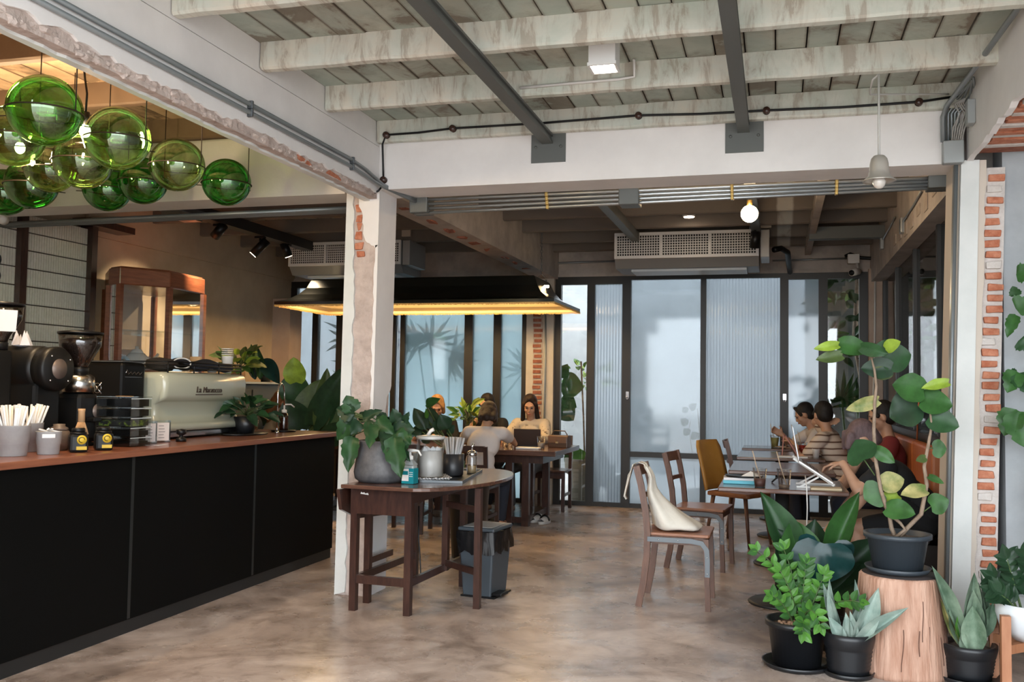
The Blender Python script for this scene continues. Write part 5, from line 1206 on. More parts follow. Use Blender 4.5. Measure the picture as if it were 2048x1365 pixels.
def pot(t, r0, r1, h, m, soil=True, rim=0.012, z=0.0, saucer=None, rings=False):
    pr_ = [(0, z), (r0, z), (r0+(r1-r0)*0.86, z+h*0.86), (r1+rim, z+h*0.88), (r1+rim, z+h), (r1-0.004, z+h), (r1-0.01, z+h*0.86), (0, z+h*0.84)]
    if rings: pr_ = [(0, z), (r0, z)] + [q for k in range(6) for q in ((r0+(r1-r0)*k/7, z+h*0.1*k+h*0.1), (r0+(r1-r0)*k/7+0.006, z+h*0.1*k+h*0.15))] + [(r1+rim, z+h*0.88), (r1+rim, z+h), (r1-0.004, z+h), (r1-0.01, z+h*0.86), (0, z+h*0.84)]
    MB().lathe(pr_, 36).obj('pot', m, t)
    if soil: MB().lathe([(r1-0.008, z+h*0.85), (r1*0.6, z+h*0.90), (0, z+h*0.91)], 24).obj('soil', M_SOIL, t)
    if saucer: MB().lathe([(0, z-0.012), (saucer*0.9, z-0.012), (saucer, z+0.012), (saucer*0.96, z+0.012), (saucer*0.88, z-0.004), (0, z-0.004)], 32).obj('saucer', m, t)

# ---- stump and the big rubber fig
t = thing('tree_stump', 'pale sawn tree stump used as a plant stand', 'stump', (0.59, 5.06, 0))
mb = MB(); vs = []; fs = []; n = 64; hs = [0, 0.02, 0.1, 0.18, 0.26, 0.34, 0.42, 0.462, 0.472]
for i, h in enumerate(hs):
    for k in range(n):
        a = 2*PI*k/n; r = (0.222-0.035*(h/0.47)**1.3)*(1+0.05*mnoise.noise(V((math.cos(a)*1.6, math.sin(a)*1.6, h*1.2)))+0.022*mnoise.noise(V((math.cos(a)*9, math.sin(a)*9, h*1.5))))
        if i == len(hs)-1: r *= 0.96
        vs.append((r*math.cos(a), r*math.sin(a), h))
for i in range(len(hs)-1):
    for k in range(n): fs.append((i*n+k, i*n+(k+1) % n, (i+1)*n+(k+1) % n, (i+1)*n+k))
fs += [tuple(range(n))[::-1], tuple(range((len(hs)-1)*n, len(hs)*n))]
mb.add(vs, fs, True).obj('trunk', mat('pink brown bare wood', (0.36, 0.19, 0.125), 0.8, col2=(0.54, 0.34, 0.25), scale=6, stretch=(5, 5, 0.5), bump=0.5, bscale=14, bdist=0.02), t)
mb = MB().lathe([(0, 0.4735), (0.18, 0.4725)], 40); mb.obj('cut_face', mat('dark cut face', (0.03, 0.022, 0.02), 0.9), t)
ck = MB(); rnd = random.Random(4)
for k in range(16):
    a = -PI/2+rnd.uniform(-1.5, 1.5); z0 = rnd.uniform(0.03, 0.25); z1 = z0+rnd.uniform(0.1, 0.2)
    pts_ = [( (0.2225-0.035*(z/0.47)**1.3)*math.cos(a+0.03*math.sin(z*20+k)), (0.2225-0.035*(z/0.47)**1.3)*math.sin(a+0.03*math.sin(z*20+k)), z) for z in [z0+(z1-z0)*q/6 for q in range(7)]]
    ck.tube(pts_, 0.0022, 4)
tag(ck.obj('cracks', mat('crack brown', (0.10, 0.045, 0.03), 0.9), t), kind='stuff')
t = thing('rubber_fig', 'tall round leaved fig in a slate pot on the stump', 'plant', (0.575, 5.04, 0.486))
pot(t, 0.115, 0.145, 0.175, M_POTG, True, 0.014, 0.012, 0.155)
ox, oy, sc, Y = 1620, 660, 0.3223, 5.02
def zp(x, y, dy=0): return at(ox+x*sc, oy+y*sc, y=Y+dy)-t.location
MB().tube([zp(535, 1300, .03), zp(505, 1230, .02), zp(495, 1165), zp(440, 1000), zp(405, 800), zp(396, 620), zp(402, 450), zp(412, 350), zp(400, 250), zp(380, 170)], [0.011, 0.0105, 0.010, 0.0095, 0.009, 0.0085, 0.008, 0.007, 0.006, 0.004], 8).obj('trunk', M_STEM, t)
MB().tube([zp(545, 1300, .02), zp(600, 1235), zp(690, 1145), zp(725, 960), zp(708, 850), zp(735, 710), zp(755, 600), zp(745, 500)], [0.012, 0.011, 0.0105, 0.010, 0.009, 0.008, 0.006, 0.004], 8).obj('trunk', M_STEM, t)
MB().tube([zp(530, 1290, 0), zp(590, 1240, -.02), zp(560, 1200, -.02), zp(515, 1165, 0), zp(470, 1090, 0)], 0.008, 8).obj('trunk', M_STEM, t)
H = lambda m, dr=0.10, w_=0.02: leaf_mesh('heart', m, 0.16, dr, w_)
px_leaves(t, [
    (175, 95, 35, 112, 46, H(G_YEL, .2)), (200, 160, 40, 182, 58, H(G_OLIVE)), (180, 90, 375, 125, 95, H(G_MID)), (320, 110, 482, 148, 62, H(G_DEEP)),
    (468, 118, 556, 72, 62, H(G_YEL)), (455, 185, 632, 150, 140, H(G_DEEP)), (505, 240, 315, 236, 95, H(G_DARK)), (422, 438, 225, 498, 62, H(G_CREAM)),
    (705, 380, 515, 335, 138, H(G_MID)), (858, 328, 695, 358, 50, H(G_YEL)), (690, 440, 888, 465, 125, H(G_MID)), (668, 470, 492, 540, 165, H(G_DARK), .08),
    (738, 545, 928, 598, 112, H(G_DEEP)), (335, 808, 290, 690, 145, H(G_DEEP)), (405, 742, 525, 826, 62, H(G_MID)), (762, 738, 850, 740, 80, H(G_MID)),
    (448, 962, 586, 925, 98, H(G_CREAM)), (442, 1000, 335, 1050, 125, H(G_MID)), (545, 1025, 438, 1092, 82, H(G_YEL)), (475, 1108, 650, 1138, 98, H(G_MID)),
    (718, 995, 568, 1018, 72, H(G_CREAM)), (752, 1095, 858, 1055, 92, H(G_MID)), (738, 910, 828, 952, 30, H(G_MID)), (718, 795, 662, 812, 36, H(G_OLIVE)),
    (430, 150, 480, 60, 60, H(G_DEEP)), (400, 260, 520, 285, 60, H(G_OLIVE))], Y, ox, oy, sc, 0.09, 3)
for a, b in (((402, 905), (335, 805)), ((412, 745), (440, 790)), ((735, 735), (765, 735)), ((705, 1130), (755, 1093)), ((690, 1020), (718, 1000))):
    MB().tube([zp(*a), zp(*b)], 0.003, 6).obj('petiole', M_GSTEM, t)

# ---- ZZ plants
def zz(t, stems, m1, m2, ll=0.062, lw=0.034, seed=1, n=9):
    rnd = random.Random(seed); mm = [leaf_mesh('ovate', m1, 0.25, 0.05, 0.01), leaf_mesh('ovate', m2, 0.25, 0.05, 0.01)]
    for (b, q, tip) in stems:
        b, q, tip = V(b), V(q), V(tip); P = []
        for i in range(n+1):
            u = i/n; P.append(b*(1-u)**2+q*2*u*(1-u)+tip*u*u)
        MB().tube([p-t.location for p in P], [0.006-0.004*i/n for i in range(n+1)], 6).obj('stem', M_GSTEM, t)
        for i in range(2, n+1):
            d = (P[i]-P[i-1]).normalized(); side = d.cross(V((0.2, -1, 0.3))).normalized()
            for s in (-1, 1):
                dd = (side*s*0.85+d*0.6+V((0, -0.15, 0.1))+V((rnd.uniform(-.2, .2), rnd.uniform(-.2, .2), rnd.uniform(-.2, .2)))).normalized()
                sc_ = rnd.uniform(0.85, 1.15)
                put_leaf(t, P[i], P[i]+dd*ll*sc_, lw*sc_, mm[rnd.random() < 0.45], rnd.uniform(-.4, .4))
        put_leaf(t, P[-1], P[-1]+d*ll, lw, mm[0])
t = thing('zz_plant', 'glossy green zz plant in a black pot left of the stump', 'plant', (0.098, 4.97, 0.013))
pot(t, 0.115, 0.142, 0.215, M_POTB, True, 0.012, 0.0, 0.17)
pb = MB(); rnd = random.Random(8)
for k in range(16): pb.ball((rnd.uniform(-.09, .02), rnd.uniform(-.10, -.02), 0.198+rnd.uniform(0, .01)), (rnd.uniform(.008, .015), rnd.uniform(.008, .014), .008), 6, 5)
tag(pb.obj('bark_chips', mat('bark chips', (0.30, 0.18, 0.11), 0.9), t), kind='stuff')
W_ = lambda x, y, Y: at(x, y, y=Y)
zz(t, [(W_(1585, 1250, 4.97), W_(1585, 1150, 4.97), W_(1515, 1103, 4.90)), (W_(1590, 1250, 4.99), W_(1600, 1180, 5.0), W_(1568, 1100, 5.0)), (W_(1595, 1250, 4.97), W_(1590, 1190, 4.9), W_(1560, 1142, 4.88)),
       (W_(1600, 1250, 5.0), W_(1605, 1180, 5.0), W_(1612, 1128, 5.0)), (W_(1600, 1255, 4.92), W_(1620, 1190, 4.86), W_(1640, 1250, 4.80)), (W_(1590, 1255, 4.95), W_(1570, 1205, 4.88), W_(1545, 1192, 4.84)),
       (W_(1605, 1255, 5.0), W_(1630, 1200, 5.0), W_(1648, 1150, 5.0)), (W_(1610, 1255, 5.02), W_(1660, 1190, 4.98), W_(1720, 1205, 4.84)), (W_(1600, 1255, 4.9), W_(1610, 1220, 4.84), W_(1605, 1265, 4.79))], G_BRIGHT, G_MID, 0.058, 0.034, 2, 8)
# ---- variegated snake plants
t = thing('snake_plant', 'pale variegated snake plant in the ribbed black pot', 'plant', (0.335, 4.89, 0.013))
pot(t, 0.095, 0.112, 0.195, M_POTB, True, 0.010, 0.0, 0.12, True)
S1 = leaf_mesh('sword', G_SILV, 0.5, 0.06, 0.0)
px_leaves(t, [(690, 1118, 600, 925, 58, S1), (703, 1118, 716, 900, 50, S1), (765, 1112, 938, 735, 85, S1), (775, 1112, 1130, 862, 55, S1), (740, 1105, 782, 675, 42, S1, .1), (755, 1115, 745, 890, 42, S1), (690, 1100, 598, 670, 40, S1, .1), (680, 1100, 560, 700, 45, S1, .1), (760, 1105, 850, 780, 40, S1, .08), (785, 1110, 935, 920, 60, S1, .05)], 4.87, 1480, 960, 0.2966, 0.03, 5)
t = thing('snake_plant', 'green snake plant in a black pot right of the stump', 'plant', (0.885, 5.0, 0.013))
pot(t, 0.10, 0.118, 0.16, M_POTB, True, 0.010, 0.0, 0.15, True)
S2 = leaf_mesh('sword', G_SNAKE, 0.45, 0.04, 0.0); S3 = leaf_mesh('sword', G_CREAM, 0.45, 0.1, 0.02)
px_leaves(t, [(360, 960, 80, 170, 95, S2), (345, 955, 160, 520, 45, S3), (402, 1045, 385, 830, 62, S2), (512, 1048, 490, 585, 150, S2, -.03), (555, 920, 498, 420, 110, S2), (430, 920, 512, 238, 105, S2, .05), (600, 880, 548, 340, 80, S2, .04), (620, 820, 575, 228, 42, S2, .08), (585, 900, 705, 550, 95, S2, .03), (370, 950, 350, 640, 62, leaf_mesh('sword', G_BRIGHT, 0.45, 0.04, 0.0)), (380, 980, 250, 600, 60, S2)], 4.97, 1850, 1100, 0.1942, 0.03, 6)
# ---- white bowl planter on a timber stand
t = thing('bowl_planter', 'dark leaved plant in a white bowl on a timber stand', 'plant', (1.13, 4.93, 0))
M_TEAK = mat('teak stand', (0.32, 0.13, 0.06), 0.5, col2=(0.40, 0.18, 0.09), scale=6, stretch=(8, 8, 1))
for x, y in ((-0.125, -0.125), (0.125, -0.125), (-0.125, 0.125), (0.125, 0.125)): MB().box(x-0.02, x+0.02, y-0.02, y+0.02, 0, 0.355).obj('stand_leg', M_TEAK, t)
MB().bar((-0.13, -0.125, 0.20), (0.13, 0.125, 0.20), 0.03, 0.04).bar((-0.13, 0.125, 0.20), (0.13, -0.125, 0.20), 0.03, 0.04).obj('stand_cross', M_TEAK, t)
MB().lathe([(0, 0.222), (0.06, 0.222), (0.12, 0.27), (0.14, 0.34), (0.14, 0.395), (0.13, 0.395), (0.125, 0.36), (0, 0.36)], 32).obj('bowl', mat('white glazed bowl', (0.62, 0.65, 0.67), 0.4), t)
B_ = lambda x, y, z: V((1.13+x, 4.93+y, z))
zz(t, [(B_(-.05, 0, .36), B_(-.08, 0, .46), B_(-.15, -.02, .50)), (B_(-.03, 0, .36), B_(-.07, -.03, .5), B_(-.10, -.05, .60)), (B_(0, 0, .36), B_(0, 0, .5), B_(-.02, -.05, .62)), (B_(.03, 0, .36), B_(.05, 0, .5), B_(.08, -.05, .6)), (B_(-.06, -.03, .36), B_(-.10, -.06, .43), B_(-.16, -.08, .45)), (B_(.05, .02, .36), B_(.1, .02, .5), B_(.15, 0, .58))], G_DARK, G_DARK, 0.075, 0.044, 4, 7)
# ---- climbing split leaf on the right wall
t = thing('climbing_monstera', 'climbing split leaf plant on the grey wall at far right', 'plant', (1.36, 5.47, 0.0))
MB().tube([(0, 0.0, 0.0), (-0.02, 0.02, 0.8), (0.01, 0.03, 1.3), (-0.02, 0.02, 1.8), (0, 0.02, 2.1)], 0.012, 6).obj('vine', M_GSTEM, t)
LB = leaf_mesh('lobed', G_DEEP, 0.2, 0.15, 0.03); LB2 = leaf_mesh('lobed', G_MID, 0.2, 0.15, 0.03)
px_leaves(t, [(235, 160, 340, 140, 90, LB2), (240, 300, 210, 240, 50, LB), (230, 380, 330, 330, 100, LB2), (230, 420, 178, 560, 55, LB2), (240, 790, 180, 920, 90, LB2), (250, 800, 330, 930, 100, LB), (240, 1040, 150, 1200, 120, LB2), (250, 1050, 300, 1280, 150, LB2), (240, 820, 180, 800, 60, LB), (250, 590, 330, 640, 80, LB)], 5.5, 1960, 500, 0.3077, 0.05, 7)
MB().lathe([(0, 0), (0.10, 0), (0.13, 0.25), (0.14, 0.26), (0, 0.24)], 24).obj('pot', M_POTB, t)
# ---- bird's nest fern behind the zz plant
t = thing('nest_fern', 'dark strap leaved fern behind the zz plant', 'plant', (0.24, 5.62, 0))
pot(t, 0.11, 0.14, 0.24, M_POTB)
ST = lambda m: leaf_mesh('strap', m, 0.3, 0.12, 0.02)
px_leaves(t, [(1612, 1190, 1531, 985, 44, ST(G_DEEP)), (1615, 1190, 1588, 1042, 60, ST(G_MID)), (1640, 1180, 1712, 986, 34, ST(G_MID)), (1650, 1150, 1704, 1036, 28, ST(G_MID)), (1650, 1190, 1752, 1078, 46, ST(G_DARK)), (1650, 1195, 1738, 1132, 42, ST(G_DARK)), (1620, 1190, 1560, 1060, 50, ST(G_DARK)), (1630, 1190, 1625, 1040, 50, ST(G_DARK), .1), (1640, 1195, 1690, 1100, 60, ST(G_DARK), .12)], 5.58, 0, 0, 1.0, 0.08, 8)
t2 = thing('alocasia', 'single glossy blue green ribbed leaf plant before the fern', 'plant', (0.26, 5.36, 0))
pot(t2, 0.07, 0.09, 0.16, M_POTB)
px_leaves(t2, [(1648, 1088, 1640, 1168, 84, leaf_mesh('heart', G_TEAL, 0.5, 0.25, 0.03), -.05), (1660, 1095, 1690, 1140, 55, leaf_mesh('heart', G_TEAL, 0.5, 0.25, 0.03), 0.02), (1640, 1090, 1608, 1120, 55, leaf_mesh('heart', G_TEAL, 0.5, 0.25, 0.03), 0.03)], 5.33, 0, 0, 1.0, 0.03, 9)
MB().tube([V((0, 0, 0.13)), V((0.01, -0.02, 0.35)), at(1648, 1088, y=5.33)-t2.location], 0.006, 6).obj('stem', M_GSTEM, t2)
# ---- philodendron on the round table
PP = V((-2.37, 5.46, 0.766))
t = thing('philodendron', 'lobed philodendron in a grey concrete pot on the round table', 'plant', PP)
MB().lathe([(0, 0), (0.135, 0), (0.16, 0.02), (0.168, 0.06), (0.16, 0.12), (0.138, 0.22), (0.136, 0.245), (0.142, 0.255), (0.13, 0.255), (0.125, 0.22), (0, 0.215)], 40).obj('pot', mat('concrete pot', (0.06, 0.06, 0.064), 0.55, col2=(0.13, 0.125, 0.13), scale=12, bump=0.2), t)
MB().lathe([(0.126, 0.222), (0.05, 0.23), (0, 0.23)], 24).obj('soil', M_SOIL, t)
LD = leaf_mesh('lobed', G_DEEP, 0.25, 0.18, 0.04); LDD = leaf_mesh('lobed', G_DARK, 0.25, 0.18, 0.04)
rows = [(270, 370, 185, 180, 165, LD), (280, 400, 60, 330, 150, LDD), (280, 420, 55, 690, 165, LD), (250, 640, 200, 1035, 150, LD, -.12), (460, 490, 462, 745, 135, LD, -.18), (370, 440, 570, 345, 90, LDD), (540, 450, 720, 620, 150, LD), (640, 520, 520, 420, 110, LD), (720, 650, 790, 1095, 190, LD, -.14), (690, 560, 940, 560, 210, LDD), (760, 480, 720, 335, 115, LDD), (840, 480, 895, 375, 62, LDD), (860, 600, 830, 820, 130, LD, -.05), (420, 470, 330, 360, 100, LDD, .1), (560, 460, 640, 380, 110, LDD, .1), (300, 520, 130, 760, 130, LDD, 0.05), (600, 520, 850, 420, 120, LDD, .08), (740, 600, 900, 720, 140, LD, -.04), (330, 470, 250, 620, 120, LDD, -.06), (620, 600, 640, 820, 120, LDD, -.12), (300, 400, 120, 470, 140, LDD, 0.02), (800, 560, 960, 640, 120, LDD, .05), (480, 430, 440, 330, 100, LDD, .1), (700, 680, 900, 900, 120, LDD, -.06)]
px_leaves(t, rows, 5.40, 660, 760, 0.1758, 0.05, 10)
for bx, by, *_ in rows:
    q = at(660+bx*0.1758, 760+by*0.1758, y=5.40)-PP
    MB().tube([V((random.uniform(-.04, .04), random.uniform(-.03, .03), 0.22)), q*0.5+V((0, 0, 0.18)), q], 0.0045, 5).obj('petiole', M_GSTEM, t)
# dark broad plant just behind the round table
t = thing('broad_leaf_plant', 'dark broad leaved plant in a tall planter behind the round table', 'plant', (-2.38, 7.25, 0))
MB().lathe([(0, 0), (0.13, 0), (0.17, 0.6), (0.18, 0.62), (0.165, 0.62), (0.16, 0.56), (0, 0.55)], 28).obj('pot', M_POTB, t)
OV = lambda m: leaf_mesh('ovate', m, 0.25, 0.12, 0.02)
rows = [(1090, 570, 955, 320, 130, OV(G_DARK)), (1160, 570, 1130, 300, 150, OV(G_DARK)), (1240, 580, 1250, 430, 120, OV(G_DARK)), (1340, 560, 1250, 400, 135, OV(G_DARK)), (1330, 600, 1415, 520, 80, OV(G_DARK)), (1090, 290, 1238, 215, 82, OV(G_MID)), (1098, 440, 1095, 335, 38, OV(G_BRIGHT)), (1050, 600, 930, 560, 110, OV(G_DARK)), (1120, 610, 1040, 720, 130, OV(G_DARK)), (1180, 600, 1220, 500, 110, OV(G_DARK), .1)]
px_leaves(t, rows, 7.2, 660, 760, 0.1758, 0.1, 11)
for bx, by, *_ in rows:
    q = at(660+bx*0.1758, 760+by*0.1758, y=7.2)-t.location
    MB().tube([V((0, 0, 0.55)), V((q.x*0.3, q.y*0.3, 0.8)), q], 0.006, 5).obj('petiole', M_GSTEM, t)

# ---- scatter plants: bar plant, shelf plants, vase, bar-end foliage
def tuft(t, c, n, r, ll, lw, meshes, up=0.5, seed=1, spread=1.0, stems=True):
    rnd = random.Random(seed); c = V(c)
    for i in range(n):
        a = rnd.uniform(0, 2*PI); e = rnd.uniform(0.1, 1.0)
        d = V((math.cos(a)*(1-0.5*e*up)*spread, math.sin(a)*(1-0.5*e*up)*spread, e*up*1.6-0.15)).normalized()
        b = c+d*r*rnd.uniform(0.35, 1.0); dd = (d+V((rnd.uniform(-.4, .4), rnd.uniform(-.4, .4), rnd.uniform(-.6, .15)))).normalized()
        s = rnd.uniform(0.75, 1.2)
        put_leaf(t, b, b+dd*ll*s, lw*s, meshes[i % len(meshes)], 0, 'leaf', (V((0.3, -0.5, 0.8))+V((rnd.uniform(-.5, .5), rnd.uniform(-.5, .5), 0))).normalized())
        if stems: MB().tube([c-t.location, (c+b)/2-t.location+V((0, 0, 0.01)), b-t.location], 0.002, 4).obj('stem', M_GSTEM, t)
t = thing('bar_plant', 'dark bushy potted plant on the bar end', 'plant', (-3.72, 6.10, ZC))
MB().lathe([(0, 0), (0.13, 0), (0.135, 0.012), (0, 0.01)], 30, sx=1.0, sy=1.7).obj('tray', M_BLACKP, t)
MB().lathe([(0, 0.012), (0.06, 0.012), (0.085, 0.13), (0.08, 0.13), (0, 0.12)], 26).obj('pot', M_POTB, t)
tuft(t, (-3.72, 6.10, ZC+0.14), 44, 0.18, 0.13, 0.07, [leaf_mesh('ovate', G_DARK, .3, .25, .02), leaf_mesh('ovate', G_DEEP, .3, .25, .02)], 0.6, 3)
t = thing('trailing_pothos', 'light green trailing plant on the back cabinet', 'plant', (-5.32, 8.55, 1.381))
MB().lathe([(0, 0), (0.05, 0), (0.075, 0.06), (0.07, 0.12), (0, 0.11)], 24).obj('pot', mat('terracotta cup', (0.32, 0.17, 0.09), 0.5), t)
tuft(t, (-5.32, 8.55, 1.50), 34, 0.26, 0.13, 0.085, [leaf_mesh('heart', G_MID, .2, .2, .02), leaf_mesh('heart', G_YEL, .2, .2, .02), leaf_mesh('heart', G_OLIVE, .2, .2, .02)], 0.7, 5)
t = thing('prayer_plant', 'dark plant with one long drooping leaf on the back cabinet end', 'plant', (-5.25, 8.98, 1.381))
MB().lathe([(0, 0), (0.05, 0), (0.06, 0.1), (0, 0.1)], 20).obj('pot', M_POTB, t)
px_leaves(t, [(525, 718, 558, 766, 24, OV(G_TEAL)), (510, 760, 492, 700, 14, OV(G_TEAL)), (512, 760, 500, 688, 16, OV(G_MID)), (520, 760, 515, 690, 14, OV(G_DEEP))], 8.9, 0, 0, 1, 0.04, 3)
t = thing('elephant_ear', 'large leaved plant beyond the bar end', 'plant', (-4.55, 7.75, 0))
MB().lathe([(0, 0), (0.16, 0), (0.2, 0.42), (0.19, 0.42), (0, 0.38)], 28).obj('pot', M_POTB, t)
rows = [(592, 765, 586, 716, 34, H(G_YEL)), (590, 802, 588, 742, 46, H(G_DEEP)), (625, 850, 688, 735, 36, H(G_DARK)), (620, 860, 660, 790, 36, H(G_DARK)), (640, 870, 690, 820, 34, H(G_OLIVE)), (610, 850, 640, 760, 50, H(G_OLIVE)), (600, 860, 570, 800, 50, H(G_DARK)), (650, 880, 700, 850, 36, H(G_DARK)), (660, 850, 700, 780, 30, H(G_DEEP)), (600, 850, 625, 800, 36, H(G_DARK)), (640, 850, 655, 738, 28, H(G_OLIVE))]
px_leaves(t, rows, 7.7, 0, 0, 1, 0.14, 4)
for bx, by, *_ in rows:
    q = at(bx, by, y=7.7)-t.location; MB().tube([V((0, 0, 0.4)), V((q.x*0.4, q.y*0.4, 0.75)), q], 0.006, 5).obj('petiole', M_GSTEM, t)
t = thing('vase_plant', 'yellow green cutting in a glass vase on the communal table', 'plant', (-3.02, 9.15, 0.751))
MB().lathe([(0, 0), (0.05, 0), (0.062, 0.05), (0.06, 0.12), (0.035, 0.17), (0.042, 0.2), (0.036, 0.2), (0.03, 0.17), (0.054, 0.12), (0.054, 0.05), (0, 0.008)], 24).obj('vase', M_CLEAR, t)
for k in range(5): MB().tube([(0, 0, 0.03), (0.01*(k-2), 0.008*(k % 3-1), 0.2), (0.03*(k-2), 0.02*(k % 3-1), 0.34)], 0.003, 5).obj('stem', M_GSTEM, t)
tuft(t, (-3.02, 9.15, 1.02), 36, 0.22, 0.13, 0.065, [leaf_mesh('heart', G_YEL, .2, .2, .02), leaf_mesh('heart', G_BRIGHT, .2, .2, .02)], 0.85, 8)

# ---- garden plants beyond the glass
G_PALM = leaf_mat('palm leaf', (0.03, 0.085, 0.03), (0.06, 0.15, 0.05))
PL = leaf_mesh('lance', G_PALM, 0.3, 0.2, 0.0)
def fan(t, c, n, L_, w_, a0, a1, seed):
    rnd = random.Random(seed); c = V(c)
    for i in range(n):
        a = a0+(a1-a0)*i/(n-1)+rnd.uniform(-.1, .1)
        d = V((math.cos(a), rnd.uniform(-.3, .3), math.sin(a))).normalized()
        put_leaf(t, c, c+d*L_*rnd.uniform(0.75, 1.1), w_, PL, rnd.uniform(-.5, .5), 'frond')
def palm(loc, heads, label):
    t = thing('garden_palm', label, 'palm', loc, 0, 'palms in the yard')
    for k, (hd, n, L_, a0, a1) in enumerate(heads):
        hd = V(hd); MB().tube([(0.05*k, 0, 0), ((hd.x-loc[0])*0.6, 0, hd.z*0.6), hd-V(loc)], 0.014, 6).obj('stem', M_GSTEM, t)
        fan(t, hd, n, L_, 0.06, a0, a1, k+int(loc[0]*10))
palm((-4.1, 11.3, 0), [((-4.2, 11.12, 1.92), 15, 0.42, -0.4, 3.6), ((-3.93, 11.1, 1.72), 13, 0.42, -1.6, 1.2), ((-4.45, 11.35, 1.95), 10, 0.4, 2.0, 4.4), ((-3.1, 11.7, 1.6), 9, 0.4, 0.5, 3.5)], 'fan palm behind the widest frosted pane')
palm((-5.3, 11.5, 0), [((-5.35, 11.35, 1.95), 14, 0.5, -0.5, 3.5), ((-5.2, 11.4, 1.6), 13, 0.5, -0.8, 3.8), ((-5.5, 11.5, 1.3), 10, 0.45, 0, 3)], 'fan palm behind the leftmost panes')
t = thing('fiddle_fig', 'fiddle leaf fig in a clay pot outside the clear pane', 'plant', (-2.28, 11.5, 0))
MB().lathe([(0, 0), (0.18, 0), (0.20, 0.30), (0.24, 0.33), (0.25, 0.50), (0.22, 0.50), (0, 0.47)], 28).obj('pot', mat('clay pot', (0.20, 0.18, 0.14), 0.85), t)
MB().tube([(0, 0, 0.47), (-0.02, 0, 1.0), (-0.06, 0, 1.7)], 0.012, 6).obj('trunk', M_STEM, t)
px_leaves(t, [(1122, 770, 1166, 775, 40, OV(G_MID)), (1120, 800, 1152, 815, 30, OV(G_MID)), (1120, 815, 1148, 840, 32, OV(G_DEEP)), (1118, 755, 1135, 730, 20, OV(G_MID)), (1140, 920, 1170, 905, 30, OV(G_BRIGHT)), (1150, 922, 1130, 905, 24, OV(G_MID)), (1118, 790, 1100, 800, 30, OV(G_MID))], 11.5, 0, 0, 1, 0.1, 3)
t = thing('garden_strelitzia', 'dark blade leaved plant outside the narrow reeded pane', 'plant', (-1.9, 11.6, 0))
pot(t, 0.12, 0.15, 0.28, M_POTB)
px_leaves(t, [(1215, 970, 1198, 880, 18, OV(G_DARK)), (1210, 970, 1230, 925, 16, OV(G_DARK)), (1220, 975, 1190, 945, 16, OV(G_DARK)), (1215, 975, 1245, 950, 14, OV(G_DEEP))], 11.3, 0, 0, 1, 0.05, 3)
t = thing('garden_sapling', 'thin leafy sapling outside the clear door pane', 'plant', (-0.92, 11.35, 0))
pot(t, 0.10, 0.12, 0.2, M_POTB)
MB().tube([(0, 0, 0.18), (-0.02, 0, 0.5), (0.05, 0, 0.8), (0.02, 0, 1.15)], 0.007, 6).obj('stem', M_STEM, t); MB().tube([(-0.02, 0, 0.5), (-0.08, 0, 0.9), (-0.06, 0, 1.0)], 0.005, 6).obj('stem', M_STEM, t)
px_leaves(t, [(1375, 850, 1362, 838, 12, OV(G_MID)), (1378, 870, 1368, 858, 12, OV(G_MID)), (1385, 875, 1398, 868, 12, OV(G_MID)), (1390, 880, 1385, 865, 11, OV(G_MID)), (1380, 820, 1392, 808, 11, OV(G_MID)), (1375, 825, 1365, 815, 10, OV(G_MID)), (1395, 878, 1402, 866, 10, OV(G_MID))], 11.3, 0, 0, 1, 0.05, 3)
t = thing('garden_tree', 'leafy tree outside the rightmost clear pane', 'tree', (0.95, 12.0, 0))
MB().tube([(0.1, 0, 0), (0.08, 0, 1.2), (-0.05, 0, 2.0), (0.0, 0, 2.9)], 0.03, 8).obj('trunk', M_STEM, t)
rnd = random.Random(21)
for i in range(90):
    b = V((0.78+rnd.uniform(-.38, .45), 11.85+rnd.uniform(-.35, .35), 1.75+rnd.uniform(0, 1.3))); d = V((rnd.uniform(-1, 1), rnd.uniform(-.6, .4), rnd.uniform(-1, .4))).normalized()
    put_leaf(t, b, b+d*0.17, 0.08, OV(G_DEEP) if i % 5 else OV(G_BRIGHT), rnd.uniform(-1, 1))
palm((0.85, 11.6, 0), [((0.72, 11.45, 1.28), 15, 0.40, -0.4, 3.4), ((0.9, 11.5, 1.2), 12, 0.35, 0, 3.1)], 'feathery fern palm low outside the rightmost clear pane')
t = thing('garden_shrub', 'pale green shrub outside near the clay pot', 'plant', (-2.6, 13.2, 0))
MB().tube([(0, 0, 0), (0.02, 0, 0.9), (0, 0, 1.6)], 0.015, 6).obj('stem', M_STEM, t)
tuft(t, (-2.6, 13.2, 1.4), 60, 0.45, 0.16, 0.07, [OV(G_BRIGHT), OV(G_YEL)], 0.6, 2, stems=False)
# ================================================================ SMALL THINGS ON TABLES
ZT = 0.766
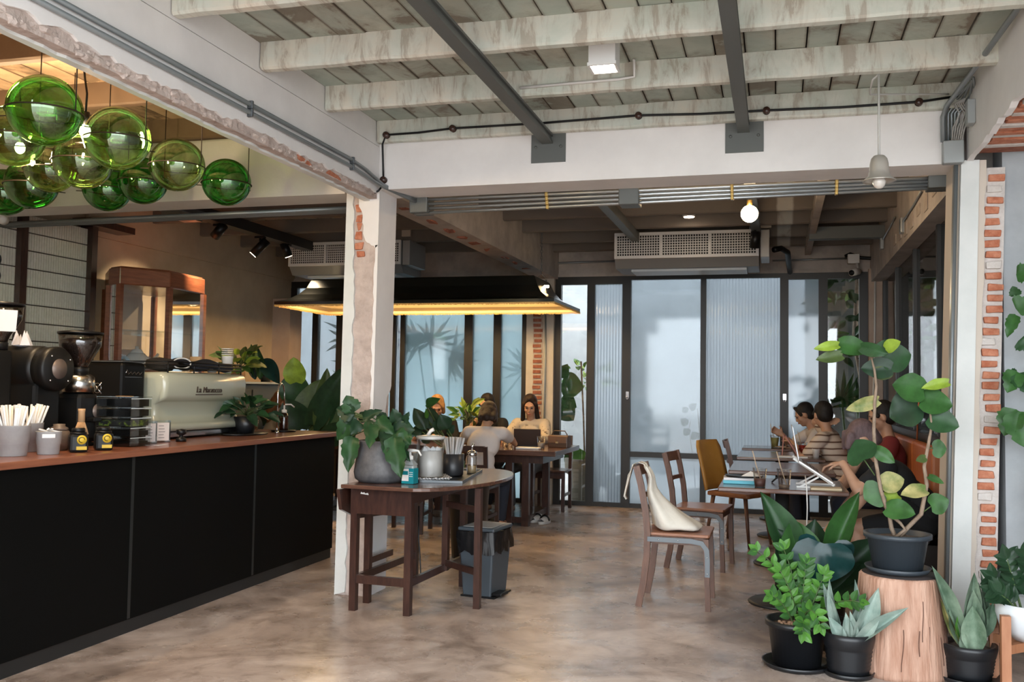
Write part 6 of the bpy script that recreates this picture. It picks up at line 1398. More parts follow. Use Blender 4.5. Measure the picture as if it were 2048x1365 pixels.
# tote bag hung on the first chair: two straps over the top rail, a sagging sack onto the seat
t = thing('tote_bag', 'cream cotton tote bag hanging on the nearest chair back', 'bag', (-0.61, 6.20, 0))
M_COT = mat('cream cotton', (0.68, 0.64, 0.56), 0.9, col2=(0.74, 0.70, 0.62), scale=14, bump=0.25, bscale=30)
rings = [(0.86, -0.262, 0.030, 0.045), (0.80, -0.215, 0.028, 0.075), (0.72, -0.185, 0.035, 0.10), (0.64, -0.13, 0.072, 0.14), (0.57, -0.085, 0.105, 0.16), (0.52, -0.03, 0.145, 0.17), (0.49, 0.0, 0.165, 0.17), (0.472, 0.0, 0.15, 0.155), (0.468, 0.0, 0.02, 0.02)]
mb = MB(); vs = []; fs = []; n = 28
for i, (z, x, rx, ry) in enumerate(rings):
    for k in range(n):
        a = 2*PI*k/n; w_ = 1+0.07*math.sin(a*5+i*0.9)+0.04*math.sin(a*9+i*2)
        if z < 0.80: xx = max(x+rx*math.cos(a)*w_, -0.165 if z < 0.62 else -0.19-(z-0.62)*0.22+0.012)
        else: xx = x+0.055+rx*math.cos(a)*w_*0.6
        vs.append((xx, -0.02+ry*math.sin(a)*w_, z+0.006*math.sin(a*4+i)))
for i in range(len(rings)-1):
    for k in range(n): fs.append((i*n+k, (i+1)*n+k, (i+1)*n+(k+1) % n, i*n+(k+1) % n))
fs.append(tuple((len(rings)-1)*n+k for k in range(n)))
mb.add(vs, fs, True).obj('sack', M_COT, t, sub=1)
for k, (y, l_) in enumerate(((-0.06, 0.10), (0.03, 0.09))):
    st = MB(); path = [(-0.19, y, 0.82), (-0.215, y, 0.878), (-0.250, y, 0.888), (-0.285, y, 0.875), (-0.305-0.02*k, y-0.01, 0.80), (-0.33-0.02*k, y-0.02, 0.70-l_*k*0.4), (-0.335, y-0.03, 0.67-l_*k*0.3)]
    vs = []; fs = []
    for i, p in enumerate(path):
        w_ = 0.018+0.004*i
        vs += [(p[0]-0.003, p[1]-w_, p[2]), (p[0]-0.003, p[1]+w_, p[2]), (p[0]+0.003, p[1]+w_, p[2]+0.002), (p[0]+0.003, p[1]-w_, p[2]+0.002)]
    for i in range(len(path)-1):
        for q in range(4): fs.append((i*4+q, i*4+(q+1) % 4, i*4+4+(q+1) % 4, i*4+4+q))
    fs += [(3, 2, 1, 0), tuple((len(path)-1)*4+q for q in range(4))]
    st.add(vs, fs, True).obj('strap', M_COT, t)

# round table: tray, dispenser jar, straws, sugar, sanitizer
t = thing('serving_tray', 'black serving tray on the round table', 'tray', (-2.06, 5.93, ZT), 0.16)
MB().box(-0.13, 0.13, -0.42, 0.42, 0, 0.006).obj('base', M_BLACKP, t)
MB().box(-0.135, -0.128, -0.425, 0.425, 0, 0.016).box(0.128, 0.135, -0.425, 0.425, 0, 0.016).box(-0.128, 0.128, -0.425, -0.418, 0, 0.016).box(-0.128, 0.128, 0.418, 0.425, 0, 0.016).obj('rim', M_MET, t)
def m_check():
    m, nt, b = nodes_mat('checked cloth'); L = nt.links.new
    g = N(nt, 'ShaderNodeNewGeometry'); x = N(nt, 'ShaderNodeTexBrick'); x.offset = 0
    x.inputs['Scale'].default_value = 30; x.inputs['Color1'].default_value = (0.66, 0.63, 0.6, 1); x.inputs['Color2'].default_value = (0.66, 0.63, 0.6, 1); x.inputs['Mortar'].default_value = (0.05, 0.05, 0.06, 1); x.inputs['Mortar Size'].default_value = 0.06; x.inputs['Brick Width'].default_value = 0.5; x.inputs['Row Height'].default_value = 0.5
    L(g.outputs['Position'], x.inputs['Vector']); L(x.outputs['Color'], b.inputs['Base Color']); b.inputs['Roughness'].default_value = 0.9
    return m
mb = MB(); vs = []; fs = []; n = 14
for i in range(n+1):
    for j in range(n+1):
        x = -0.13+0.26*i/n; y = -0.13+0.26*j/n; vs.append((x, y, 0.004+0.006*abs(math.sin(x*60)*math.cos(y*50))+(0.012 if (i in (0, n) or j in (0, n)) else 0)))
for i in range(n):
    for j in range(n): a = i*(n+1)+j; fs.append((a, a+1, a+n+2, a+n+1))
o = mb.add(vs, fs, True).obj('checked_cloth', m_check(), None, V((-2.13, 5.66, ZT+0.007))); o.rotation_euler = (0, 0, 0.5); q = o.modifiers.new('s', 'SOLIDIFY'); q.thickness = 0.004; q.offset = 1; tag(o, 'checked cloth under the glass water dispenser', 'cloth')
t = thing('water_dispenser', 'clear jar of cloudy water on the round table', 'jar', (-2.12, 5.66, ZT+0.022))
MB().lathe([(0, 0), (0.084, 0), (0.086, 0.01), (0.086, 0.235), (0.09, 0.24), (0.09, 0.258), (0, 0.262)], 36).obj('jar', M_CLEAR, t)
MB().lathe([(0, 0.004), (0.081, 0.004), (0.081, 0.165), (0, 0.165)], 36).obj('water', mat('cloudy ice water', (0.52, 0.49, 0.46), 0.3, col2=(0.62, 0.59, 0.55), scale=10), t)
MB().lathe([(0.086, 0.236), (0.091, 0.24), (0.091, 0.256), (0.05, 0.262), (0, 0.262)], 36).obj('lid', mat('clear lid', (0.5, 0.5, 0.48), 0.25), t)
MB().tube([(-0.02, 0, 0.26), (0.0, 0, 0.29), (0.02, 0, 0.30)], 0.012, 8).obj('ladle_handle', M_WHITEP, t)
for k in range(6):
    rnd = random.Random(k); MB().box(-0.016, 0.016, -0.016, 0.016, -0.016, 0.016, Matrix.Translation((rnd.uniform(-.05, .05), rnd.uniform(-.05, .05), 0.168)) @ Matrix.Rotation(rnd.uniform(0, 3), 4, V((1, 1, 0.3)))).obj('ice_cube', mat('ice', (0.7, 0.7, 0.7), 0.1), t, bevel=0.004)
tag(MB().lathe([(0.03, 0), (0.04, 0.16), (0.042, 0.165), (0.036, 0.16), (0.027, 0.004), (0, 0.004)], 20).obj('cup_stack', mat('white card cup', (0.72, 0.70, 0.67)), None, V((-2.235, 5.745, ZT+0.001))), 'white cup stack left of the water dispenser', 'cups')
t = thing('straw_holder', 'black cup full of wrapped straws on the tray', 'cup', (-2.065, 5.93, ZT+0.007))
MB().lathe([(0, 0), (0.066, 0), (0.072, 0.01), (0.078, 0.145), (0.072, 0.145), (0.066, 0.012), (0, 0.012)], 32).obj('cup', mat('ribbed black cup', (0.018, 0.018, 0.02), 0.4), t)
rnd = random.Random(12)
M_FILM = m_glass('straw wrapper film', (0.80, 0.80, 0.80), 0.25, 0.25)
sme2 = MB().tube([(0, 0, 0), (0, 0, 0.24)], 0.0085, 6).mesh('wrapped_straw', mat('translucent wrapper', (0.56, 0.55, 0.55), 0.35, trans=0.35))
for i in range(22):
    a = rnd.uniform(0, 6.28); r = rnd.uniform(0.1, 1)*0.045; ln = rnd.uniform(0.05, 0.26)
    d = V((math.cos(a)*ln, math.sin(a)*ln, 1)).normalized()
    tag(inst('straw', sme2, None, V((-2.065+math.cos(a)*r*0.45, 5.93+math.sin(a)*r*0.45, ZT+0.022)), d.to_track_quat('Z', 'Y').to_euler()), 'film wrapped clear straw in the black cup', 'straw', 'wrapped straws on the round table')
t = thing('sugar_shaker', 'glass sugar shaker with metal spout behind the straws', 'shaker', (-2.005, 6.16, ZT+0.007))
MB().lathe([(0, 0), (0.033, 0), (0.035, 0.01), (0.035, 0.11), (0.028, 0.125)], 22).obj('jar', M_CLEAR, t)
MB().lathe([(0, 0.003), (0.031, 0.003), (0.031, 0.05), (0, 0.055)], 18).obj('sugar', mat('brown sugar', (0.32, 0.22, 0.11), 0.9), t)
MB().lathe([(0.034, 0.12), (0.035, 0.125), (0.034, 0.145), (0.014, 0.155), (0, 0.155)], 22).tube([(0, 0, 0.15), (0, 0, 0.18), (0.012, 0, 0.20)], 0.008, 8).obj('spout_cap', M_CHROME, t)
tag(MB().box(-0.05, 0.05, -0.05, 0.05, 0, 0.07).obj('napkin_stack', M_PAPER, None, V((-2.115, 6.12, ZT+0.007)), 0.003), 'short stack of paper napkins by the sugar shaker', 'napkins')
t = thing('sanitizer_bottle', 'pump bottle of hand gel with teal label on the round table', 'bottle', (-2.155, 5.405, ZT), -0.1)
MB().box(-0.04, 0.04, -0.03, 0.03, 0, 0.115).obj('bottle', mat('clear gel plastic', (0.52, 0.56, 0.56), 0.15, trans=0.4), t, bevel=0.012)
MB().add([(-0.04, -0.03, 0.115), (0.04, -0.03, 0.115), (0.04, 0.03, 0.115), (-0.04, 0.03, 0.115), (-0.016, -0.016, 0.145), (0.016, -0.016, 0.145), (0.016, 0.016, 0.145), (-0.016, 0.016, 0.145)], [(0, 1, 5, 4), (1, 2, 6, 5), (2, 3, 7, 6), (3, 0, 4, 7), (4, 5, 6, 7)]).obj('shoulder', mat('clear gel plastic', (0.52, 0.56, 0.56)), t)
M_TEAL = mat('teal label', (0.0, 0.20, 0.24), 0.45)
lb_ = MB().box(-0.0405, 0.0405, -0.0315, -0.0302, 0.002, 0.095).box(0.0402, 0.0415, -0.03, 0.03, 0.002, 0.095).obj('label', M_TEAL, t)
MB().box(-0.0385, 0.008, -0.0325, -0.0316, 0.018, 0.092).obj('white_panel', M_WHITEP, lb_)
MB().box(-0.035, 0.004, -0.0333, -0.0326, 0.055, 0.078).obj('teal_block', M_TEAL, lb_)
for q in range(3): MB().box(0.012, 0.036, -0.0325, -0.0316, 0.045+0.012*q, 0.049+0.012*q).obj('print_line', M_WHITEP, lb_)
MB().lathe([(0.018, 0.145), (0.019, 0.148), (0.019, 0.168), (0.008, 0.172), (0.007, 0.195), (0, 0.195)], 18).obj('collar', M_WHITEP, t)
MB().tube([(-0.012, 0, 0.20), (0.03, 0, 0.202), (0.055, 0, 0.20), (0.075, 0, 0.172)], [0.012, 0.009, 0.007, 0.006], 8).obj('pump_nozzle', M_WHITEP, t)

# near right table
def iced_cup(loc, label, drink, level, h=0.125, r=0.045, straw=True, parent_group='iced drinks'):
    t = thing('iced_drink', label, 'drink', loc, 0, parent_group)
    MB().lathe([(0, 0), (r*0.70, 0), (r*0.98, h), (r*1.04, h+0.003), (r*0.95, h)], 24).obj('cup', M_PLCUP, t)
    MB().lathe([(0, 0.003), (r*0.66, 0.003), (r*(0.68+0.28*level), h*level), (0, h*level)], 22).obj('drink', drink, t)
    if straw: MB().tube([(0.015, 0.005, h*0.15), (-0.02, 0.0, h*1.1), (-0.045, 0, h*1.95)], 0.0035, 6).obj('straw', mat('tan straw', (0.45, 0.33, 0.22), 0.6), t)
    return t
iced_cup((-0.10, 6.09, ZT), 'iced cocoa in a clear cup near the books', mat('cocoa', (0.17, 0.085, 0.07), 0.4), 0.45, 0.115)
iced_cup((0.045, 6.09, ZT), 'nearly empty iced drink beside the laptop', mat('melt water', (0.34, 0.25, 0.18), 0.3), 0.16, 0.115)
for k, (c_, h0, h1, lab, w_) in enumerate((((0.10, 0.42, 0.52), 0, 0.022, 'turquoise file at the bottom of the book pile', 0.15), ((0.62, 0.60, 0.60), 0.022, 0.040, 'white notebook on the turquoise file', 0.145))):
    o = MB().box(-0.13, 0.13, -w_/2, w_/2, h0, h1).obj('book', mat('book %d' % k, c_, 0.5), None, V((-0.20, 6.30, ZT)), 0.003); o.rotation_euler = (0, 0, 0.05*k); tag(o, lab, 'book')
tag(MB().lathe([(0, 0), (0.09, 0), (0.10, 0.012), (0.088, 0.008), (0, 0.006)], 28, sx=1.25).obj('plate', M_BLACKP, None, V((-0.20, 6.30, ZT+0.041))), 'black oval plate on the pile of books', 'plate')
tag(MB().add([(-.06, -.05, 0), (.06, -.05, 0), (.07, .05, 0), (-.05, .05, 0), (.0, .0, .03)], [(0, 1, 4), (1, 2, 4), (2, 3, 4), (3, 0, 4), (3, 2, 1, 0)]).obj('napkin', M_PAPER, None, V((-0.16, 6.29, ZT+0.050))), 'folded napkin on the black oval plate', 'napkin')
t = thing('laptop', 'silver laptop on a folding stand facing the person in black', 'laptop', (0.20, 6.28, ZT))
a = 0.62
M_ALU = mat('silver aluminium', (0.52, 0.50, 0.49), 0.35, 0.6)
R_ = Matrix.Translation((0.13, 0, 0.03)) @ Matrix.Rotation(a-0.05, 4, 'Y')
MB().box(-0.24, 0.0, -0.16, 0.16, 0, 0.014, R_).obj('base', M_ALU, t, bevel=0.003)
kb = MB()
for i in range(5):
    for j in range(12): kb.box(-0.215+i*0.024, -0.195+i*0.024, -0.145+j*0.0242, -0.125+j*0.0242, 0.0141, 0.0155, R_)
tag(kb.obj('keys', mat('brown keys', (0.10, 0.07, 0.06), 0.6), t), kind='stuff')
R2 = R_ @ Matrix.Translation((-0.24, 0, 0.012)) @ Matrix.Rotation(-0.75, 4, 'Y')
sc_ = MB().box(-0.006, 0.0, -0.16, 0.16, 0.0, 0.215, R2).obj('screen', M_ALU, t, bevel=0.002)
MB().box(0.0, 0.001, -0.15, 0.15, 0.01, 0.205, R2).obj('display', emis('laptop display', (0.6, 0.7, 0.8), 0.8), sc_)
for s in (-1, 1):
    MB().bar((0.14, s*0.12, 0.02), (-0.10, s*0.12, 0.18), 0.012, 0.012).bar((-0.06, s*0.12, 0.005), (0.05, s*0.12, 0.07), 0.012, 0.01).bar((-0.08, s*0.12, 0.005), (0.16, s*0.12, 0.005), 0.014, 0.01).obj('stand_arm', M_WHITEP, t)
tag(MB().tube([V((0.17, 6.10, ZT+0.08)), V((0.175, 5.985, ZT+0.02)), V((0.178, 5.975, ZT-0.1)), V((0.172, 5.98, 0.45)), V((0.165, 6.02, 0.34))], 0.004, 6).obj('charging_cable', M_WHITEP), 'white charging cable hanging off the near table', 'cable')
tag(MB().box(-0.09, 0.09, -0.06, 0.06, 0, 0.014).obj('notebook', mat('cream notebook', (0.50, 0.40, 0.26), 0.7), None, V((0.29, 6.10, ZT)), 0.002), 'cream notebook at the table edge under the laptop', 'notebook')
tag(MB().tube([V((-0.03, 6.42, ZT+0.003)), V((0.0, 6.44, ZT+0.03)), V((0.03, 6.42, ZT+0.035)), V((0.035, 6.40, ZT+0.003))], 0.006, 6).obj('spectacles', M_BLACKP), 'black object lying behind the iced cups', 'spectacles')
# third and fourth tables
t = thing('tablet_stand', 'tablet in a pink folding case on the third table', 'tablet', (0.10, 9.32, ZT))
MB().box(-0.006, 0.006, -0.13, 0.13, 0, 0.21, Matrix.Translation((0.09, 0, 0)) @ Matrix.Rotation(-0.55, 4, 'Y')).obj('case', mat('pink case', (0.45, 0.18, 0.14), 0.6), t)
MB().box(-0.004, 0.004, -0.13, 0.13, 0, 0.19, Matrix.Translation((-0.05, 0, 0)) @ Matrix.Rotation(0.08, 4, 'Y')).obj('prop_flap', mat('pink case', (0.45, 0.18, 0.14)), t)
MB().box(0.0065, 0.008, -0.12, 0.12, 0.01, 0.2, Matrix.Translation((0.09, 0, 0)) @ Matrix.Rotation(-0.55, 4, 'Y')).obj('display', M_BLACKP, t)
paper_cup((0.345, 9.05, ZT), 'small white paper cup on the third table', 1, 0.034, 0.075, 'cups on the third table')
tag(MB().lathe([(0, 0), (0.08, 0), (0.11, 0.012), (0.10, 0.013), (0, 0.006)], 28, sx=1.3).obj('plate', mat('cream plate', (0.55, 0.46, 0.36), 0.5), None, V((0.30, 9.30, ZT))), 'cream oval plate beside the paper cup', 'plate')
iced_cup((0.24, 9.52, ZT), 'red iced drink in a clear cup on the third table', mat('red soda', (0.45, 0.035, 0.02), 0.25), 0.75, 0.11, 0.045, True)
iced_cup((-0.02, 10.45, ZT), 'yellow green iced drink held by the person in white', mat('matcha lemon', (0.40, 0.38, 0.12), 0.3), 0.8, 0.13, 0.05, True)
tag(MB().box(-0.16, 0.10, -0.06, 0.06, 0, 0.01).obj('tissue_pack', M_PAPER, None, V((0.17, 8.98, ZT))), 'white folded tissue at the edge of the third table', 'napkin')
tag(MB().lathe([(0, 0), (0.10, 0), (0.14, 0.015), (0.13, 0.017), (0, 0.006)], 28, sx=1.3).obj('plate', mat('tan plate', (0.46, 0.36, 0.26), 0.5), None, V((0.16, 10.42, ZT))), 'tan plate with leftovers on the farthest small table', 'plate')
# communal table things
t = thing('tablet_case', 'dark tablet cover standing before the long haired person', 'tablet', (-2.50, 9.55, 0.751), 0.15)
MB().box(-0.14, 0.14, -0.006, 0.006, 0, 0.19, Matrix.Rotation(0.3, 4, 'X')).obj('cover', mat('brown leather cover', (0.045, 0.03, 0.024), 0.5), t); MB().box(-0.14, 0.14, -0.01, 0.18, 0, 0.008).obj('keyboard', M_BLACKP, t)
t = thing('handbag', 'small brown leather handbag on the communal table', 'bag', (-2.16, 9.55, 0.751), -0.2)
M_LTH = mat('brown bag leather', (0.10, 0.055, 0.035), 0.4)
MB().poly([(-0.055, 0), (0.055, 0), (0.05, 0.10), (0.03, 0.125), (-0.03, 0.125), (-0.05, 0.10)], (-0.11, 0.11), 'y', Matrix.Rotation(PI/2, 4, 'Z')).obj('body', M_LTH, t, bevel=0.008)
MB().box(-0.105, 0.105, -0.062, -0.05, 0.045, 0.12).obj('flap', mat('tan bag leather', (0.17, 0.095, 0.06), 0.4), t, bevel=0.006); MB().box(-0.016, 0.016, -0.068, -0.062, 0.045, 0.07).obj('clasp', M_CHROME, t)
MB().tube([(-0.1, 0, 0.11), (-0.06, 0, 0.17), (0.06, 0, 0.17), (0.1, 0, 0.11)], 0.006, 6).obj('handle', M_LTH, t)
iced_cup((-2.28, 9.25, 0.751), 'clear iced cup beside the brown handbag', mat('milky melt', (0.5, 0.47, 0.43), 0.4), 0.5, 0.12, 0.045, False)
for k, (x, y, lab) in enumerate(((-2.62, 9.12, 'small drinking glass by the elbow of the white tee'), (-2.55, 9.05, 'second small glass by the elbow of the white tee'))):
    tag(MB().lathe([(0, 0), (0.028, 0), (0.032, 0.07), (0.028, 0.07), (0.024, 0.006), (0, 0.006)], 18).obj('drinking_glass', M_CLEAR, None, V((x, y, 0.751))), lab, 'glass')
tag(MB().box(-0.12, 0.12, -0.05, 0.05, 0, 0.02).obj('napkin', M_PAPER, None, V((-2.38, 9.12, 0.751)), 0.008), 'white crumpled napkin on the communal table', 'napkin')
# pair of sandals
for k in range(2):
    t = thing('sandal', ['left white sandal with black straps under the communal table', 'right white sandal with black straps under the communal table'][k], 'shoe', (-2.345+0.10*k, 9.40-0.10*k, 0), -0.35+0.15*k, 'white sandals')
    op = [(0.045*math.sin(a)*(1+0.15*math.cos(a)), -0.12*math.cos(a)) for a in [2*PI*q/24 for q in range(24)]]
    MB().poly(op, (0.0, 0.028), 'z').obj('sole', mat('white rubber', (0.55, 0.55, 0.55), 0.6), t, bevel=0.006)
    vs = []; fs = []
    for i in range(7):
        y = -0.10+0.025*i
        for j in range(9): a = PI*j/8; vs.append((0.045*math.cos(a)*(0.8+0.2*math.sin(i/6*PI)), y, 0.028+0.042*math.sin(a)*(0.5+0.1*i)))
    for i in range(6):
        for j in range(8): a = i*9+j; fs.append((a, a+1, a+10, a+9))
    MB().add(vs, fs, True).obj('upper', mat('white rubber', (0.55, 0.55, 0.55)), t); MB().tube([(0.05*math.cos(PI*j/8), 0.0, 0.03+0.05*math.sin(PI*j/8)) for j in range(9)], 0.01, 6).obj('strap', M_BLACKP, t)
t = thing('black_backpack', 'black bag on the bench beside the person in black', 'bag', (0.86, 6.92, 0.452))
MB().ball((0, 0, 0.17), (0.13, 0.16, 0.17), 18, 12).obj('body', mat('black nylon', (0.01, 0.01, 0.011), 0.6), t); MB().tube([(-0.1, -0.08, 0.28), (-0.16, -0.05, 0.2), (-0.13, 0, 0.08)], 0.014, 6).obj('strap', M_BLACKP, t)
tag(MB().tube([at(1838, 800, x=1.052), at(1836, 830, x=1.05), at(1834, 880, x=1.048)], 0.006, 6).obj('orange_strap', mat('orange cord', (0.5, 0.15, 0.05), 0.5)), 'orange cord hanging above the bench', 'cord')
t = thing('side_cabinet', 'dark wooden cabinet edge at the far right wall', 'cabinet', (1.52, 5.42, 0))
MB().box(-0.12, 0.5, -0.2, 0.28, 0, 1.0).obj('body', M_CABW, t, bevel=0.006); MB().box(-0.11, 0.48, -0.21, -0.2, 0.06, 0.95).obj('door', M_DWOOD, t)
tag(MB().tube([V((-2.33, 6.02, 0.55)), V((-2.32, 6.0, 0.35)), V((-2.30, 5.98, 0.22)), V((-2.28, 5.95, 0.10)), V((-2.31, 5.93, 0.06)), V((-2.26, 5.97, 0.12))], 0.005, 6).obj('power_cable', M_BLACKP), 'black cable dangling under the round table', 'cable')
# ================================================================ PEOPLE
def blob(name, prims, m, parent, voxel=0.009, smooth=4):
    """one continuous surface grown from tapered capsules and ellipsoids"""
    mb = MB()
    for p in prims:
        if p[0] == 'c':
            _, a, ra, b, rb = p; a = V(a); b = V(b); n_ = max(2, int((b-a).length/max(0.4*min(ra, rb), 0.004)))
            d = (b-a)
            pts_ = []; rs = []
            u = d.normalized() if d.length > 1e-6 else V((0, 0, 1))
            for q in (-0.98, -0.8, -0.5): pts_.append(a+u*ra*q); rs.append(ra*math.sqrt(1-q*q))
            pts_.append(a); rs.append(ra); pts_.append(b); rs.append(rb)
            for q in (0.5, 0.8, 0.98): pts_.append(b+u*rb*q); rs.append(rb*math.sqrt(1-q*q))
            mb.tube(pts_, rs, 14)
        else:
            _, c, r, R_ = p
            mb.ball((0, 0, 0), r, 20, 12, Matrix.Translation(c) @ R_.to_4x4())
    me = mb.mesh(name, m)
    tmp = bpy.data.objects.new(name+'_tmp', me); COL.objects.link(tmp)
    r = tmp.modifiers.new('r', 'REMESH'); r.mode = 'VOXEL'; r.voxel_size = voxel; r.use_smooth_shade = True
    s = tmp.modifiers.new('s', 'SMOOTH'); s.iterations = smooth; s.factor = 0.5
    dg = bpy.context.evaluated_depsgraph_get(); dg.update()
    out = bpy.data.meshes.new_from_object(tmp.evaluated_get(dg))
    bpy.data.objects.remove(tmp, do_unlink=True)
    out.materials.clear(); out.materials.append(m); out.name = name
    for p in out.polygons: p.use_smooth = True
    o = bpy.data.objects.new(name, out); COL.objects.link(o); o.parent = parent
    return o
def ik(a, c, l1, l2, pole):
    a, c, pole = V(a), V(c), V(pole); d = c-a; L_ = min(d.length, (l1+l2)*0.995); u = d.normalized()
    x = (l1*l1-l2*l2+L_*L_)/(2*L_); h = math.sqrt(max(0, l1*l1-x*x)); n = pole-u*pole.dot(u); n.normalize()
    return a+u*x+n*h, a+u*L_
def hand(prims, wrist, d, palm_n, curl=0.5, s=1.0):
    """palm, four unequal bent fingers and a thumb leaving the side of the palm"""
    d = V(d).normalized(); n = V(palm_n); n = (n-d*n.dot(d)).normalized(); side = d.cross(n)
    w_ = V(wrist); c = w_+d*0.045*s
    R_ = Matrix((( side.x, d.x, n.x), (side.y, d.y, n.y), (side.z, d.z, n.z)))
    prims.append(('e', c, (0.038*s, 0.05*s, 0.017*s), R_))
    for k, ln in enumerate((0.068, 0.078, 0.073, 0.058)):
        b = w_+d*0.082*s+side*(0.028-0.0187*k)*s
        d1 = (d*math.cos(curl*0.6)+n*math.sin(curl*0.6)+side*(0.10-0.07*k)).normalized(); d2 = (d*math.cos(curl*1.7)+n*math.sin(curl*1.7)).normalized()
        m_ = b+d1*ln*0.55*s; e = m_+d2*ln*0.5*s
        prims.append(('c', b-d*0.015*s, 0.0095*s, m_, 0.009*s)); prims.append(('c', m_, 0.009*s, e, 0.0075*s))
    tb = w_+d*0.028*s+side*0.032*s; tm = tb+(side*0.7+d*0.6+n*0.35).normalized()*0.04*s; te = tm+(d*0.8+n*0.5+side*0.1).normalized()*0.032*s
    prims.append(('c', tb, 0.012*s, tm, 0.010*s)); prims.append(('c', tm, 0.010*s, te, 0.008*s))
SKIN = mat('skin', (0.44, 0.245, 0.155), 0.5, col2=(0.50, 0.285, 0.185), scale=12)
I3 = Matrix.Identity(3)
def person(label, loc, rz, lean, head_pitch, head_yaw, hands, hair, top, bottom, sleeve=0.45, seat=0.46, feet=None, head_shift=(0, 0, 0), hair_style='long', bare_legs=False, twist=0.0, s=1.0, seat_fwd=0.0):
    t = thing('person', label, 'person', loc, rz)
    X = V((1, 0, 0)); P = V((0, seat_fwd, seat+0.085))
    sp = V((0, math.sin(lean), math.cos(lean)))
    Rl = Matrix.Rotation(-lean, 3, 'X')
    waist = P+V((0, 0, 0.10))*0.6+sp*0.07; chest = P+sp*0.30+V((0, 0.0, 0)); neck = P+sp*0.455
    tw = Matrix.Rotation(twist, 3, 'Z')
    shl = neck+tw @ V((-0.165, 0, -0.035)); shr = neck+tw @ V((0.165, 0, -0.035))
    nd = V((0, math.sin(lean*0.5+head_pitch*0.35), math.cos(lean*0.5+head_pitch*0.35)))
    nt_ = neck+nd*0.10
    Rh = Matrix.Rotation(head_yaw, 3, 'Z') @ Matrix.Rotation(-head_pitch, 3, 'X')
    hc = nt_+Rh @ V((0, 0.02, 0.085))+V(head_shift)
    body = [('e', P, (0.155, 0.115, 0.10), I3), ('e', waist, (0.125, 0.092, 0.12), Rl), ('e', chest, (0.15, 0.10, 0.15), Rl @ tw), ('c', shl, 0.055, shr, 0.055), ('c', neck-sp*0.05, 0.062, neck, 0.055), ('c', neck, 0.050, hc-Rh @ V((0, 0.01, 0.05)), 0.047)]
    # head: skull, face, jaw, nose, ears
    def hp(x, y, z): return hc+Rh @ V((x, y, z))
    body += [('e', hp(0, -0.008, 0.022), (0.073, 0.090, 0.090), Rh), ('e', hp(0, 0.022, -0.035), (0.058, 0.066, 0.075), Rh), ('e', hp(0, 0.055, -0.085), (0.026, 0.026, 0.022), Rh), ('e', hp(0.036, 0.062, -0.022), (0.024, 0.02, 0.022), Rh), ('e', hp(-0.036, 0.062, -0.022), (0.024, 0.02, 0.022), Rh),
             ('c', hp(0, 0.083, 0.015), 0.009, hp(0, 0.098, -0.022), 0.0125), ('e', hp(0, 0.086, -0.055), (0.022, 0.012, 0.009), Rh), ('e', hp(0, 0.076, 0.028), (0.05, 0.016, 0.012), Rh), ('e', hp(0.074, -0.005, -0.01), (0.011, 0.02, 0.03), Rh), ('e', hp(-0.074, -0.005, -0.01), (0.011, 0.02, 0.03), Rh)]
    arms = []
    for sgn, sh in ((-1, shl), (1, shr)):
        h = hands[0] if sgn < 0 else hands[1]
        tgt = V(h[0]); pole = V(h[1]) if len(h) > 1 else V((sgn*0.6, -0.3, -0.6))
        el, wr = ik(sh, tgt, 0.265, 0.245, pole)
        body += [('c', sh, 0.050, el, 0.038), ('c', el, 0.039, wr, 0.026)]
        dd = V(h[2]) if len(h) > 2 else (wr-el); pn = V(h[3]) if len(h) > 3 else V((0, 0, -1))
        hand(body, wr, dd, pn, h[4] if len(h) > 4 else 0.55)
        arms.append((sh, el, wr))
    legs = []
    for k, sgn in enumerate((-1, 1)):
        hip = P+V((sgn*0.085, 0.02, -0.02)); ft = V(feet[k]) if feet else V((sgn*0.10, 0.40, 0.07))
        kn, an = ik(hip, ft, 0.42, 0.40, V((sgn*0.1, 0.5, 1)))
        body += [('c', hip, 0.082, kn, 0.056), ('c', kn, 0.055, kn+(an-kn)*0.35, 0.056), ('c', kn+(an-kn)*0.35, 0.056, an, 0.036)]
        fd = V((0, 1, -0.25)) if ft.z < 0.2 else V((0, 0.8, 0.1)); fd.normalize()
        toe = an+fd*0.15; 
        if ft.z < 0.2: toe.z = 0.03
        body += [('c', an-V((0, 0.03, 0.02 if ft.z > 0.12 else an.z-0.035)), 0.034, toe, 0.026)]
        legs.append((hip, kn, an))
    blob('body', body, SKIN, t, 0.0085, 5)
    # clothes
    cl = [('e', P+V((0, 0, 0.03)), (0.163, 0.123, 0.10), I3), ('e', waist, (0.142, 0.108, 0.13), Rl), ('e', chest, (0.163, 0.114, 0.158), Rl @ tw), ('c', shl, 0.063, shr, 0.063), ('c', neck-sp*0.06, 0.072, neck-sp*0.02, 0.062)]
    for sh, el, wr in arms:
        if sleeve <= 1: cl.append(('c', sh, 0.066, sh+(el-sh)*max(0.3, sleeve*1.5 if sleeve < 0.6 else 1), 0.060))
        if sleeve > 0.7: cl.append(('c', el, 0.050, el+(wr-el)*0.85, 0.040))
    blob('shirt', cl, top, t, 0.010, 6)
    tr = [('e', P-V((0, 0, 0.01)), (0.160, 0.122, 0.095), I3)]
    for hip, kn, an in legs:
        tr.append(('c', hip, 0.092, hip+(kn-hip)*(0.75 if bare_legs else 1.0), 0.072 if bare_legs else 0.066))
        if not bare_legs: tr.append(('c', kn, 0.066, an+(kn-an)*0.08, 0.052))
    blob('trousers', tr, bottom, t, 0.011, 5)
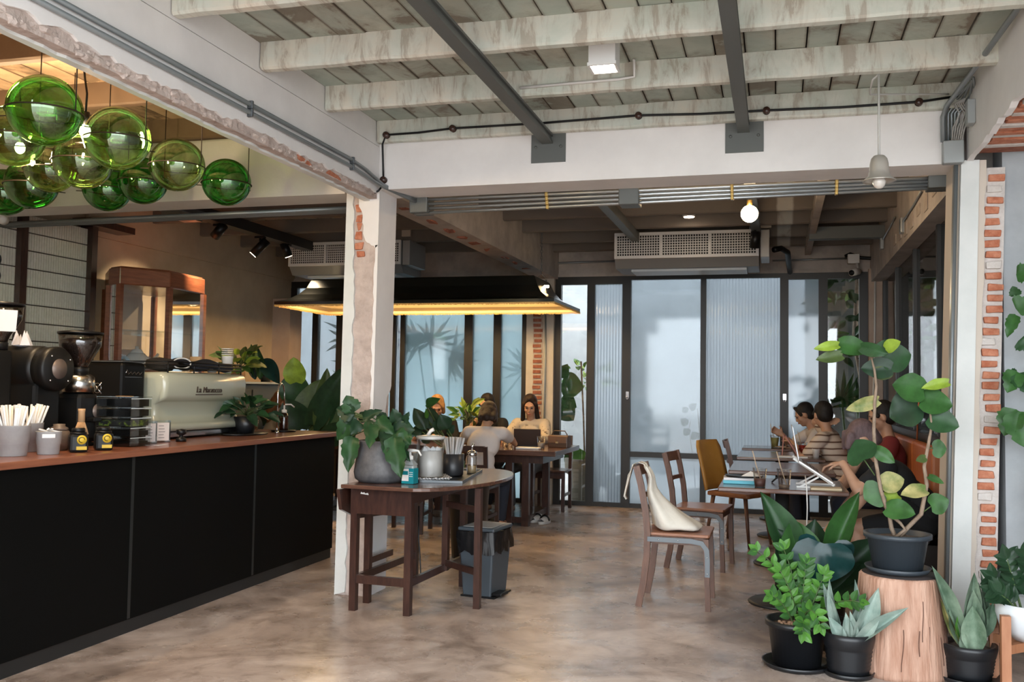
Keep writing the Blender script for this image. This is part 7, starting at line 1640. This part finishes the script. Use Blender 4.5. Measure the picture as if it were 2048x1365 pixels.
    # hair
    hs = [('e', hp(0, -0.034, 0.046), (0.083, 0.090, 0.086), Rh), ('e', hp(0, -0.05, 0.0), (0.080, 0.070, 0.085), Rh), ('c', hp(-0.068, 0.035, 0.015), 0.017, hp(-0.006, 0.052, 0.108), 0.017), ('c', hp(0.068, 0.035, 0.015), 0.017, hp(0.006, 0.052, 0.108), 0.017)]
    if hair_style == 'long':
        for sgn in (-1, 1):
            hs += [('c', hp(sgn*0.070, 0.02, 0.04), 0.022, hp(sgn*0.078, 0.015, -0.06), 0.026), ('c', hp(sgn*0.078, 0.015, -0.06), 0.026, hp(sgn*0.085, 0.0, -0.20), 0.030), ('c', hp(sgn*0.085, 0.0, -0.20), 0.030, hp(sgn*0.09, -0.01, -0.33)-V((0, 0, 0.03)), 0.018)]
        hs += [('c', hp(0, -0.07, 0), 0.065, hp(0, -0.09, -0.20), 0.05)]
    elif hair_style == 'bob':
        for sgn in (-1, 1): hs += [('c', hp(sgn*0.066, 0.005, 0.04), 0.024, hp(sgn*0.070, 0.0, -0.075), 0.026), ('c', hp(sgn*0.05, -0.05, 0), 0.04, hp(sgn*0.055, -0.06, -0.10), 0.035)]
        hs += [('c', hp(0, -0.06, 0), 0.06, hp(0, -0.075, -0.10), 0.045)]
    elif hair_style == 'sweep':
        hs += [('c', hp(-0.05, 0.04, 0.07), 0.035, hp(-0.045, 0.10, 0.03), 0.022), ('c', hp(0.05, 0.04, 0.07), 0.035, hp(0.045, 0.10, 0.03), 0.022), ('c', hp(0, 0.05, 0.08), 0.04, hp(0, 0.115, 0.035), 0.02), ('c', hp(0, -0.06, 0.0), 0.06, hp(0, -0.07, -0.05), 0.045)]
    elif hair_style == 'tied':
        hs += [('c', hp(0, -0.09, 0.0), 0.03, hp(0, -0.12, -0.06), 0.022)]
    blob('hair', hs, hair, t, 0.0085, 3)
    # face details
    M_EYE = mat('eye dark', (0.012, 0.008, 0.006), 0.3); M_BROW = mat('brow', (0.02, 0.012, 0.008), 0.8); M_LIP = mat('lip', (0.30, 0.07, 0.055), 0.4)
    for sgn in (-1, 1):
        MB().ball((0, 0, 0), (0.0135, 0.006, 0.006), 10, 6, Matrix.Translation(hp(sgn*0.030, 0.0815, 0.008)) @ Rh.to_4x4()).obj('eye', M_EYE, t)
        MB().ball((0, 0, 0), (0.019, 0.005, 0.0035), 10, 6, Matrix.Translation(hp(sgn*0.031, 0.088, 0.032)) @ Rh.to_4x4()).obj('eyebrow', M_BROW, t)
    MB().ball((0, 0, 0), (0.020, 0.007, 0.0065), 10, 6, Matrix.Translation(hp(0, 0.094, -0.056)) @ Rh.to_4x4()).obj('lips', M_LIP, t)
    return t, hp
def hair_mat(n, c): return mat(n, c, 0.62, spec=0.3, col2=tuple(q*1.9 for q in c), scale=40, stretch=(1, 1, 0.25), bump=0.3, bscale=80)
H_BLK = hair_mat('black hair', (0.010, 0.008, 0.007)); H_BRN = hair_mat('dark brown hair', (0.016, 0.009, 0.0065)); H_BLD = hair_mat('blond hair', (0.26, 0.145, 0.06)); H_AUB = hair_mat('auburn hair', (0.13, 0.05, 0.018)); H_PUR = hair_mat('ash purple hair', (0.085, 0.055, 0.055))
C_WHT = mat('white cotton', (0.60, 0.56, 0.55), 0.9, bump=0.3, bscale=14, bdist=0.02); C_BLK = mat('black jersey', (0.008, 0.008, 0.009), 0.9, bump=0.3, bscale=14); C_GRY = mat('grey cotton trousers', (0.10, 0.095, 0.095), 0.9, bump=0.3, bscale=12); C_RED = mat('dark red cotton', (0.17, 0.02, 0.02), 0.9); C_DNM = mat('dark denim', (0.02, 0.025, 0.04), 0.9)
C_FLW = mat('floral blouse', (0.48, 0.43, 0.36), 0.85, col2=(0.10, 0.08, 0.07), scale=22, ramp=(0.60, 0.66)); C_BGE = mat('beige knit', (0.46, 0.37, 0.27), 0.9)
def m_stripe():
    m, nt, b = nodes_mat('brown striped shirt'); L = nt.links.new
    tc = N(nt, 'ShaderNodeTexCoord'); wv = N(nt, 'ShaderNodeTexWave', Scale=5.2, Distortion=1.2, wave_type='BANDS', bands_direction='Z'); wv.inputs['Detail'].default_value = 1
    L(tc.outputs['Object'], wv.inputs['Vector'])
    r = ramp(nt, [(0.0, (0.13, 0.075, 0.05)), (0.10, (0.16, 0.09, 0.06)), (0.16, (0.56, 0.46, 0.37)), (1.0, (0.60, 0.50, 0.41))]); L(wv.outputs['Fac'], r.inputs['Fac']); L(r.outputs['Color'], b.inputs['Base Color']); b.inputs['Roughness'].default_value = 0.9
    return m
C_STR = m_stripe()
LP = PI/2
# at the communal table
person('person in a white tee with back to camera leaning over the communal table', (-2.68, 8.46, 0), 0.0, 0.42, 0.85, 0.15, [((-0.20, 0.62, 0.80), (-1, -0.2, -0.2), (0.6, 0.8, 0)), ((0.16, 0.70, 0.79), (1, 0.3, -0.35), (-0.8, 0.5, 0))], H_BRN, C_WHT, C_DNM, 0.42, hair_style='bob')
person('long haired person in a floral blouse at the end of the communal table', (-2.66, 10.42, 0), PI-0.1, 0.20, 0.42, 0.25, [((-0.18, 0.52, 0.80),), ((0.12, 0.55, 0.80),)], H_BRN, C_FLW, C_GRY, 1.0, hair_style='long')
person('dark haired person behind the vase with hand to the mouth', (-3.17, 10.45, 0), PI, 0.22, 0.35, -0.2, [((-0.12, 0.50, 0.80),), ((0.05, 0.33, 1.02), (0.6, 0.2, -0.8), (-0.3, -0.2, 0.9), (0, -1, 0.2), 0.9)], H_BLK, C_BLK, C_DNM, 0.5, hair_style='short')
person('blond person behind the dark plant at the communal table', (-3.75, 10.38, 0), PI, 0.30, 0.6, 0.3, [((-0.12, 0.45, 0.80),), ((0.12, 0.45, 0.80),)], H_BLD, C_BLK, C_DNM, 0.5, hair_style='bob')
person('person with auburn hair seated beyond the faucet', (-4.98, 8.62, 0), -0.75, 0.15, 0.35, -0.3, [((-0.12, 0.35, 0.62),), ((0.12, 0.35, 0.62),)], H_AUB, C_BGE, C_DNM, 1.0, hair_style='long')
# along the bench
person('person in white leaning over the farthest small table', (0.56, 10.50, 0), LP+0.15, 0.42, 0.50, -0.1, [((-0.05, 0.42, 0.83), (-0.6, 0.2, -0.8)), ((0.02, 0.50, 0.90), (0.8, -0.1, -0.6), (0.1, 0.7, 0.4), (-1, 0, 0), 0.8)], H_BLK, C_WHT, C_DNM, 0.42, hair_style='tied')
person('person in a brown striped shirt with hand on neck', (0.60, 9.22, 0), LP-0.35, 0.34, 0.30, -0.75, [((-0.02, 0.46, 0.82), (-0.6, 0.1, -0.8)), ((0.10, 0.18, 1.06), (0.9, 0.5, -0.5), (-0.6, -0.6, 0.3), (-0.3, -1, 0), 0.5)], H_BLK, C_STR, C_DNM, 0.45, hair_style='short')
person('dark haired person in a red shirt beyond the one in black', (0.92, 8.10, 0), LP, 0.12, 0.3, 0.1, [((-0.12, 0.35, 0.66),), ((0.12, 0.35, 0.66),)], H_BLK, C_RED, C_DNM, 0.5, hair_style='short')
tp, hp = person('person in black with ash hair typing at the laptop', (0.93, 6.66, 0), LP+0.05, 0.62, 0.72, 0.05, [((-0.12, 0.52, 0.90), (-0.7, -0.2, -0.6), (0.35, 0.9, -0.15), (0, 0, -1), 0.6), ((0.02, 0.40, 0.925), (0.6, 0.5, -0.9), (-0.1, -0.1, 1), (0, -1, 0.3), 1.1)], H_PUR, C_BLK, C_BLK, 0.45, feet=[(-0.12, 0.62, 0.44), (0.14, 0.30, 0.07)], hair_style='sweep', bare_legs=True)
